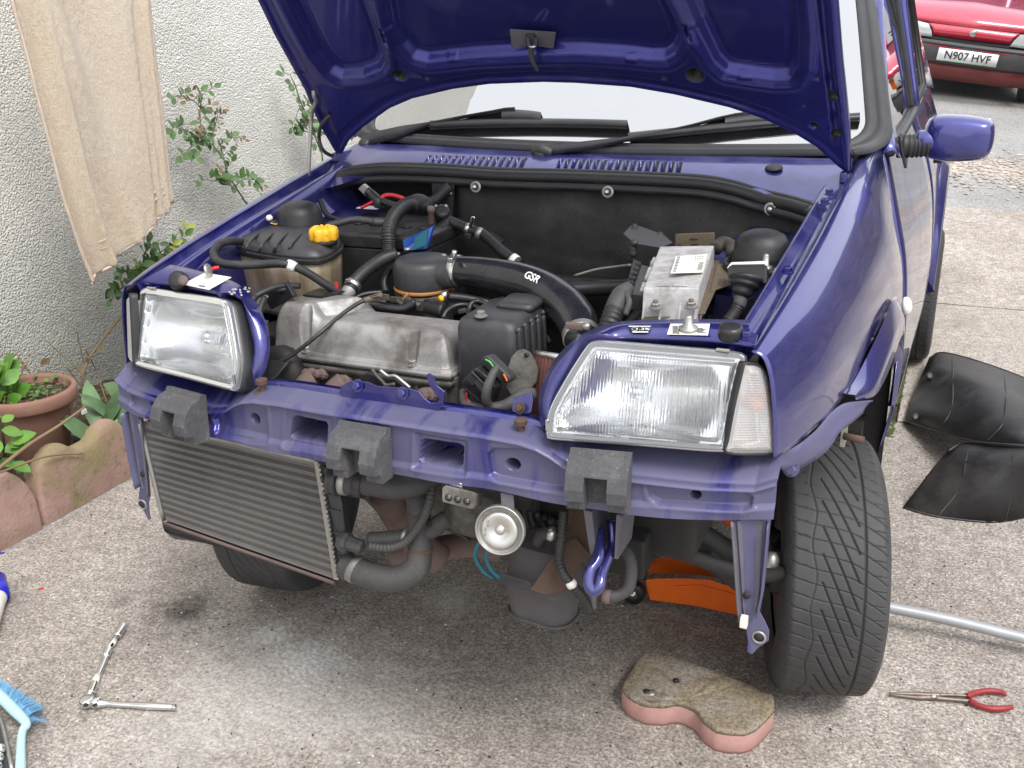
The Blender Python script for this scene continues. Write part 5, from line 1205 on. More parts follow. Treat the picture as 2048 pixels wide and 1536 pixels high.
lathe('hose_clamp', [(.0092, -.004), (.0098, 0), (.0092, .004)], Y(480, 484, -.36), (1, -.2, 0), M['steel'], oh, 14)
lathe('hose_clip', [(.0095, -.008), (.010, 0), (.0095, .008)], Y(583, 532, -.445), (1, 0, -.35), M['white'], oh, 12)
box('tape_flag', Y(673, 571, -.40), (.006, .002, .012), M['red'], oh, bevel=.0005)
# ---- battery with clamps and cables
bt = [Z(*p, .925) for p in ((672,432),(762,420),(868,436),(882,462),(770,484),(682,480))]
bt = [Vector((-.405,-.045,.925)), Vector((-.17,-.045,.925)), Vector((-.165,-.235,.925)), Vector((-.40,-.245,.925))]
batt = obj('battery', *ringbox_g([[p+Vector((0, 0, -.19)) for p in bt], [p+Vector((0, 0, -.03)) for p in bt]]), M['plastic'], car, bevel=.004)
bc_ = sum(bt, Vector())/4
obj('battery_lid', *ringbox_g([[bc_+(p-bc_)*1.02+Vector((0, 0, -.029)) for p in bt], [bc_+(p-bc_)*1.02+Vector((0, 0, -.006)) for p in bt], [bc_+(p-bc_)*.94+Vector((0, 0, .0)) for p in bt]]), M['plastic'], batt, bevel=.003)
for k in range(6): lathe('cell_plug', [(.010, 0), (.010, .003), (.004, .004)], (-.38+k*.036, -.17, .925), UP, M['rubber'], batt, 14)
box('battery_sticker', Y(740, 415, -.07), (.05, .03, .001), M['paper'], batt, bevel=0)
v, f = hexa_g([Y(806,480,-.26), Y(866,452,-.22), Y(852,497,-.24), Y(808,502,-.26)], [p+Vector((0, .01, 0)) for p in (Y(806,480,-.26), Y(866,452,-.22), Y(852,497,-.24), Y(808,502,-.26))]); obj('battery_label', v, f, M['bluebox'], batt)
obj('battery_label', *hexa_g([Y(830,474,-.262), Y(856,458,-.25), Y(852,490,-.25), Y(826,500,-.262)], [p+Vector((0, .004, 0)) for p in (Y(830,474,-.262), Y(856,458,-.25), Y(852,490,-.25), Y(826,500,-.262))]), M['teal'], batt)
hc_ = tube('corrugated_hose', ptsY([(778,510,-.27),(778,490,-.26),(778,462,-.25),(784,440,-.22),(798,420,-.19),(815,408,-.16),(832,406,-.14),(852,412,-.12)]), .0125, M['rubber'], car, 16, corr=(.0048, .0016))
tube('sleeve', ptsY([(822,410,-.15),(838,404,-.13),(856,413,-.11)]), .0165, M['rubber'], hc_, 14)
tube('corrugated_pipe', ptsY([(655,452,-.27),(685,444,-.25),(712,439,-.24),(745,443,-.22),(752,444,-.22)]), .0062, M['plastic_grey'], car, 10, corr=(.004, .001))
tube('sleeve', ptsY([(748,444,-.22),(773,445,-.21)]), .0085, M['plastic_grey'], car, 12)
tube('battery_cable', ptsY([(763,404,-.10),(766,393,-.09),(780,390,-.08),(799,394,-.08),(816,402,-.09)]), .0042, M['red'], car, 8)
tube('battery_cable', ptsY([(722,416,-.10),(736,409,-.10),(748,402,-.10)]), .0032, M['red'], car, 8)
tm = obj('terminal_lever', *hexa_g(ptsY([(716,378,-.08),(726,368,-.08),(738,378,-.08),(730,392,-.08)]), [p+Vector((0, .01, 0)) for p in ptsY([(716,378,-.08),(726,368,-.08),(738,378,-.08),(730,392,-.08)])]), M['zinc'], car, bevel=.001)
tube('terminal_arm', ptsY([(734,382,-.09),(745,390,-.09),(757,402,-.10),(757,414,-.10)]), .010, M['plastic'], car, 8)
tube('battery_cable', ptsY([(765,402,-.10),(785,410,-.11),(805,414,-.13)]), .007, M['rubber'], car, 10)
tube('dark_hose', ptsY([(640,400,-.08),(655,430,-.12),(690,445,-.16)]), .006, M['rubber'], car, 8)
# ---- brake servo side items, warning label
obj('warning_label', [TOP(a, b, -.03) for a, b in ((540,447),(596,403),(590,422),(552,450))], [(0, 1, 2, 3)], M['printyellow'], car, solid=.0008)
obj('warning_label', [TOP(a, b, -.0288) for a, b in ((543,446),(592,407),(588,420),(553,447))], [(0, 1, 2, 3)], M['print'], car, solid=.0004)
lathe('white_knob', [(.005, 0), (.007, .004), (.005, .009), (.002, .010)], Y(540, 440, -.28), (0, -.3, 1), M['white'], car, 14)
# ---- rubber bonnet prop boots etc. on the left slam panel
lathe('rubber_stop', [(.016, -.012), (.017, 0), (.015, .010), (.009, .013), (0, .012)], Y(358, 562, -.60), (.3, -.8, .5), M['rubber'], car, 16)
lathe('stop_washer', [(.0085, 0), (.0085, .003), (.003, .004)], Y(367, 561, -.617), (.3, -.8, .5), M['rust_pink'], car, 14)
def decal(name, l, off, mt, parent=None):
    P = [TOP(a, b, off) for a, b in l]; return obj(name, P, [tuple(range(len(P)))], mt, parent or surL, solid=.0006)
lb_ = decal('paper_label', [(365,569),(410,546),(463,555),(418,580)], .0015, M['paper']); decal('label_print', [(395,572),(400,570),(412,572),(407,575)], .0025, M['printgrey'], lb_)
for k in range(14):
    cx, cy = 480+random.gauss(0, 9), 580+random.gauss(0, 5); decal('paint_chip', [(cx-random.uniform(1,4), cy), (cx, cy-random.uniform(1,2.5)), (cx+random.uniform(1,5), cy+1), (cx, cy+random.uniform(1,3))], .0012+k*.00005, M['ecu'])
lathe('stud', [(.004, -.004), (.011, -.002), (.011, .001), (.004, .002)], TOP(417, 540, .016), (1, .2, .3), M['zinc'], car, 14)
tube('stud_wire', [TOP(420, 540, .012), TOP(430, 536, .012), TOP(438, 535, .012)], .003, M['red'], car, 6)
# ---- stickers and stud on the right slam panel
def decR(name, l, off, mt, parent=None): P = [TOP(a, b, off) for a, b in l]; return obj(name, P, [tuple(range(len(P)))], mt, parent or surround_, solid=.0005)
s1 = decR('sticker', [(1256,653),(1302,653),(1296,664),(1264,664)], .0016, M['print'])
ex_ = (TOP(1300,658)-TOP(1258,658)).normalized(); ey_ = (TOP(1278,650)-TOP(1278,664)).normalized()
text('1.3%', 'sticker_print', .0095, TOP(1285, 658, .0026), ex_, ey_, M['printwhite'], s1, sx=1.1)
tube('sticker_print', [TOP(a, b, .0026) for a, b in ((1263,658),(1267,655),(1272,656),(1274,658),(1272,661),(1267,661),(1263,658))], .0003, M['printwhite'], s1, 4, 1, smooth=False)
decR('sticker_edge', [(1257,652.3),(1302,652.3),(1300,653.5),(1258,653.5)], .0025, M['printwhite'], s1); decR('sticker_edge', [(1264,663.5),(1297,663.5),(1296,665),(1265,665)], .0025, M['printwhite'], s1)
s2_ = decR('sticker', [(1341,648),(1420,648),(1416,671),(1334,669)], .0016, M['paper'])
for k in range(7):
    decR('sticker_print', [(1345+k*.0, 652+k*2.3), (1356, 652+k*2.3), (1356, 653+k*2.3), (1345, 653+k*2.3)], .0026, M['printgrey'], s2_)
    if k > 1: decR('sticker_print', [(1394, 652+k*2.1), (1412-(k % 3)*3, 652+k*2.1), (1412-(k % 3)*3, 652.8+k*2.1), (1394, 652.8+k*2.1)], .0026, M['printgrey'], s2_)
decR('sticker_print', [(1358,651),(1359.5,651),(1358,668),(1356.5,668)], .0027, M['print'], s2_)
tube('sticker_print', [TOP(1367+4*math.cos(a), 661+4*math.sin(a), .0028) for a in np.linspace(2.2, 5.4, 9)], .0004, M['print'], s2_, 4, 1, smooth=False)
mb = MB(); mb.add(lathe_g([(.014, .0), (.013, .004), (.008, .006), (.0075, .009), (.0055, .010), (.005, .019), (.0035, .021)], TOP(1377, 660, .001), (0, -.1, 1), 12)); mb.build('threaded_stud', M['zinc'], car, smooth=True)
lathe('rubber_stop', [(.0155, 0), (.0165, .003), (.0168, .012), (.0150, .017), (.011, .0175), (.006, .016), (0, .0165)], TOP(1461, 676, .0), (0, -.12, 1), M['rubber_clean'], car, 28)
pl2 = prism('corner_plate', [TOP(a, b, .002) for a, b in ((1474,676),(1500,664),(1516,672),(1511,692),(1476,684))], (0, 0, .002), M['paint_bay'], car)
bolt(TOP(1492, 675, .004), (0, -.16, 1), M['paint_bay'], pl2, .0068, .007)
# ---- valve cover (heightfield casting)
nu, nv = 250, 96; gx = np.linspace(-.342, .026, nu); gy2 = np.linspace(-.508, -.372, nv); UX, UY = np.meshgrid(gx, gy2)
poly = [(-.340,-.470),(-.335,-.500),(-.320,-.506),(-.12,-.506),(.005,-.506),(.020,-.498),(.024,-.48),(.024,-.376),(-.335,-.376)]
s_c = -sdf(poly, UX, UY)
hm = .062+.0*UX; raised = sst(-.236, -.262, UX); dl = np.hypot(UX+.262+.0, UY+.43)
a_, b__ = np.array((-.262, -.440)), np.array((-.196, -.372)); t = np.clip(((UX-a_[0])*(b__[0]-a_[0])+(UY-a_[1])*(b__[1]-a_[1]))/((b__-a_)@(b__-a_)), 0, 1); dcap = np.hypot(UX-a_[0]-t*(b__[0]-a_[0]), UY-a_[1]-t*(b__[1]-a_[1]))
raised = np.maximum(raised, sst(.034, .016, dcap)); hm = hm+.024*raised
sh = lambda d, r: np.sqrt(np.clip(1-(1-np.clip(d/r, 0, 1))**2, 0, 1))
Hc = .006*sh(s_c, .002)+(hm-.006)*sh(s_c-.008, .026)
for xb in (X(0,0,0).x*0-.262, -.052):
    d = np.hypot((UX-xb)/.72, (UY+.499)/1.5); Hc = np.where(s_c > .004, Hc-(Hc-.008)*sst(.018, .006, d), Hc)
Hc += .0012*sst(.004, .001, np.abs(s_c-.030))*0
ok = s_c > -.002
vs = [(UX[i, j], UY[i, j], .764+float(Hc[i, j])) for i in range(nv) for j in range(nu)]
kp = ok[:-1, :-1] & ok[1:, 1:]
v_, f_ = compact(vs, grid_faces(nu, nv, kp)); engine = obj('engine', *ringbox_g([rr(-.14, -.40, .17, .10, .50, .02), rr(-.14, -.40, .175, .10, .758, .02)]), M['alu_dark'], car, bevel=.003)
vc = obj('valve_cover', v_, f_, M['alu'], engine, smooth=True)
def edge_strip(z0, z1, out, name, mt):
    P = [Vector((x, y, 0)) for x, y in smoothpoly([(-.340,-.470),(-.335,-.502),(-.20,-.508),(-.12,-.508),(.005,-.508),(.022,-.498),(.026,-.47),(.026,-.376),(-.335,-.376)], 4)]
    c = Vector((-.155, -.44, 0)); R1 = []
    for z, o in ((z0, 0), (z0, out), (z1, out), (z1, 0)): R1.append([Vector((p.x+(.0 if abs(p.x-c.x) < .1 else math.copysign(o, p.x-c.x)), p.y-o if p.y < -.45 else p.y, z)) for p in P])
    return rings_loft(name, R1, mt, engine)
edge_strip(.757, .7655, .0015, 'cover_flange', M['alu']); edge_strip(.752, .757, -.001, 'cover_gasket', M['rubber']); edge_strip(.742, .752, .002, 'head_flange', M['alu_dark'])
for xb in (-.262, -.052): bolt((xb, -.497, .7705), (0, -.1, 1), M['zinc'], engine, .0068, .006)
lathe('breather_spigot', [(.013, -.01), (.0135, .02), (.012, .022)], Y(694, 588, -.385), (Y(711,562,-.36)-Y(694,588,-.385)), M['alu'], engine, 16)
bh2_ = tube('breather_hose', ptsY([(699,580,-.378),(711,562,-.36),(735,539,-.34),(766,518,-.32),(792,508,-.30)]), [.0145,.0125,.0118,.0115,.0115], M['rubber'], car, 14)
ax_ = (Y(711,562,-.36)-Y(699,580,-.378)).normalized()
lathe('hose_clamp', [(.0150, -.005), (.0157, -.004), (.0157, .004), (.0150, .005)], Y(706,570,-.37), ax_, M['steel'], bh2_, 20); box('clamp_screw', Y(696, 561, -.385), (.008, .006, .006), M['steel'], bh2_, bevel=.001)
obj('cover_plate', *hexa_g([Vector((-.300,-.440,.8515)), Vector((-.262,-.440,.8515)), Vector((-.240,-.395,.8515)), Vector((-.296,-.395,.8515))], [Vector((-.300,-.440,.8545)), Vector((-.262,-.440,.8545)), Vector((-.240,-.395,.8545)), Vector((-.296,-.395,.8545))]), M['plastic'], engine)
# head front face: ribs, ports, rusty manifold nuts, loom
for x in np.linspace(-.30, .01, 7):
    mb = MB(); mb.add(box_g((x, -.503, .72), (.008, .010, .05))); mb.build('casting_rib', M['alu_dark'], engine, bevel=.002)
for px, py, r in ((619, 752, .013), (640, 748, .008), (683, 765, .013), (668, 776, .010), (852, 790, .012)):
    lathe('manifold_nut', [(r*1.25, -.012), (r*1.25, -.002), (r, .0), (r, .010), (r*.5, .013), (0, .013)], Y(px, py, -.515), (-.2, -1, .35), M['rust_pink'], engine, 10, smooth=False)
for l in ([(600,790,-.53),(612,770,-.53),(625,762,-.52)], [(660,795,-.54),(672,780,-.53),(690,765,-.52)]): tube('manifold_runner', ptsY(l), .020, M['rust_pink'], engine, 12)
tube('manifold', [(-.30,-.55,.66), (-.18,-.57,.665), (-.05,-.57,.66), (.03,-.55,.65)], .030, M['rust_pink'], engine, 12)
box('casting_pad', (-.17, -.502, .715), (.05, .008, .022), M['alu'], engine); box('casting_pad', (-.06, -.502, .715), (.06, .008, .02), M['alu'], engine)
lathe('dark_pulley', [(.02, 0), (.05, .002), (.05, .03), (.02, .032)], Y(575, 745, -.50), (-.2, -1, .2), M['dark'], engine, 20)
tube('throttle_cable', ptsY([(762,591,-.40),(728,601,-.42),(686,627,-.46),(637,669,-.51),(590,706,-.535),(560,723,-.55),(530,731,-.56)]), .0036, M['rubber_clean'], car, 10)
tube('cable_ferrule', ptsY([(765,589,-.398),(752,594,-.403),(738,598,-.412),(728,601,-.42)]), .0055, M['brown_plate'], car, 10)
box('cable_bracket', Y(768, 594, -.385), (.022, .004, .012), M['alu_dark'], car)
# left side cables by the headlamp
for l in ([(500,600,-.53),(525,585,-.51),(560,572,-.48),(600,572,-.45)], [(495,625,-.54),(505,600,-.53),(530,583,-.50),(575,578,-.47)], [(524,700,-.56),(522,650,-.56),(520,620,-.55),(530,595,-.53)], [(534,720,-.56),(530,680,-.56),(531,640,-.55)]):
    tube('loom', ptsY(l), .0055, M['rubber'], car, 8)
box('black_bracket', Y(560, 590, -.47), (.06, .012, .03), M['plastic'], car, Matrix.Rotation(-.5, 3, 'Y')); box('white_plug', Y(525, 600, -.50), (.012, .012, .022), M['white'], car, Matrix.Rotation(.5, 3, 'Y'))
# ---- throttle drum with snout, gasket, carb base
DC = Vector((-.134, -.295, .0)); dr = .0555
drum = lathe('intake_drum', [(dr*.98, 0), (dr, .004), (dr, .030), (dr*.97, .041), (dr*.88, .049), (dr*.6, .053), (0, .054)], DC+Vector((0, 0, .850)), (0, -.03, 1), M['plastic_grey'], car, 48)
tube('drum_snout', [DC+Vector((.012, -.006, .874)), DC+Vector((.045, -.010, .877)), DC+Vector((.070, -.012, .879))], [.028, .0265, .0255], M['plastic_grey'], drum, 24)
lathe('drum_gasket', [(dr*.99, 0), (dr*1.01, .002), (dr*1.01, .0065), (dr*.98, .007)], DC+Vector((0, 0, .8435)), (0, -.03, 1), M['gasket'], drum, 48)
lathe('drum_base', [(dr*.7, -.012), (dr*.98, -.006), (dr*1.0, 0), (dr*.98, .001)], DC+Vector((0, 0, .839)), (0, -.03, 1), M['plastic_grey'], drum, 40)
for a in (-2.0, -1.2, -.5): mb = MB(); c = DC+Vector((math.cos(a)*.048, math.sin(a)*.052, .826)); mb.add(box_g(c, (.016, .012, .022))); mb.build('base_lug', M['alu_dark'], drum, bevel=.002)
for px, py in ((794, 509), (886, 512), (815, 499)): lathe('lid_screw', [(.007, 0), (.006, .003), (0, .004)], Y(px, py, -.27), (0, -.1, 1), M['zinc'], drum, 12)
# ---- big black intake hose with white print
hp = [(912,541,-.302),(950,544,-.305),(1000,551,-.312),(1050,563,-.322),(1096,584,-.34),(1132,612,-.37),(1156,646,-.405),(1164,680,-.44)]
hr = [.0262, .0275, .029, .0305, .0325, .0335, .0325, .028]
HP = [Y(a, b, y) for a, b, y in hp]
ih = tube('intake_hose', HP, hr, M['rubber_gloss'], car, 32, 8)
axh = (HP[1]-HP[0]).normalized()
lathe('hose_clamp', [(.0275, -.007), (.0285, -.0065), (.0285, .0065), (.0275, .007)], HP[0]+axh*.002, axh, M['steel'], ih, 36)
box('clamp_screw', Y(905, 520, -.335)+Vector((0, 0, .004)), (.010, .022, .010), M['steel'], ih, Matrix.Rotation(.3, 3, 'X'), bevel=.002); lathe('clamp_screw_head', [(.0045, 0), (.0045, .01)], Y(908, 512, -.33), (.2, 0, 1), M['steel'], ih, 10)
for k in range(14):
    a = -.6+k*.12
axh2 = (HP[7]-HP[6]).normalized(); lathe('hose_clamp', [(.0295, -.007), (.0305, -.006), (.0305, .006), (.0295, .007)], HP[6].lerp(HP[7], .75), axh2, M['zinc'], ih, 30)
box('clamp_screw', Y(1150, 652, -.47), (.030, .010, .010), M['rust_pink'], ih, bevel=.002); lathe('clamp_screw_head', [(.006, 0), (.006, .012)], Y(1166, 652, -.47), (1, 0, 0), M['zinc'], ih, 10)
# print on the hose: letters bent round the tube
def hose_text():
    C_ = catmull(HP, 8); c = C_[int(len(C_)*.47)]; 
    # find point on the tube surface under photo pixel (1067, 557)
    best = None; d = Vector(ray(1067, 557)).normalized(); o = Vector(CAM)
    Rr = [float(np.interp(i/(len(C_)-1)*7, range(8), hr)) for i in range(len(C_))]
    t = 1.2
    while t < 2.2:
        p = o+d*t; k = min(range(len(C_)), key=lambda i: (C_[i]-p).length)
        if (C_[k]-p).length < Rr[k]: best = (p, k); break
        t += .0015
    if not best: return
    p, k = best; ax = (C_[k+1]-C_[k-1]).normalized(); n_ = (p-C_[k]); n_ = (n_-ax*n_.dot(ax)).normalized(); up = n_.cross(ax); 
    if up.z < 0: up = -up
    cu = bpy.data.curves.new('t', 'FONT'); cu.body = 'GSR'; cu.size = .0185; cu.align_x = 'CENTER'; cu.align_y = 'CENTER'; cu.offset = .00045
    tmp = bpy.data.objects.new('t', cu); COL.objects.link(tmp); me = bpy.data.meshes.new_from_object(tmp.evaluated_get(bpy.context.evaluated_depsgraph_get())); bpy.data.objects.remove(tmp)
    bm = bmesh.new(); bm.from_mesh(me); bmesh.ops.triangulate(bm, faces=bm.faces); bmesh.ops.subdivide_edges(bm, edges=[e for e in bm.edges if e.calc_length() > .003], cuts=2)
    R0 = Rr[k]+.0007; vs = []
    for v in bm.verts:
        a = v.co.y/R0; vs.append(C_[k]+ax*(v.co.x*1.0)+(n_*math.cos(a)+up*math.sin(a))*R0+n_*0-(n_*(0)))
    # follow the bend of the hose
    for i, v in enumerate(vs):
        q = min(range(1, len(C_)-1), key=lambda i: (C_[i]-v).length); A = C_[q]; axq = (C_[q+1]-C_[q-1]).normalized(); w = v-A; along = w.dot(axq); rad = w-axq*along; vs[i] = A+axq*along+rad.normalized()*(Rr[q]+.0022)
    bm.verts.index_update(); fs = [tuple(x.index for x in f.verts) for f in bm.faces]; obj('hose_print', vs, fs, M['printwhite'], ih); bm.free()
hose_text()
# ---- cone air filter
fc = Y(1133, 722, -.475); fa = Vector((.05, .42, 1)).normalized()
u_, w_, _d = frame(fa); rings = []
for h, r in ((-.11, .040), (-.02, .050), (0, .0505), (.002, .046)):
    rings.append([fc+fa*h+(u_*math.cos(a)+w_*math.sin(a))*(r+.0028*(1 if int(k) % 2 else -1)*(1 if h < .001 else 0)) for k, a in enumerate(np.linspace(0, 2*math.pi, 96, endpoint=False))])
flt = obj('air_filter', *ringbox_g(rings), M['filter'], car, smooth=True)
lathe('filter_rim', [(.050, -.002), (.0535, .0), (.0535, .006), (.050, .008), (.030, .009)], fc, fa, M['steel'], flt, 48)
# ---- ignition cover box
ic = Vector((.082, -.435, 0))
ib_ = obj('ignition_cover', *ringbox_g([rr(.086, -.432, .054, .072, .675, .012), rr(.084, -.432, .052, .070, .845, .014), rr(.083, -.431, .048, .067, .857, .016), rr(.083, -.430, .040, .060, .862, .016)]), M['plastic_grey'], car, smooth=True)
obj('cover_lid', *ringbox_g([rr(.102, -.395, .034, .036, .861, .012), rr(.102, -.395, .032, .034, .869, .012), rr(.102, -.393, .026, .028, .872, .012)]), M['plastic_grey'], ib_, smooth=True)
for k in range(5):
    x = .1385; y = -.490+k*.026; tube('cover_rib', [(x-.001, y, .848-.002*k+.004), (x+.001, y, .80), (x+.002, y, .70)], .0045, M['plastic_grey'], ib_, 8); lathe('rib_cap', [(.0055, -.002), (.005, .003), (0, .006)], (x-.002, y, .848), (.3, -.2, 1), M['plastic_grey'], ib_, 10)
bolt(Y(962, 634, -.49)+Vector((0, 0, .001)), (0, 0, 1), M['zinc'], ib_, .007, .006)
box('clip', Y(1000, 616, -.42), (.014, .003, .012), M['zinc'], ib_)
# ---- HT leads and small pipes behind the cover
for l, r in (([(886,636,-.40),(894,622,-.39),(910,612,-.38),(930,609,-.37),(954,614,-.37),(978,627,-.38)], .0042), ([(937,640,-.40),(938,620,-.38),(944,606,-.37),(957,602,-.36),(972,608,-.36),(986,621,-.36)], .0042),
             ([(718,607,-.385),(760,612,-.38),(800,618,-.375),(818,612,-.37),(830,602,-.365)], .0078), ([(898,593,-.35),(930,596,-.34),(970,604,-.33),(1010,614,-.32),(1040,630,-.32)], .0072),
             ([(772,585,-.33),(768,565,-.31),(776,545,-.29),(790,530,-.28)], .0062), ([(700,600,-.38),(730,588,-.36),(765,584,-.34)], .0045), ([(1000,600,-.26),(1060,640,-.27),(1100,690,-.30)], .008), ([(850,600,-.34),(880,612,-.35),(890,630,-.36)], .004)):
    tube('pipe', ptsY(l), r, M['rubber_clean'], car, 10, corr=(.004, .001) if r == .0062 else None)
sol = lathe('solenoid', [(.008, 0), (.0125, .002), (.0125, .030), (.0135, .031), (.0135, .036), (.011, .038)], Y(850, 614, -.375), (1, 0, -.08), M['rubber'], car, 20)
box('carburettor', (-.13, -.30, .79), (.08, .07, .07), M['alu_dark'], car, bevel=.006); box('bracket', Y(795, 600, -.36), (.03, .006, .012), M['alu_dark'], car)
for px, py in ((815, 600), (830, 606), (800, 604), (870, 600), (905, 610), (925, 622), (760, 603)): box('small_part', Y(px, py, -.36+random.uniform(-.01, .02)), (random.uniform(.01, .025), .01, random.uniform(.006, .014)), M[random.choice(['plastic', 'alu_dark', 'plastic_grey'])], car, Matrix.Rotation(random.uniform(-.6, .6), 3, 'Y'))
lathe('yellow_cap', [(.006, 0), (.006, .005)], Y(884, 597, -.355), (-.2, -1, .2), M['yellow'], car, 12); lathe('hose_clamp', [(.0085, -.005), (.009, 0), (.0085, .005)], Y(890, 591, -.35), (1, 0, 0), M['steel'], car, 14)
tube('copper_wire', ptsY([(805,600,-.38),(812,592,-.38),(818,586,-.37)]), .0015, M['gasket'], car, 6)
# ---- heater hoses on the bulkhead
hh = tube('heater_hose', ptsY([(866,470,-.13),(868,448,-.11),(876,436,-.10),(894,440,-.10),(915,449,-.10),(940,459,-.105),(965,468,-.11),(985,484,-.13),(1005,503,-.15),(1040,528,-.17)]), .0108, M['rubber'], car, 14)
tube('heater_hose', ptsY([(884,420,-.08),(893,430,-.09),(888,452,-.12),(872,466,-.14),(860,480,-.17),(855,500,-.20)]), .0115, M['rubber'], car, 14)
lathe('hose_clamp', [(.0118, -.005), (.0124, 0), (.0118, .005)], Y(960, 467, -.11), (1, -.1, -.42), M['zinc'], hh, 18); lathe('hose_clamp', [(.0118, -.005), (.0124, 0), (.0118, .005)], Y(936, 458, -.105), (1, 0, -.35), M['steel'], hh, 18)
prism('clamp_lever', ptsY([(936,454,-.12),(941,434,-.12),(947,432,-.12),(950,436,-.12),(944,456,-.12)]), (0, .003, 0), M['chrome'], hh); box('clamp_block', Y(936, 473, -.12), (.014, .01, .012), M['plastic'], hh)
box('hose_bracket', Y(990, 478, -.11), (.035, .02, .012), M['plastic'], hh, Matrix.Rotation(.5, 3, 'Y')); lathe('hose_tape', [(.0112, -.008), (.0118, 0), (.0112, .008)], Y(1030, 521, -.165), (1, -.3, -.6), M['paper'], hh, 14)
mbv = lathe('bleed_screw', [(.004, -.03), (.006, -.028), (.006, -.006), (.008, -.005), (.008, .004), (.004, .006)], Y(862, 418, -.14), (.05, 0, 1), M['rust_pink'], car, 12)
for k, px in enumerate((872, 882, 892)): lathe('hose_end_clip', [(.004, 0), (.005, .003), (.002, .006)], Y(px, 415, -.10), (0, -.3, 1), M['zinc'], car, 8)
lathe('hose_end', [(.014, -.01), (.016, -.006), (.0165, .0), (.014, .005), (.010, .006)], Y(884, 423, -.11), (.3, -.6, .8), M['rubber'], car, 20)
tube('bulkhead_pipe', ptsY([(1148,552,-.10),(1190,540,-.10),(1230,534,-.11),(1262,530,-.13)]), .003, M['zinc'], car, 8)
tube('steering_rail', ptsY([(1130,580,-.12),(1200,575,-.10),(1280,572,-.10)]), .016, M['plastic'], car, 12); tube('steering_rail', [(-.3, -.02, .80), (.35, -.02, .80)], .018, M['dark'], car, 10, 2)
# ---- engine control unit on its tray
e0 = [Y(1288,576,-.455), Y(1397,577,-.455), Y(1428,492,-.205), Y(1320,494,-.205)]
ec = sum(e0, Vector())/4
def er(k, dz, dy=0): return [ec+(p-ec)*k+Vector((0, dy, dz)) for p in e0]
ecu = obj('engine_control_unit', *ringbox_g([er(1.03, -.060, -.004), er(1.02, -.010), er(1.0, 0), er(.97, .0015)]), M['ecu'], car, bevel=.0015)
obj('ecu_flange', *ringbox_g([er(1.06, -.064, -.004), er(1.06, -.058, -.004)]), M['ecu'], ecu, bevel=.001)
def EU(u, v, dz=0): return e0[0].lerp(e0[1], u).lerp(e0[3].lerp(e0[2], u), v)+Vector((0, 0, dz))
for u in (.03, .34, .70, .985):
    p = EU(u, 0, -.006); obj('ecu_rib', *hexa_g([p+Vector((-.0015, .0, -.004)), p+Vector((.0015, .0, -.004)), p+Vector((.0015, -.016, -.052)), p+Vector((-.0015, -.016, -.052))], [p+Vector((-.0015, .004, -.004)), p+Vector((.0015, .004, -.004)), p+Vector((.0015, .004, -.052)), p+Vector((-.0015, .004, -.052))]), M['ecu'], ecu)
ft = obj('ecu_foot', *hexa_g([EU(0, 0)+Vector((-.004, -.022, -.062)), EU(1, 0)+Vector((.004, -.022, -.062)), EU(1, 0)+Vector((.004, -.0, -.062)), EU(0, 0)+Vector((-.004, 0, -.062))], [EU(0, 0)+Vector((-.004, -.022, -.050)), EU(1, 0)+Vector((.004, -.022, -.050)), EU(1, 0)+Vector((.004, 0, -.050)), EU(0, 0)+Vector((-.004, 0, -.050))]), M['ecu'], ecu, bevel=.002)
for px, py in ((1311, 616), (1382, 614)): 
    c = Y(px, py, -.472); bolt(c, (0, -.1, 1), M['zinc'], ecu, .007, .005); lathe('stud_end', [(.0038, 0), (.0038, .012), (.002, .013)], c, (0, -.1, 1), M['rust_pink'], ecu, 8)
for u0, u1 in ((.24, .48), (.52, .80)): obj('ecu_rib', *hexa_g([EU(u0, .02, -.008), EU(u1, .02, -.008), EU(u1, .06, -.008), EU(u0, .06, -.008)], [EU(u0, .005, .004), EU(u1, .005, .004), EU(u1, .05, .004), EU(u0, .05, .004)]), M['ecu'], ecu, bevel=.001)
el = [Z(a, b, ec.z+.0070) for a, b in ((1352,513),(1415,509),(1406,545),(1341,547))]
lbl = obj('ecu_label', el, [(0, 1, 2, 3)], M['paper'], ecu, solid=.0006)
def EL(u, v): return el[0].lerp(el[1], u).lerp(el[3].lerp(el[2], u), v)+Vector((0, 0, .0008))
def strip(u0, v0, u1, v1, mt='print'): obj('label_print', [EL(u0, v0), EL(u1, v0), EL(u1, v1), EL(u0, v1)], [(0, 1, 2, 3)], M[mt], lbl)
for k in range(16): strip(.05, .05+k*.056, .15+.0*k, .05+k*.056+(.02 if k % 3 else .035))
for k in range(9): strip(.80+k*.017, .45, .80+k*.017+(.006 if k % 2 else .010), .88)
for k in range(5): strip(.62+k*.06, .10, .645+k*.06, .16); strip(.65+k*.05, .22, .67+k*.05, .30)
for x0 in range(4): EU(0, 0)
for a, b, s3_ in ((.12, .30, .02), (.42, .66, .02), (.75, .92, .018)):
    obj('ecu_lug', *hexa_g([EU(-s3_*6-.03, a, -.03), EU(0, a, -.03), EU(0, b, -.03), EU(-s3_*6-.03, b, -.03)], [EU(-s3_*6, a, -.012), EU(0, a, -.012), EU(0, b, -.012), EU(-s3_*6, b, -.012)]), M['ecu'], ecu, bevel=.001)
cn = obj('ecu_connector', *hexa_g(ptsY([(1250,578,-.44),(1262,584,-.44),(1284,524,-.24),(1266,517,-.24)]), [p+Vector((0, 0, -.03)) for p in ptsY([(1250,578,-.44),(1262,584,-.44),(1284,524,-.24),(1266,517,-.24)])]), M['plastic'], ecu, bevel=.003)
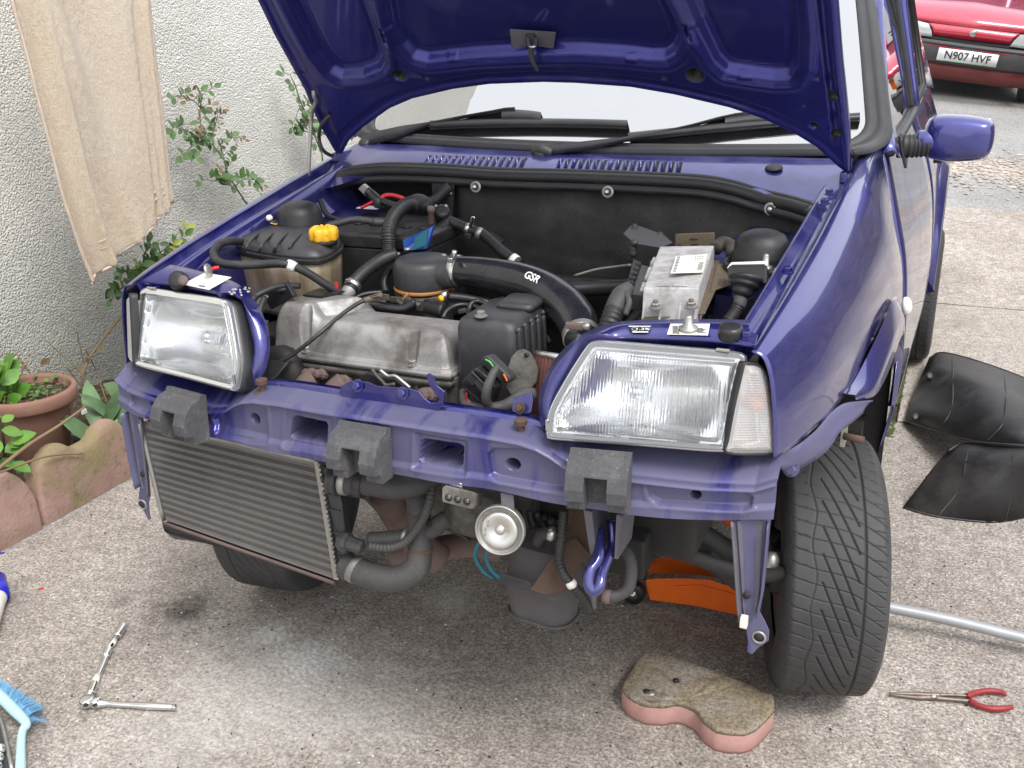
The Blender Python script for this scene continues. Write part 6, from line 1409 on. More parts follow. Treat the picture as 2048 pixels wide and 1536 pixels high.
obj('ecu_connector', *hexa_g([p+Vector((0, 0, -.004)) for p in ptsY([(1262,582,-.44),(1290,584,-.44),(1298,528,-.25),(1282,524,-.25)])], [p+Vector((0, 0, -.03)) for p in ptsY([(1262,582,-.44),(1290,584,-.44),(1298,528,-.25),(1282,524,-.25)])]), M['plastic_grey'], ecu, bevel=.002)
for k in range(5): box('connector_clip', Y(1276-k*3.8, 534+k*9, -.27-k*.035)+Vector((0, 0, .003)), (.010, .006, .008), M['plastic'], cn)
lm = tube('ecu_loom', ptsY([(1256,575,-.43),(1242,592,-.455),(1231,615,-.475),(1222,640,-.49),(1216,665,-.50)]), [.010,.0155,.0155,.0135,.013], M['hose_grey'], ecu, 14)
tube('loom_conduit', ptsY([(1230,618,-.478),(1222,640,-.49),(1214,668,-.50)]), .0150, M['rubber'], ecu, 14, corr=(.006, .0014)); tube('loom', ptsY([(1252,586,-.46),(1258,605,-.475),(1250,630,-.485)]), .005, M['hose_grey'], ecu, 8)
prism('ecu_tray', [Y(1284,638,-.47), Y(1410,625,-.45), Y(1440,560,-.30), Y(1440,520,-.18), Y(1300,520,-.2)], (0, 0, -.004), M['brown_plate'], car)
prism('ecu_stay', ptsY([(1434,528,-.22),(1462,527,-.20),(1462,570,-.30),(1420,583,-.36)]), (0, .004, -.002), M['brown_plate'], car)
tr_ = prism('slotted_plate', ptsY([(1350,468,-.13),(1429,465,-.13),(1429,500,-.13),(1350,500,-.13)]), (0, .003, 0), M['brown_plate'], car)
for a, b, c2, d2 in ((1379,477,1396,480),(1381,488,1396,491),(1355,489,1362,493)): obj('slot', [Y(a, b, -.1315), Y(c2, b, -.1315), Y(c2, d2, -.1315), Y(a, d2, -.1315)], [(0, 1, 2, 3)], M['print'], tr_)
gb = obj('grey_bracket', *(lambda P: prism_g(P, (0, .004, -.002)))(ptsY([(1262,450,-.09),(1274,450,-.09),(1327,469,-.10),(1345,485,-.14),(1321,496,-.16),(1268,487,-.15),(1246,467,-.12)])), M['plastic_grey'], car, bevel=.001)
for px, py, y in ((1269, 454, -.095), (1320, 470, -.105), (1269, 484, -.15)): lathe('rivet', [(.0065, 0), (.006, .002), (0, .003)], Y(px, py, y-.002), (0, -.7, .6), M['plastic_grey'], gb, 14)
lathe('bracket_bush', [(.006, 0), (.008, .004), (.006, .008), (.008, .012), (.005, .02)], Y(1267, 492, -.14), (0, 0, -1), M['plastic_grey'], gb, 12)
tube('metal_elbow', ptsY([(1430,498,-.17),(1446,486,-.15),(1462,494,-.16),(1466,512,-.18)]), .012, M['alu_dark'], car, 14)
# ---- relay / multi-plug with rubber boot on a white plate
wp = prism('plug_plate', ptsY([(1461,526,-.30),(1533,523,-.30),(1536,568,-.335),(1453,537,-.315)]), (0, .006, 0), M['white'], car)
fp = ptsY([(1454,537,-.325),(1462,532,-.322),(1526,531,-.322),(1533,536,-.325),(1534,566,-.34),(1520,568,-.342),(1520,560,-.34),(1466,560,-.34),(1456,566,-.34)])
plg = prism('plug_frame', fp, (0, .012, 0), M['rubber'], wp)
tube('plug_boot', ptsY([(1493,553,-.352),(1492,558,-.354),(1490,566,-.357),(1488,574,-.36),(1485,584,-.364),(1482,594,-.366)]), [.024,.024,.021,.017,.013,.011], M['rubber'], plg, 20, 10, corr=(.0085, .0025))
tube('plug_sleeve', ptsY([(1482,590,-.366),(1480,605,-.372),(1476,615,-.376)]), .0105, M['hose_grey'], plg, 12); tube('plug_conduit', ptsY([(1478,610,-.375),(1468,628,-.385),(1455,645,-.40)]), .0095, M['rubber'], plg, 12, corr=(.005, .0013))
lathe('plug_stud', [(.008, -.02), (.010, -.018), (.010, -.012), (.005, -.011), (.0045, .006), (.003, .008)], Y(1532, 518, -.29), (0, -.05, 1), M['zinc'], plg, 10)
# ---- hanging connector bundle, grey stay, taped loom (front right of the engine)
def slab(l, y0, th, name, mt, parent=None, bev=.003): P = [Y(a, b, y0 if len(q) == 0 else q[0]) for a, b, *q in l]; return obj(name, *prism_g(P, (0, th, -.004)), mt, parent or car, bevel=bev)
cb1 = slab([(922,768),(928,758),(950,735),(972,752),(990,775),(982,800),(976,812),(962,808),(934,784)], -.600, .030, 'connector', M['plastic'])
slab([(960,722),(966,712),(976,712),(1000,735),(1018,752),(1021,762),(1014,768),(1002,764),(980,744),(964,730)], -.585, .025, 'plug_housing', M['plastic_grey'], cb1)
slab([(964,721),(968,716),(975,716),(992,733),(984,738)], -.5865, .004, 'plug_socket', M['print'], cb1, .0005); slab([(1000,746),(1006,744),(1017,757),(1013,764),(1006,760)], -.5865, .004, 'plug_socket', M['print'], cb1, .0005)
tube('wire', ptsY([(971,719,-.590),(980,724,-.592),(988,735,-.592)]), .0014, M['green'], cb1, 6); tube('wire', ptsY([(1007,748,-.590),(1012,757,-.590),(1014,762,-.59)]), .0018, M['orange'], cb1, 6); tube('wire', ptsY([(933,786,-.60),(934,798,-.60),(942,806,-.60)]), .0015, M['red'], cb1, 6)
for k in range(6): x, y = 952+k*5.0, 739+k*4.8; slab([(x, y), (x+3, y-3), (x+13, y+9), (x+10, y+12)], -.604, .004, 'connector_rib', M['plastic_grey'], cb1, .0008)
slab([(930,758),(940,748),(954,760),(945,772)], -.606, .004, 'connector_window', M['print'], cb1, .0005); slab([(948,766),(955,758),(970,772),(962,784)], -.606, .004, 'connector_window', M['plastic_grey'], cb1, .0005)
slab([(940,744),(943,741),(972,770),(969,773)], -.608, .005, 'connector_rib', M['plastic_grey'], cb1, .001)
for k in range(10): x, y = 932+k*3.6, 776+k*3.0; slab([(x, y), (x+2, y), (x+2, y+5), (x, y+5)], -.606, .003, 'connector_pin', M['print'] if k % 2 else M['plastic_grey'], cb1, 0)
tube('taped_loom', ptsY([(994,735,-.60),(984,752,-.612),(975,775,-.622),(972,795,-.622),(978,812,-.612),(1000,814,-.60),(1024,806,-.59),(1045,792,-.575),(1068,788,-.56)]), [.006,.0065,.007,.007,.007,.009,.011,.011,.010], M['hose_grey'], cb1, 12)
tube('taped_loom', ptsY([(990,818,-.60),(965,822,-.60),(940,816,-.60),(930,800,-.59),(928,780,-.58)]), [.010,.012,.011,.009,.007], M['hose_grey'], cb1, 12)
sty = ptsY([(1012,775,-.555),(1012,745,-.55),(1022,715,-.545),(1034,701,-.54),(1047,698,-.535),(1060,705,-.53),(1070,722,-.53),(1076,738,-.53),(1072,765,-.54),(1050,790,-.55),(1028,798,-.555)])
st2 = obj('heat_shield', *prism_g(sty, (0, .004, -.001)), M['alu_dark'], car, bevel=.001); lathe('shield_hole', [(.004, 0), (.004, .001), (0, .001)], Y(1053, 710, -.537), (0, -1, 0), M['print'], st2, 12)
gs = obj('gusset_plate', *prism_g([FY(1026,796,.085), FY(1063,785,.085), FY(1066,800,.08), FY(1062,825,.07), FY(1040,830,.07), FY(1024,822,.075)], (0, .003, 0)), M['paint_bay'], car, bevel=.0006); bolt(FY(1040, 815, .070), (0, -1, .2), M['rust'], gs, .0055, .004)
# dark floor of the engine bay so the ground does not show through
for s_ in range(12): tube('pipe', [(.15+.02*s_, -.5+.03*(s_ % 4), .70), (.20+.02*s_, -.30, .74+.01*(s_ % 3)), (.22+.015*s_, -.1, .78)], random.uniform(.005, .011), M[random.choice(['rubber', 'dark', 'hose'])], car, 8)
mb = MB(); mb.add(box_g((.28, -.28, .56), (.30, .40, .16))); mb.build('gearbox', M['dark'], car, bevel=.02)
mb = MB(); mb.add(box_g((-.36, -.28, .62), (.16, .30, .30))); mb.build('battery_tray', M['dark'], car, bevel=.01)
# ================================================================== wipers, mirror, wheels
def ybase(x): u = abs(x)/.612; return .160+.075*u**2.2
def WS(px, py, off=0.0):
    k = .585/.393
    p = solve(px, py, lambda p: (p[1]-ybase(p[0]))-(p[2]-1.042)*k+off*1.7, .8, 3.2); return p
w1 = lathe('wiper', [(.016, -.004), (.017, .004), (.013, .010), (.006, .012)], WS(731, 288, .012), (0, -.5, .85), M['rubber'], car, 18)
def arm(pts, ws_, parent):
    L = []; 
    up = [WS(a, b-w, .028) for (a, b), w in zip(pts, ws_)]; lo_ = [WS(a, b+w, .016) for (a, b), w in zip(pts, ws_)]; bk = [WS(a, b+w, .006) for (a, b), w in zip(pts, ws_)]; bu = [WS(a, b-w, .012) for (a, b), w in zip(pts, ws_)]
    return loft('wiper_arm', [bu, up, lo_, bk], 30, M['plastic'], parent)
arm([(722,284),(745,277),(800,263),(856,249),(930,233),(988,223),(1010,219),(1030,219)], [12,13,11,5,3.5,3.5,4,5], w1)
def blade(p0, p1, parent, sag=4, wpx=8):
    n = 12; A = []
    for k in range(n+1):
        t = k/n; A.append((p0[0]+(p1[0]-p0[0])*t, p0[1]+(p1[1]-p0[1])*t-sag*math.sin(math.pi*t)))
    b = loft('wiper_blade', [[WS(a, b-wpx*.8, .006) for a, b in A], [WS(a, b-wpx, .020) for a, b in A], [WS(a, b-wpx*.1, .026) for a, b in A], [WS(a, b+wpx*.7, .018) for a, b in A], [WS(a, b+wpx*1.1, .004) for a, b in A]], 40, M['rubber_clean'], parent, cat=True)
    return b
b1 = blade((860,250), (1255,249), w1, 4, 9); b1c = blade((1003,231),(1082,236), w1, 2, 12)
w2 = lathe('wiper', [(.020, -.004), (.021, .004), (.016, .012), (.006, .014)], WS(1084, 306, .014), (0, -.5, .85), M['rubber'], car, 18)
tube('wiper_cap', [WS(1066,304,.02), WS(1084,300,.024), WS(1104,308,.016)], [.010,.014,.011], M['rubber'], w2, 12)
arm([(1086,302),(1110,298),(1180,290),(1262,277),(1300,270),(1380,252),(1440,236),(1475,229),(1500,229)], [9,10,9,5,3.5,3.5,3.5,4,6], w2)
b2 = blade((1256,274), (1720,234), w2, 3, 9); blade((1450,243),(1540,236), w2, 2, 12)
# ---- door mirror
mir = obj('door_mirror', *(lambda: ringbox_g([[Vector((x, y, z)) for x, z in [(.668+dx, 1.014+dz), (.690+dx*.5, 1.004+dz), (.74, 1.003+dz), (.785-dx*.6, 1.008+dz), (.799-dx, 1.022), (.802-dx, 1.05), (.800-dx, 1.080), (.790-dx*.7, 1.094-dz), (.74, 1.100-dz), (.69+dx*.5, 1.101-dz), (.670+dx, 1.094-dz), (.662+dx, 1.06)]] for y, dx, dz in ((.385, .030, .022), (.392, .012, .010), (.405, .003, .003), (.43, 0, 0), (.455, .002, .002))]))(), M['paint'], car, subsurf=1, smooth=True)
mir.data.transform(Matrix.Translation((0, 0, 0)))
box('mirror_glass', (.733, .457, 1.052), (.115, .004, .075), M['mirrorgl'], mir, bevel=.01)
tube('mirror_bellows', ptsY([(1796,291,.40),(1812,292,.40),(1832,292,.405),(1858,291,.41)]), [.0235,.0225,.0215,.021], M['rubber'], mir, 24, 6, corr=(.0078, .0022))
prism('mirror_base', [(.618, .37, 1.060), (.622, .46, 1.035), (.634, .46, 1.0), (.638, .37, .995)], (.006, 0, 0), M['plastic'], mir)
tube('mirror_stub', [(.655,.41,1.048), (.675,.41,1.046), (.70, .42, 1.045)], [.020,.024,.026], M['paint'], mir, 16); box('mirror_foot', Y(1874, 320, .44), (.014, .014, .012), M['rubber'], mir)
# ---- wheels
RT = .2575
def tyre_mesh(nth, nx, tread=True):
    wv = .184; prof = []
    # across: s from -1..1 over the tread, then sidewalls
    xs1 = np.linspace(-.5, .5, nx)*wv
    def rad(x): a = abs(x)/(wv/2); return RT-.0045*a**2-.020*max(0, (a-.80)/.20)**2.0
    side = [(.5*wv+.001, RT-.034), (.5*wv+.004, RT-.055), (.5*wv+.003, RT-.075), (.5*wv-.006, RT-.088), (.5*wv-.012, RT-.092)]
    P = [(-x, r) for x, r in reversed(side)]+[(x, rad(x)) for x in xs1]+side
    P = np.array(P); n = len(P); th = np.linspace(0, 2*math.pi, nth, endpoint=False)
    X_, T_ = np.meshgrid(P[:, 0], th); R_ = np.tile(P[:, 1], (nth, 1)).astype(float)
    if tread:
        s = T_*RT; on_ = (np.abs(X_) < .5*wv+.0001)
        def gr(d, w): return sst(w+.0006, w-.0006, np.abs(d))
        g = np.zeros_like(X_)
        g = np.maximum(g, gr(X_-.044, .0021)*1.0); g = np.maximum(g, gr(X_+.044-.004*np.cos(s*2*math.pi/.12), .0008)*.7)
        per = 2*math.pi*RT/60
        cur = .020*(X_/.086)**2*np.sign(X_)-.006*np.cos(X_*30)
        ph = ((s+cur+X_*.16) % per); d = np.minimum(ph, per-ph); g = np.maximum(g, gr(d, .0006)*.75*(np.abs(X_) < .084))
        per2 = 2*math.pi*RT/32
        ln = .15
        for m in range(4):
            t_ = ((s % per2)+m*per2)/ln; xc = .034-.064*t_; g = np.maximum(g, gr(X_-xc, .0013)*((t_ > 0) & (t_ < 1)))
        sh_ = (np.abs(X_) > .056) & (np.abs(X_) < .083); ph2 = (s+.5*per+X_*.1) % (per/1.0); d2 = np.minimum(ph2, per-ph2); g = np.maximum(g, gr(d2, .0007)*.6*sh_)
        R_ = R_-g*.0055*on_
    else: g = np.zeros_like(X_)
    co = np.stack([X_, R_*np.sin(T_), R_*np.cos(T_)], -1).reshape(-1, 3)
    idx = np.arange(nth*n).reshape(nth, n); a = idx[:, :-1]; b = idx[:, 1:]; c = np.roll(idx, -1, 0)[:, 1:]; d = np.roll(idx, -1, 0)[:, :-1]
    F = np.stack([a, b, c, d], -1).reshape(-1, 4)
    me = bpy.data.meshes.new('tyre'); me.vertices.add(len(co)); me.vertices.foreach_set('co', co.ravel()); me.loops.add(F.size); me.loops.foreach_set('vertex_index', F.ravel().astype(np.int32))
    me.polygons.add(len(F)); me.polygons.foreach_set('loop_start', np.arange(0, F.size, 4, dtype=np.int32)); me.polygons.foreach_set('loop_total', np.full(len(F), 4, np.int32)); me.update(calc_edges=True); me.validate()
    me.polygons.foreach_set('use_smooth', [True]*len(me.polygons)); me.materials.append(M['tyre']); return me
def rim_parts():
    mb = MB()
    prof = [(.168, -.075), (.172, -.072), (.165, -.065), (.150, -.05), (.146, .0), (.150, .05), (.163, .06), (.172, .070), (.170, .076), (.160, .070), (.150, .062), (.140, .055)]
    mb.add(lathe_g(prof, (0, 0, 0), (1, 0, 0), 48))
    for k in range(5):
        a = 2*math.pi*k/5; c, s = math.cos(a), math.sin(a)
        def q(r, w, x): return Vector((x, r*s+w*c, r*c-w*s))
        mb.add(hexa_g([q(.03, -.028, .045), q(.03, .028, .045), q(.152, .016, .055), q(.152, -.016, .055)], [q(.03, -.03, .065), q(.03, .03, .065), q(.152, .014, .068), q(.152, -.014, .068)]))
    mb.add(lathe_g([(.045, .03), (.045, .062), (.030, .068), (0, .068)], (0, 0, 0), (1, 0, 0), 24)); return mb
tyre_hi = tyre_mesh(1500, 110); tyre_lo = tyre_mesh(120, 20, False)
rimM = rim_parts(); rim_me = mkmesh('rim', rimM.v, rimM.f, M['rimm'])
def wheel(c, yaw, flip, hi, camber=0):
    w = bpy.data.objects.new('wheel', rim_me); COL.objects.link(w); w.parent = car; w.location = Vector(c)-CAR_LOC; w.rotation_euler = (0, camber, yaw+(math.pi if flip else 0))
    t = bpy.data.objects.new('tyre', tyre_hi if hi else tyre_lo); COL.objects.link(t); t.parent = w
    return w
wheel((.578, .0, RT), math.radians(14), False, True, math.radians(0)); wheel((-.655, -.075, RT), math.radians(10), True, True)
wheel((.640, 2.2, RT), 0, False, True); wheel((-.640, 2.2, RT), 0, True, False)
# ================================================================== things round the car
def thing(name, loc, label, cat, group=None): return empty(name, Vector(loc), label, cat, group)
# ---- towel
TX = -1.70
tw_ = thing('towel', (TX, .45, .58), 'beige terry bath towel hanging in front of the rough cast wall', 'towel')
Lp = [(-22,-260),(-2,-120),(18,0),(39,78),(57,150),(74,219),(95,300),(117,390),(138,455),(156,508),(180,569)]
Rp = [(286,-260),(294,-120),(300,0),(309,78),(320,155),(332,234),(339,285),(344,330),(349,365),(352,385),(355,402)]
L3d = resample(catmull([X(*p, TX) for p in Lp], 6), 90); R3d = resample(catmull([X(*p, TX) for p in Rp], 6), 90)
nu = 120; vs = []
def fold(u, t):
    f = .020*math.exp(-((u-(.10+.13*t))/.035)**2)*(.5+t)-.022*math.exp(-((u-(.045+.03*t))/.03)**2)
    f += .030*math.exp(-((u-(.16+.30*t**1.3))/(.07+.05*t))**2)*(.35+.9*math.sin(math.pi*min(1, t*1.05))**2)
    f += -.012*math.exp(-((u-(.90-.14*t))/.022)**2)*sst(.25, .5, t)+.018*math.exp(-((u-(.955-.06*t))/.03)**2)
    f += .016*math.sin(u*9+t*2.2)*(.3+t*.6)+.005*math.sin(u*21-t*3)*t
    e = sst(.93, .99, t); f += .003*math.sin(u*40)*e
    f += .0025*noise.noise((u*30, t*60, 0))
    return float(f)
for i in range(90):
    t = i/89
    for j in range(nu):
        u = j/(nu-1); p = L3d[i].lerp(R3d[i], u); p.x += fold(u, t)*1.0
        if i == 89: p.z += .004*math.sin(u*50)
        vs.append(p)
towel_c = obj('cloth', vs, grid_faces(nu, 90), M['towel'], tw_, smooth=True, solid=.004)
def tline(l, off=.004, r=.0016, nm='hem', mt='hem'):
    P = []
    for u, t in l: i = t*89; a = int(min(88, i)); p = L3d[a].lerp(L3d[a+1], i-a).lerp(R3d[a].lerp(R3d[a+1], i-a), u); p.x += fold(u, t)+off; P.append(p)
    tube(nm, P, r, M[mt], towel_c, 6, 3)
for dt in (0, .022): tline([(k/24, .925-.012*math.sin(k/24*3)+dt-.0*k) for k in range(25)], .001, .0034, 'hem', 'towel')
tline([(.012, k/30) for k in range(31)], .002, .004); tline([(.99, k/30) for k in range(31)], .002, .003); tline([(k/20, .998) for k in range(21)], .001, .0045)
wl = thing('washing_line', (TX, .5, 1.70), 'thin washing line above the beige towel, over the top of the picture', 'line'); a_, b_ = L3d[0], R3d[0]
tube('line', [a_+Vector((0, -2.2, .06)), a_+Vector((0, -.0, .008)), b_+Vector((0, 0, .008)), b_+Vector((0, 2.2, .06))], .003, M['plastic_grey'], wl, 6)
for k in (.08, .92): box('peg', a_.lerp(b_, k)+Vector((0, 0, .0)), (.014, .012, .07), M['twig'], wl)
# ---- leaves
def leaf_mesh(name, mt, w=.5, cup=.12, tip=1.0, n=4):
    vs = [(0, 0, 0)]; prof = [(.15, .30), (.35, .48), (.6, .45), (.82, .26), (1.0, .0)]
    Lft = [(-w*q, y, cup*q+.0-.10*y*y) for y, q in prof[:-1]]; Rgt = [(w*q, y, cup*q-.10*y*y) for y, q in prof[:-1]]; mid = [(0, y, -.10*y*y) for y, q in prof]
    vs += Lft+Rgt+mid; f = [(0, 9, 1), (0, 5, 9)]
    for k in range(3): f += [(1+k, 9+k, 10+k, 2+k), (9+k, 5+k, 6+k, 10+k)]
    f += [(4, 12, 13), (12, 8, 13)]
    return mkmesh(name, vs, f, M[mt], True)
LM = {k: leaf_mesh('leaf', k, w) for k, w in (('leaf', .62), ('leaf_red', .5), ('leaf_bright', .62), ('leaf_yellow', .6))}
LONG = leaf_mesh('long_leaf', 'leaf_grey', .30, .10); LONG2 = leaf_mesh('long_leaf', 'leaf_bright', .22, .05)
def put_leaf(root, p, d, nrm, size, me):
    d = Vector(d).normalized(); nrm = Vector(nrm); x = d.cross(nrm); x = x.normalized() if x.length > 1e-6 else Vector((1, 0, 0)); z = x.cross(d)
    o = bpy.data.objects.new('leaf', me); COL.objects.link(o); o.parent = root
    o.matrix_local = Matrix.Translation(Vector(p)-root.location) @ Matrix([[x[i], d[i], z[i], 0] for i in range(3)]+[[0, 0, 0, 1]]) @ Matrix.Scale(size, 4); return o
def spray(root, pts, r=.003, leafn=7, size=.035, red=.25, spread=.06, mt='stem', side=1.0, yel=0):
    P = catmull(pts, 6); tube('stem', pts, [r]*(len(pts)-1)+[r*.5], M[mt], root, 6, 5)
    L = resample(P, leafn+1)
    for k in range(1, leafn+1):
        a = L[k]; d = (L[k]-L[k-1]).normalized()
        for s_ in ((-1, 1) if k % 2 or random.random() < .6 else (random.choice((-1, 1)),)):
            out = (Vector((random.uniform(.1, .6), s_*random.uniform(.6, 1), random.uniform(-.3, .5)))+d*.5).normalized(); ln = spread*random.uniform(.5, 1.1); tip = a+out*ln+Vector((0, 0, -.006))
            tube('leaf_stalk', [a, a.lerp(tip, .6)+Vector((0, 0, .004)), tip], .0010, M['stem'], root, 5, 2)
            isred = random.random() < red*(k/leafn)*1.6; me = LM['leaf_red'] if isred else (LM['leaf_yellow'] if random.random() < yel else LM['leaf'])
            sz = size*random.uniform(.75, 1.2)*(.8 if isred else 1)
            put_leaf(root, tip, out+Vector((0, 0, -.2)), Vector((1, random.uniform(-.5, .5), random.uniform(.2, 1.0))), sz, me)
            for q in (.45, .8):
                if random.random() < .85:
                    c = a.lerp(tip, q); o2 = out.cross(Vector((1, 0, .3))).normalized()*random.choice((-1, 1))+out*.5
                    put_leaf(root, c, o2, Vector((1, random.uniform(-.4, .4), random.uniform(.2, 1))), sz*.9, me)
            
def XP(l, x=-2.02): return [X(a, b, x+random.uniform(-.02, .02)) for a, b in l]
r1_ = thing('rose_bush', (-2.03, .75, .04), 'climbing rose with reddish young shoots on the wall between the towel and the bonnet', 'rose')
b1_ = XP([(500,425)])[0]; tube('stem', [(-2.03, b1_.y+.03, .04), (-2.03, b1_.y+.02, b1_.z*.6), b1_]+XP([(485,395)]), .0042, M['stem'], r1_, 7)
random.seed(11)
spray(r1_, XP([(485,395),(470,372),(455,345),(447,315),(440,285)]), .0030, 5, .042, .15, .07)
spray(r1_, XP([(447,318),(430,296),(418,282),(405,262),(400,235),(402,205),(405,190)]), .0026, 6, .040, .45, .06)
spray(r1_, XP([(418,282),(395,275),(375,262),(352,255)]), .0022, 4, .042, .2, .06); spray(r1_, XP([(405,262),(385,290),(372,305)]), .0020, 3, .046, .1, .06)
spray(r1_, XP([(440,290),(455,275),(470,275)]), .0018, 3, .036, .7, .05); spray(r1_, XP([(400,215),(385,200),(358,196)]), .0018, 3, .04, .3, .05); spray(r1_, XP([(425,270),(432,245),(436,225)]), .0018, 3, .036, .5, .045)
spray(r1_, XP([(470,372),(490,358),(512,368)]), .0018, 3, .042, .1, .05); spray(r1_, XP([(460,352),(430,362),(412,358)]), .0018, 3, .042, .1, .05)
r2_ = thing('rose_bush', (-2.03, 1.55, .04), 'rose stems on the wall half hidden behind the open bonnet', 'rose')
b2_ = XP([(645,320)])[0]; tube('stem', [(-2.03, b2_.y, .04), (-2.03, b2_.y+.01, b2_.z*.6), b2_]+XP([(640,300)]), .004, M['stem'], r2_, 7)
spray(r2_, XP([(640,300),(628,268),(615,235),(600,200),(590,170),(580,150)]), .0028, 8, .045, .3, .07); spray(r2_, XP([(612,225),(600,215),(590,240)]), .002, 3, .045, .0, .05); spray(r2_, XP([(628,268),(610,262),(600,252)]), .002, 3, .05, .0, .05)
r3_ = thing('rose_bush', (-1.95, .50, .04), 'low leafy rose bush against the wall beside the front wing of the blue car', 'rose')
for l in ([(268,600),(275,560),(285,530),(290,505),(300,490)], [(275,575),(260,550),(245,540),(232,550)], [(285,540),(305,520),(320,505),(330,498)], [(290,520),(320,535),(340,520),(350,490),(352,470)], [(262,585),(245,575),(235,585)], [(270,560),(290,560),(310,545)], [(280,590),(300,575),(320,560)]):
    spray(r3_, XP(l, -1.93), .0028, 5, .042, .1, .06, yel=.12)
tube('stem', [(-1.95, .50, .03), (-1.94, .52, .2), X(268, 600, -1.93)], .005, M['twig'], r3_, 7)
# loose greenery at the foot of the wall
g1 = thing('bulb_plant', (-1.72, .42, .05), 'clump of broad bluish green leaves between the pot and the blue car', 'plant')
def blades(root, base, n, h, spread, me, w=1, seed=1):
    random.seed(seed)
    for k in range(n):
        a = random.uniform(0, 2*math.pi); d = Vector((math.cos(a)*spread, math.sin(a)*spread, random.uniform(.5, 1.2))); b = Vector(base)+Vector((random.gauss(0, .03), random.gauss(0, .05), 0))
        put_leaf(root, b, d, Vector((math.cos(a), math.sin(a), .2))*-1+Vector((.8, -.6, .3)), h*random.uniform(.6, 1.1), me)
blades(g1, (-1.70, .37, .06), 12, .20, .8, LONG, seed=3); blades(g1, (-1.66, .50, .06), 12, .17, .9, LONG2, seed=4); blades(g1, (-1.60, .33, .07), 16, .10, 1.0, LM['leaf_bright'], seed=6); blades(g1, (-1.78, .62, .07), 14, .13, .9, LM['leaf'], seed=8)
blades(g1, (-1.58, .42, .07), 14, .09, 1.0, LONG2, seed=16)
g3 = thing('withered_plant', (-1.93, .30, .05), 'thin brown withered stems with curled leaves by the wall behind the pot', 'plant'); random.seed(5)
for k in range(9):
    y = .15+.05*k; tube('dead_stem', [(-1.9, y, .05), (-1.92+random.uniform(-.05, .05), y+random.uniform(-.05, .08), .16), (-1.93, y+random.uniform(-.1, .12), .22+random.uniform(0, .14))], .0022, M['twig'], g3, 5)
    put_leaf(g3, (-1.92, y+.02, .2+.02*k % .1), (random.uniform(-1, 1), random.uniform(-1, 1), -.4), (1, 0, .5), .04, LM['leaf_red'])
# ---- terracotta pot
pc = Z(52, 778, .265); pc.z = 0.035
pot = thing('flower_pot', pc, 'terracotta pot of seedlings and a leafy plant standing behind the edging stones', 'flower pot')
lathe('pot_body', [(.088, 0), (.092, .004), (.118, .17), (.124, .185), (.140, .188), (.144, .194), (.145, .222), (.141, .232), (.130, .232), (.126, .222), (.124, .18), (.0, .18)], pc, UP, M['terracotta'], pot, 48)
ps = obj('potting_soil', [pc+Vector((math.cos(a)*r, math.sin(a)*r, .205+.008*noise.noise((math.cos(a)*r*40, math.sin(a)*r*40, 2)))) for r in (.001, .03, .06, .09, .126) for a in np.linspace(0, 2*math.pi, 32, endpoint=False)], [(i*32+k, i*32+(k+1) % 32, (i+1)*32+(k+1) % 32, (i+1)*32+k) for i in range(4) for k in range(32)], M['soil'], pot, smooth=True)
random.seed(21)
for k in range(90):
    a, r = random.uniform(0, 6.28), .12*math.sqrt(random.random()); b = pc+Vector((math.cos(a)*r, math.sin(a)*r, .205)); aa = random.uniform(0, 6.28)
    put_leaf(pot, b+Vector((0, 0, random.uniform(.005, .03))), (math.cos(aa), math.sin(aa), .3), (0, 0, 1), random.uniform(.014, .026), LM[random.choice(['leaf', 'leaf_bright', 'leaf'])])
for k in range(26): a = random.uniform(0, 6.28); b = pc+Vector((math.cos(a)*.11, math.sin(a)*.11, .205)); tube('dry_stalk', [b, b+Vector((random.uniform(-.01, .01), random.uniform(-.01, .01), random.uniform(.02, .05)))], .0009, M['twig'], pot, 4, 2, smooth=False)
blades(pot, pc+Vector((-.07, -.09, .21)), 40, .09, 1.0, LM['leaf_bright'], seed=31)
blades(pot, pc+Vector((-.07, -.10, .27)), 30, .085, 1.0, LM['leaf_bright'], seed=32)
for k in range(6): tube('stalk', [pc+Vector((-.07, -.09, .2)), pc+Vector((-.07+.02*math.cos(k), -.09+.02*math.sin(k), .30))], .0025, M['stem'], pot, 6, 2)
g2 = thing('broadleaf_plant', Z(15, 930, .05), 'glossy bright green broad leaves at the left edge below the pot', 'plant'); random.seed(41)
for px, py, s_ in ((5, 880, .09), (25, 885, .10), (40, 905, .085), (15, 905, .10), (30, 925, .08), (5, 930, .09), (8, 860, .08), (45, 890, .07), (-10, 900, .09), (2, 830, .07), (10, 845, .06)):
    p = X(px-6, py, -1.58); put_leaf(g2, p, (random.uniform(-.1, .4), random.uniform(-.6, .9), random.uniform(-.2, .3)), (.7, -.3, 1), s_*.75, LM['leaf_bright'])
    tube('stalk', [p, g2.location], .002, M['stem'], g2, 5, 2)
def onstone(px, py, z): return Z(px, py, z)
tg = thing('twig', onstone(60, 890, .2), 'long dry forked twig lying from the bed across the pot', 'twig'); tube('stick', [X(172, 812, -1.60), X(120, 850, -1.55), X(60, 888, -1.52), X(0, 935, -1.47), X(-60, 985, -1.44)], [.003, .0045, .005, .005, .005], M['twig'], tg, 7)
tg2 = thing('twig', onstone(100, 905, .2), 'thin dry twig resting over the top of the edging stones', 'twig'); tube('stick', [X(165, 907, -1.50), X(120, 909, -1.50), X(80, 916, -1.49), X(40, 930, -1.48), X(0, 945, -1.47)], .003, M['twig'], tg2, 6)
lb2 = tag(obj('plant_label', *box_g(X(168, 823, -1.62), (.004, .018, .014)), M['paper'], None), 'small white plastic plant label in the bed beside the pot', 'plant label')
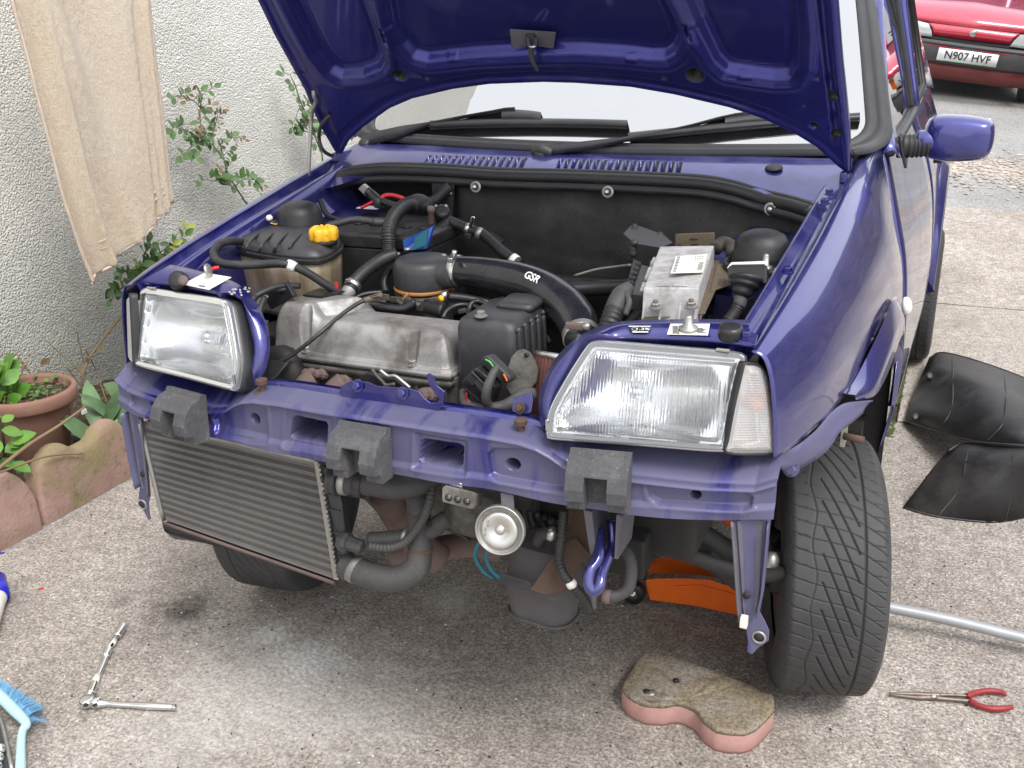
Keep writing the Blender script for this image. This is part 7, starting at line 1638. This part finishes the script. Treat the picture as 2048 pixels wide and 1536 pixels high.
# litter of twigs and dead bits on the soil
mb = MB(); random.seed(51)
for k in range(420):
    x, y = random.uniform(-2.08, -1.56), random.uniform(-.6, 1.6); z = .055; a = random.uniform(0, 6.28); l = random.uniform(.01, .06); d = Vector((math.cos(a)*l, math.sin(a)*l, random.uniform(0, .012)))
    mb.add(tube_g([Vector((x, y, z)), Vector((x, y, z))+d], random.uniform(.0008, .002), 4, 1, True, None, False))
struct(mb.build('bed_litter', M['twig']), 'stuff')
mb = MB()
for k in range(700):
    x, y = random.uniform(-2.08, -1.58), random.uniform(-.5, 1.5)
    if noise.noise((x*6, y*4, 5)) < .12: continue
    a = random.uniform(0, 6.28); s_ = random.uniform(.008, .022); d = Vector((math.cos(a), math.sin(a), .5))*s_; q = Vector((-math.sin(a), math.cos(a), 0))*s_*.35; p = Vector((x, y, .05)); mb.add(([p, p+d*.5+q, p+d, p+d*.5-q], [(0, 1, 2, 3)]))
struct(mb.build('ground_cover', M['leaf']), 'stuff')
# grit and chippings on the concrete
for nm, mt, n, s0 in (('white_grit', 'paper', 1100, .0020), ('dark_grit', 'dark', 1100, .0022)):
    mb = MB()
    for k in range(n):
        x, y = random.uniform(-1.4, 1.6), random.uniform(-1.1, 1.4); s_ = s0*random.uniform(.4, 1.5); R_ = Matrix.Rotation(random.uniform(0, 6), 3, 'Z')
        mb.add(box_g((x, y, s_*.3), (s_*random.uniform(.6, 1.8), s_, s_*.7), R_))
    struct(mb.build(nm, M[mt]), 'stuff')
mb = MB()
for k in range(2600):
    y = random.gauss(6.2, .32); x = random.uniform(.5, 3.2)
    if y < 5.2: continue
    s_ = random.uniform(.006, .02); mb.add(box_g((x, y, gz(y, x)-.018), (s_*2, s_, s_*.3), Matrix.Rotation(random.uniform(0, 6), 3, 'Z')@Matrix.Rotation(random.uniform(-.4, .4), 3, 'X')))
struct(mb.build('wood_chips', M['chips']), 'stuff')
# ---- loose scalloped stone in front of the wheel
bt_ = [(1289,1300),(1332,1306),(1419,1335),(1490,1362),(1548,1386),(1550,1416),(1530,1438),(1510,1457),(1490,1464),(1469,1464),(1448,1462),(1432,1459),(1415,1446),(1403,1432),(1390,1418),(1378,1411),(1364,1406),(1353,1405),(1336,1407),(1320,1408),(1303,1408),(1287,1405),(1268,1397),(1254,1387),(1245,1378),(1243,1368),(1254,1349),(1270,1325)]
BT = [Z(a, b, .052) for a, b in bt_]; bcn = sum(BT, Vector())/len(BT); RB_ = resample(BT+[BT[0]], 120)[:-1]
RBn = [p+Vector((noise.noise(p*60)*.0025, noise.noise(p*60+Vector((9, 0, 0)))*.0025, 0)) for p in RB_]
def shr(k, z): return [Vector((bcn.x+(p.x-bcn.x)*k, bcn.y+(p.y-bcn.y)*k, z+noise.noise(p*50)*.0015)) for p in RBn]
stone = thing('edging_stone', (bcn.x, bcn.y, 0), 'loose pink scalloped stone lying flat on the concrete in front of the wheel', 'edging stone')
obj('stone_body', *ringbox_g([shr(.99, .001), shr(1.0, .008), shr(1.0, .042)]), M['brick_pink'], stone, smooth=True)
nst = 8; rr_ = [shr(1.0, .0421), shr(.985, .050)]+[shr(k, .0525+.0008*math.sin(k*20)) for k in (.95, .85, .7, .5, .3, .1)]
obj('stone_face', *ringbox_g(rr_), M['brick_top'], stone, smooth=True)
for px, py in ((1293, 1384), (1352, 1362)): lathe('pebble', [(.007, 0), (.0065, .003), (.003, .005), (0, .0055)], Z(px, py, .0535), (0, 0, 1), M['dark'], stone, 9)
lathe('pebble', [(.011, 0), (.009, .003), (0, .004)], Z(1302, 1386, .0530), (0, 0, 1), M['zinc'], stone, 11)
# ---- long-nosed pliers
pl0 = thing('pliers', Z(1900, 1395, 0), 'long nosed steel pliers with red handles on the concrete', 'pliers')
def zt(l, z): return [Z(a, b, z if len(q) == 0 else q[0]) for a, b, *q in l]
tube('jaw', zt([(1778,1386),(1800,1387),(1830,1388),(1858,1390),(1880,1390)], .010), [.0018,.003,.0045,.006,.005], M['pliers'], pl0, 8); tube('jaw', zt([(1779,1389),(1805,1392),(1835,1395),(1862,1395),(1882,1396)], .007), [.0018,.003,.0045,.006,.005], M['pliers'], pl0, 8)
lathe('pivot', [(.007, 0), (.007, .004), (.005, .005), (0, .005)], Z(1866, 1393, .009), UP, M['steel'], pl0, 16)
tube('shank', zt([(1870,1390),(1905,1390),(1938,1392)], .008), [.004,.0035,.0035], M['pliers'], pl0, 8); tube('shank', zt([(1870,1396),(1905,1399),(1942,1402)], .008), [.004,.004,.0038], M['pliers'], pl0, 8)
tube('handle', zt([(1934,1393),(1950,1386),(1972,1382),(1995,1383),(2012,1389)], .009), [.0065,.0058,.006,.0062,.005], M['redgrip'], pl0, 10); tube('handle', zt([(1940,1402),(1958,1411),(1982,1417),(2005,1417),(2024,1414)], .009), [.0062,.0058,.0062,.0062,.005], M['redgrip'], pl0, 10)
# ---- ratchet with extension bar
ra_ = thing('ratchet', Z(200, 1400, 0), 'chrome socket ratchet and extension bar lying at an angle on the concrete', 'ratchet')
lathe('ratchet_head', [(.013, 0), (.0165, .002), (.0165, .012), (.014, .016), (.006, .017), (0, .0165)], Z(176, 1409, .004), UP, M['chrome'], ra_, 28); lathe('ratchet_head', [(.011, 0), (.013, .002), (.013, .012), (.010, .016), (0, .0165)], Z(192, 1410, .004), UP, M['chrome'], ra_, 24)
lathe('drive_button', [(.005, 0), (.005, .003), (.0025, .004), (0, .0035)], Z(172, 1411, .021), UP, M['dark'], ra_, 14); lathe('drive_lever', [(.0045, 0), (.0045, .002), (0, .003)], Z(190, 1411, .021), UP, M['dark'], ra_, 10)
tube('ratchet_handle', zt([(196,1408),(215,1407),(240,1409),(265,1410),(300,1412),(340,1414),(346,1414.5),(351,1415)], .011), [.0095,.0058,.0056,.0060,.0075,.0062,.0050,.0070], M['chrome'], ra_, 16)
tube('extension_bar', zt([(179,1392),(184,1376),(196,1352),(212,1312),(215,1304)], .0085), [.0075,.0072,.0068,.0066,.0066], M['chrome'], ra_, 14)
for a, b, r in (((181,1388),(188,1370),.0090), ((210,1314),(217,1299),.0092), ((233,1274),(246,1252),.0100)):
    a3, b3 = zt([a, b], .0100); L_ = (b3-a3).length; lathe('socket', [(r*.9, 0), (r, .001), (r, L_-.001), (r*.85, L_), (r*.6, L_), (r*.6, L_-.004)], a3, b3-a3, M['chrome'], ra_, 20, smooth=False)
tube('extension_bar', zt([(216,1300),(234,1272)], .0085), .0068, M['chrome'], ra_, 12, 1, smooth=False); tube('knurl', zt([(224,1289),(229,1281)], .0088), .0068, M['white'], ra_, 12, 1, smooth=False); tube('knurl', zt([(190,1365),(196,1351)], .0088), .0070, M['white'], ra_, 12, 1, smooth=False)
# ---- washing brush
br_ = thing('hand_brush', Z(40, 1450, 0), 'pale blue washing brush with fanned bristles at the left edge', 'brush')
hd_ = [zt([(-40,1352,.035),(0,1392,.035),(28,1420,.035),(52,1446,.033),(45,1462,.03),(42,1490,.025),(41,1540,.02),(38,1640,.02)], 0)][0]
tube('brush_handle', hd_, [.010,.011,.011,.009,.0075,.008,.0095,.009], M['paleblue'], br_, 14)
mb = MB(); random.seed(61)
for k in range(900):
    t = random.random(); a = hd_[0].lerp(hd_[3], .35+t*.62)+Vector((random.gauss(0, .002), random.gauss(0, .002), random.uniform(-.012, .004)))
    e = Z(-20+118*(t*1.02)+random.gauss(0, 3), 1352+72*t**1.1+random.gauss(0, 3)+(18 if t > .9 else 0), random.uniform(.002, .040)); m_ = a.lerp(e, .5)+Vector((0, 0, .004)); w = Vector((.0006, .0003, 0))
    mb.add(([a-w, a+w, m_+w, e+w*.5, e-w*.5, m_-w], [(0, 1, 2, 5), (5, 2, 3, 4)]))
struct(mb.build('bristles', M['bristle'], br_), 'stuff')
# ---- spray bottle edge, tool case edge, bits
bl_ = thing('spray_can', Z(-22, 1215, 0), 'dark blue plastic bottle lying at the left edge of the picture', 'bottle'); tube('bottle_cap', zt([(-8,1160),(-4,1195)], .026), [.024,.026], M['darkblue'], bl_, 20, 2); tube('bottle_body', zt([(-5,1195),(-14,1215),(-30,1270)], .026), [.022,.024,.024], M['white'], bl_, 20)
tc_ = thing('socket_case', Z(-30, 1500, 0), 'dark metal socket tray at the bottom left corner', 'tool case')
obj('case_tray', *hexa_g(zt([(-60,1400),(2,1436),(28,1545),(-60,1560)], .0), zt([(-60,1400),(2,1436),(28,1545),(-60,1560)], .016)), M['plastic_grey'], tc_, bevel=.002)
tube('case_rim', zt([(-30,1418,.018),(0,1436,.018),(24,1538,.018)], 0), .004, M['zinc'], tc_, 8)
for k in range(3): lathe('socket', [(.008, 0), (.009, .004), (.009, .014), (.006, .015), (.006, .006), (0, .006)], Z(2-k*3, 1505+k*18, .018), UP, M['chrome'], tc_, 16)
for nm, px, py, mt, lb in (('plastic_sliver', 83, 1177, 'red', 'tiny red plastic sliver on the concrete left of the oil stain'), ('plastic_sliver', 4, 1106, 'darkblue', 'tiny blue sliver by the edging stone at the left edge')):
    c = Z(px, py, .002); tag(obj(nm, *box_g(c, (.012, .004, .003), Matrix.Rotation(.6, 3, 'Z')), M[mt], None), lb, 'debris')
c = Z(175, 1080, 0)
# ---- wheel arch liner, in two pieces
def shell(name, rows, label):
    root = thing(name, (sum((Vector(p) for r in rows for p in r), Vector())/sum(len(r) for r in rows))*1.0, label, 'wheel arch liner', 'black plastic wheel arch liners')
    root.location.z = 0
    for f in (.34, .66):
        tube('rib', [catmull(r, 8)[int(f*(len(catmull(r, 8))-1))] for r in rows], .0028, M['liner'], root, 6)
    for f in (.06, .94): tube('edge_flange', [p+Vector((0, 0, .002)) for p in catmull(rows[0 if f < .5 else -1], 4)], .0032, M['liner'], root, 6, 1)
    o = loft('liner_shell', rows, 60, M['liner'], root, cat=True, solid=.003); return root
ln1 = shell('arch_liner', [[Z(1859,717,.05), Z(1880,706,.07), Z(1924,714,.12), Z(1990,735,.16), Z(2060,762,.17), Z(2140,800,.16)],
    [Z(1838,765,.03), Z(1870,760,.09), Z(1930,765,.16), Z(1995,785,.20), Z(2065,815,.20), Z(2140,840,.18)],
    [Z(1822,805,.02), Z(1860,812,.09), Z(1930,822,.15), Z(1990,840,.18), Z(2060,858,.19), Z(2140,870,.17)],
    [Z(1811,843,.015), Z(1850,856,.05), Z(1895,870,.09), Z(1950,884,.12), Z(2040,892,.15), Z(2130,896,.14)]], 'black plastic wheel arch liner arched on the ground, the one further from the camera')
for px, py, z in ((1859, 752, .09), (1831, 834, .045)): lathe('liner_clip', [(.014, -.004), (.013, .003), (.005, .005)], Z(px, py, z), (.3, -.6, .8), M['plastic_grey'], ln1, 14)
ln2 = shell('arch_liner', [[Z(1895,903,.135), Z(1927,887,.16), Z(1985,889,.20), Z(2050,893,.22), Z(2140,900,.22)],
    [Z(1868,935,.09), Z(1915,925,.135), Z(1985,930,.155), Z(2050,938,.155), Z(2140,950,.15)],
    [Z(1840,972,.04), Z(1900,975,.065), Z(1980,985,.08), Z(2050,985,.08), Z(2140,985,.08)],
    [Z(1806,1016,.001), Z(1850,1029,.001), Z(1894,1037,.001), Z(1988,1045,.001), Z(2070,1030,.001), Z(2140,1010,.001)]], 'black plastic wheel arch liner standing on its curved edge, the one nearer the camera')
tube('liner_lip', [Z(1895,903,.137), Z(1927,886,.163), Z(1985,888,.203), Z(2050,892,.223), Z(2140,899,.223)], .004, M['liner'], ln2, 8)
# ---- trolley jack under the car
jk = thing('trolley_jack', (.36, .20, 0), 'orange trolley jack under the front of the blue car', 'jack')
def jside(dy, dz, nm):
    l = [(1292,1160),(1310,1158),(1360,1157),(1420,1160),(1475,1178),(1500,1188),(1500,1240),(1475,1230),(1390,1212),(1300,1200),(1294,1180)]
    return obj(nm, *prism_g([Y(a, b, dy)+Vector((0, 0, dz)) for a, b in l], (0, .004, 0)), M['orange'], jk, bevel=.001)
jside(.10, .0, 'side_plate'); 
l = [(1285,1128),(1300,1122),(1360,1106),(1420,1108),(1480,1130),(1500,1138),(1500,1174),(1480,1165),(1400,1150),(1320,1148),(1290,1145)]
obj('side_plate', *prism_g([Y(a, b, .24) for a, b in l], (0, .004, 0)), M['orange'], jk, bevel=.001)
obj('plate_rib', *prism_g([Y(a, b, .098) for a, b in ((1345,1172),(1400,1170),(1460,1185),(1490,1195),(1490,1199),(1455,1190),(1400,1175),(1345,1177))], (0, -.002, 0)), M['orange'], jk, bevel=.001)
cc = Y(1268, 1184, .09); cas = lathe('caster', [(.012, -.012), (.026, -.012), (.027, -.008), (.027, .008), (.026, .012), (.012, .012)], cc, (.1, -1, .0), M['rubber'], jk, 28); lathe('caster_hub', [(.012, 0), (.011, .004), (.006, .005), (.005, .008), (0, .008)], cc+Vector((.001, -.012, 0)), (.1, -1, 0), M['steel'], cas, 18)
tube('front_axle', [Y(1285,1160,.09), Y(1293,1130,.12), Y(1293,1125,.24)], .007, M['dark'], jk, 8); lathe('caster', [(.012, -.012), (.026, -.012), (.027, .008), (.012, .012)], Y(1250, 1130, .26), (.1, -1, 0), M['rubber'], jk, 20)
mb = MB(); mb.add(box_g((.46, .20, .09), (.08, .11, .05))); mb.build('jack_base', M['orange'], jk, bevel=.006); tube('ram', [(.40, .19, .10), (.55, .19, .12)], .022, M['zinc'], jk, 14)
lathe('saddle', [(.03, 0), (.045, .006), (.045, .016), (.038, .018), (.036, .010), (0, .010)], (.33, .19, .25), UP, M['orange'], jk, 20); tube('lift_arm', [(.50, .19, .14), (.33, .19, .24)], .02, M['orange'], jk, 10)
tube('jack_handle', [(.56, .20, .12), Y(1640,1185,.19)+Vector((0,0,0)), Y(1775,1214,.20), Y(1900,1240,.21), Y(2048,1276,.215), Y(2300,1336,.23)], [.012,.012,.0125,.0125,.0125,.0125], M['greypipe'], jk, 20)
# ---- rubble wall across the drive, seen mirrored in the side window
sw_ = thing('stone_wall', (3.3, 8, 0), 'rubble stone wall beside the road, mirrored in the side window of the blue car', 'wall'); random.seed(71)
mb = MB(); mb.add(box_g((3.42, 7.5, .85), (.2, 13, 2.6))); mb.build('mortar', M['soil'], sw_)
sm = [mkmesh('stone', *(lambda v, f: ([Vector(p)+Vector((random.uniform(-.05, .05), random.uniform(-.12, .12), random.uniform(-.12, .12))) for p in v], f))(*box_g((0, 0, 0), (.10, 1, 1))), M[random.choice(['stone_a', 'stone_b'])]) for _ in range(6)]
z = -.3
while z < 2.1:
    h = random.uniform(.12, .2); y = 1.2+random.uniform(0, .2)
    while y < 13.8:
        w = random.uniform(.18, .42); o = bpy.data.objects.new('stone', random.choice(sm)); COL.objects.link(o); o.parent = sw_; o.location = Vector((3.30, y+w/2, z+h/2))-sw_.location; o.scale = (1, w*.93, h*.9); y += w
    z += h
# ---- red car
PD = np.array([.997, .078, 0]); PU = Vector((0, 0, 1)); fx = Vector(PD).normalized(); fy0 = Vector((-fx.y, fx.x, 0)); roll = math.radians(8.0)
fx2 = (fx*math.cos(roll)-PU*math.sin(roll)).normalized(); up2 = (PU*math.cos(roll)+fx*math.sin(roll)); back = up2.cross(fx2)*1.0
if back.y < 0: back = -back
pitch = math.atan(.08); back, up2 = (back*math.cos(pitch)+up2*math.sin(pitch)), (up2*math.cos(pitch)-back*math.sin(pitch))
pcen = Vector(CAM)+Vector(ray(1934, 113))*9.2; RO = pcen-up2*.42
rc_ = thing('red_car', RO, 'red hatchback parked behind on the road, partly cut off by the picture edge', 'car')
def K(u, v, w): return RO+fx2*u+back*v+up2*w     # u right, v back, w up
def kloft(name, rows, mt, par=rc_, n=30, cat=False, **k): return loft(name, [[K(*p) for p in r] for r in rows], n, M[mt], par, cat=cat, **k)
W_ = .79
kloft('bonnet', [[(-W_+.10, .16, .665), (0, .06, .665), (W_-.10, .16, .665)], [(-W_+.06, .20, .73), (0, .10, .735), (W_-.06, .20, .73)], [(-W_+.05, .50, .80), (0, .48, .83), (W_-.05, .50, .80)], [(-W_+.06, 1.0, .88), (0, 1.0, .92), (W_-.06, 1.0, .88)]], 'redpaint', solid=.004)
kloft('front_face', [[(-.34, .075, .565), (0, .045, .56), (.34, .075, .565)], [(-.36, .09, .62), (0, .05, .62), (.36, .09, .62)], [(-.40, .105, .66), (0, .056, .662), (.40, .105, .66)]], 'redpaint', solid=.003)
for s_ in (-1, 1):
    kloft('front_wing', [[(s_*(W_-.1), .16, .665), (s_*(W_-.03), .24, .66), (s_*W_, .45, .65), (s_*W_, 1.0, .66), (s_*W_, 1.1, .4)], [(s_*(W_-.09), .18, .72), (s_*(W_-.045), .26, .72), (s_*(W_-.02), .5, .79), (s_*(W_-.03), 1.0, .87), (s_*(W_-.03), 1.15, .88)]], 'redpaint', solid=.003)
    kloft('side', [[(s_*W_, 1.0, .66), (s_*W_, 1.2, .3), (s_*W_, 3.6, .3)], [(s_*(W_-.03), 1.0, .87), (s_*(W_-.03), 1.2, .88), (s_*(W_-.03), 3.6, .92)]], 'redpaint', solid=.003)
    hl = kloft('headlamp', [[(s_*.34, .075, .545), (s_*.50, .10, .54), (s_*.66, .17, .54)], [(s_*.36, .065, .60), (s_*.50, .085, .60), (s_*.67, .16, .60)], [(s_*.40, .085, .655), (s_*.50, .10, .665), (s_*.68, .18, .665)]], 'redlamp', n=20)
    kloft('lamp_frame', [[(s_*.335, .09, .54), (s_*.34, .08, .54), (s_*.66, .18, .53)], [(s_*.335, .09, .53), (s_*.34, .08, .53), (s_*.66, .18, .52)]], 'print', hl)
    kloft('indicator', [[(s_*.66, .17, .54), (s_*.74, .26, .545)], [(s_*.68, .18, .665), (s_*.74, .26, .65)]], 'orange', n=6)
    kloft('wheel_arch', [[(s_*.60, .1, .2), (s_*.60, 1.1, .2)], [(s_*.60, .1, .6), (s_*.60, 1.1, .6)]], 'dark', n=4)
    w_c = K(s_*.68, .62, .27); lathe('wheel', [(.20, -.08), (.27, -.07), (.28, 0), (.27, .07), (.20, .08), (.02, .05)], w_c, fx2, M['tyre'], rc_, 24)
kloft('grille_slot', [[(-.36, .085, .53), (0, .055, .525), (.36, .085, .53)], [(-.34, .095, .566), (0, .065, .562), (.34, .095, .566)]], 'print')
kloft('bumper', [[(-W_-.01, .4, .52), (-W_+.02, .10, .52), (-.40, .0, .525), (0, -.03, .525), (.40, .0, .525), (W_-.02, .10, .52), (W_+.01, .4, .52)], [(-W_-.02, .4, .50), (-W_+.01, .085, .50), (-.40, -.015, .505), (0, -.045, .505), (.40, -.015, .505), (W_-.01, .085, .50), (W_+.02, .4, .50)], [(-W_-.02, .4, .36), (-W_+.01, .085, .36), (-.40, -.015, .36), (0, -.045, .36), (.40, -.015, .36), (W_-.01, .085, .36), (W_+.02, .4, .36)], [(-W_, .4, .34), (-W_+.02, .11, .34), (-.40, .01, .34), (0, -.02, .34), (.40, .01, .34), (W_-.02, .11, .34), (W_, .4, .34)]], 'bumper', n=60, cat=False, solid=.01)
tube('bumper_stripe', [K(-W_+.01, .083, .478), K(-.40, -.017, .483), K(0, -.047, .483), K(.40, -.017, .483), K(W_-.01, .083, .478)], .005, M['redstripe'], rc_, 6)
tube('bumper_rub_strip', [K(-W_+.01, .083, .497), K(-.40, -.012, .505), K(0, -.042, .505), K(.40, -.012, .505), K(W_-.01, .083, .497)], .016, M['plastic_grey'], rc_, 10)
kloft('valance', [[(-W_+.02, .13, .345), (-.4, .02, .345), (0, -.01, .345), (.4, .02, .345), (W_-.02, .13, .345)], [(-W_+.03, .12, .27), (-.4, .01, .26), (0, -.02, .26), (.4, .01, .26), (W_-.03, .12, .27)], [(-W_+.05, .2, .20), (-.4, .07, .19), (0, .05, .19), (.4, .07, .19), (W_-.05, .2, .20)]], 'valance', n=40, cat=False, solid=.006)
pk = kloft('number_plate', [[(-.26, -.064, .365), (.26, -.064, .365)], [(-.26, -.064, .476), (.26, -.064, .476)]], 'plate', n=2, solid=.004)
text('N907 HVF', 'plate_text', .100, K(0, -.0685, .4185), fx2, up2, M['print'], pk, .0006, sx=.93, bold=.0012)
tube('plate_line', [K(-.2, -.0685, .367), K(.2, -.0685, .367)], .0012, M['green'], pk, 5, 1, smooth=False)
bd = lathe('badge', [(.03, 0), (.03, .004), (.026, .006), (0, .006)], K(0, .045, .615), -back, M['steel'], rc_, 24); text('Ford', 'badge_text', .018, K(0, .036, .615), fx2, up2, M['print'], bd, .0004)
kloft('windscreen', [[(-.66, 1.02, .90), (0, .98, .93), (.66, 1.02, .90)], [(-.55, 1.65, 1.33), (0, 1.62, 1.36), (.55, 1.65, 1.33)]], 'sideglass', n=16)
kloft('roof', [[(-.56, 1.66, 1.33), (0, 1.62, 1.365), (.56, 1.66, 1.33)], [(-.56, 3.2, 1.30), (0, 3.25, 1.34), (.56, 3.2, 1.30)], [(-.72, 3.6, .92), (0, 3.7, .92), (.72, 3.6, .92)], [(-.75, 3.65, .35), (0, 3.75, .35), (.75, 3.65, .35)]], 'redpaint', n=20, solid=.004)
for s_ in (-1, 1):
    kloft('side_window', [[(s_*(W_-.04), 1.2, .9), (s_*(W_-.04), 3.4, .93)], [(s_*.58, 1.75, 1.3), (s_*.58, 3.1, 1.28)]], 'sideglass', n=4); tube('pillar', [K(s_*.70, 1.03, .90), K(s_*.56, 1.66, 1.33)], .025, M['redpaint'], rc_, 8)
obj('floor_pan', *hexa_g([K(-.7, .3, .2), K(.7, .3, .2), K(.7, 3.5, .2), K(-.7, 3.5, .2)], [K(-.7, .3, .6), K(.7, .3, .6), K(.7, 3.5, .6), K(-.7, 3.5, .6)]), M['dark'], rc_)
for a in (-.45, .15): tube('wiper', [K(a, .99, .925), K(a+.45, 1.10, .985)], .008, M['rubber'], rc_, 6)
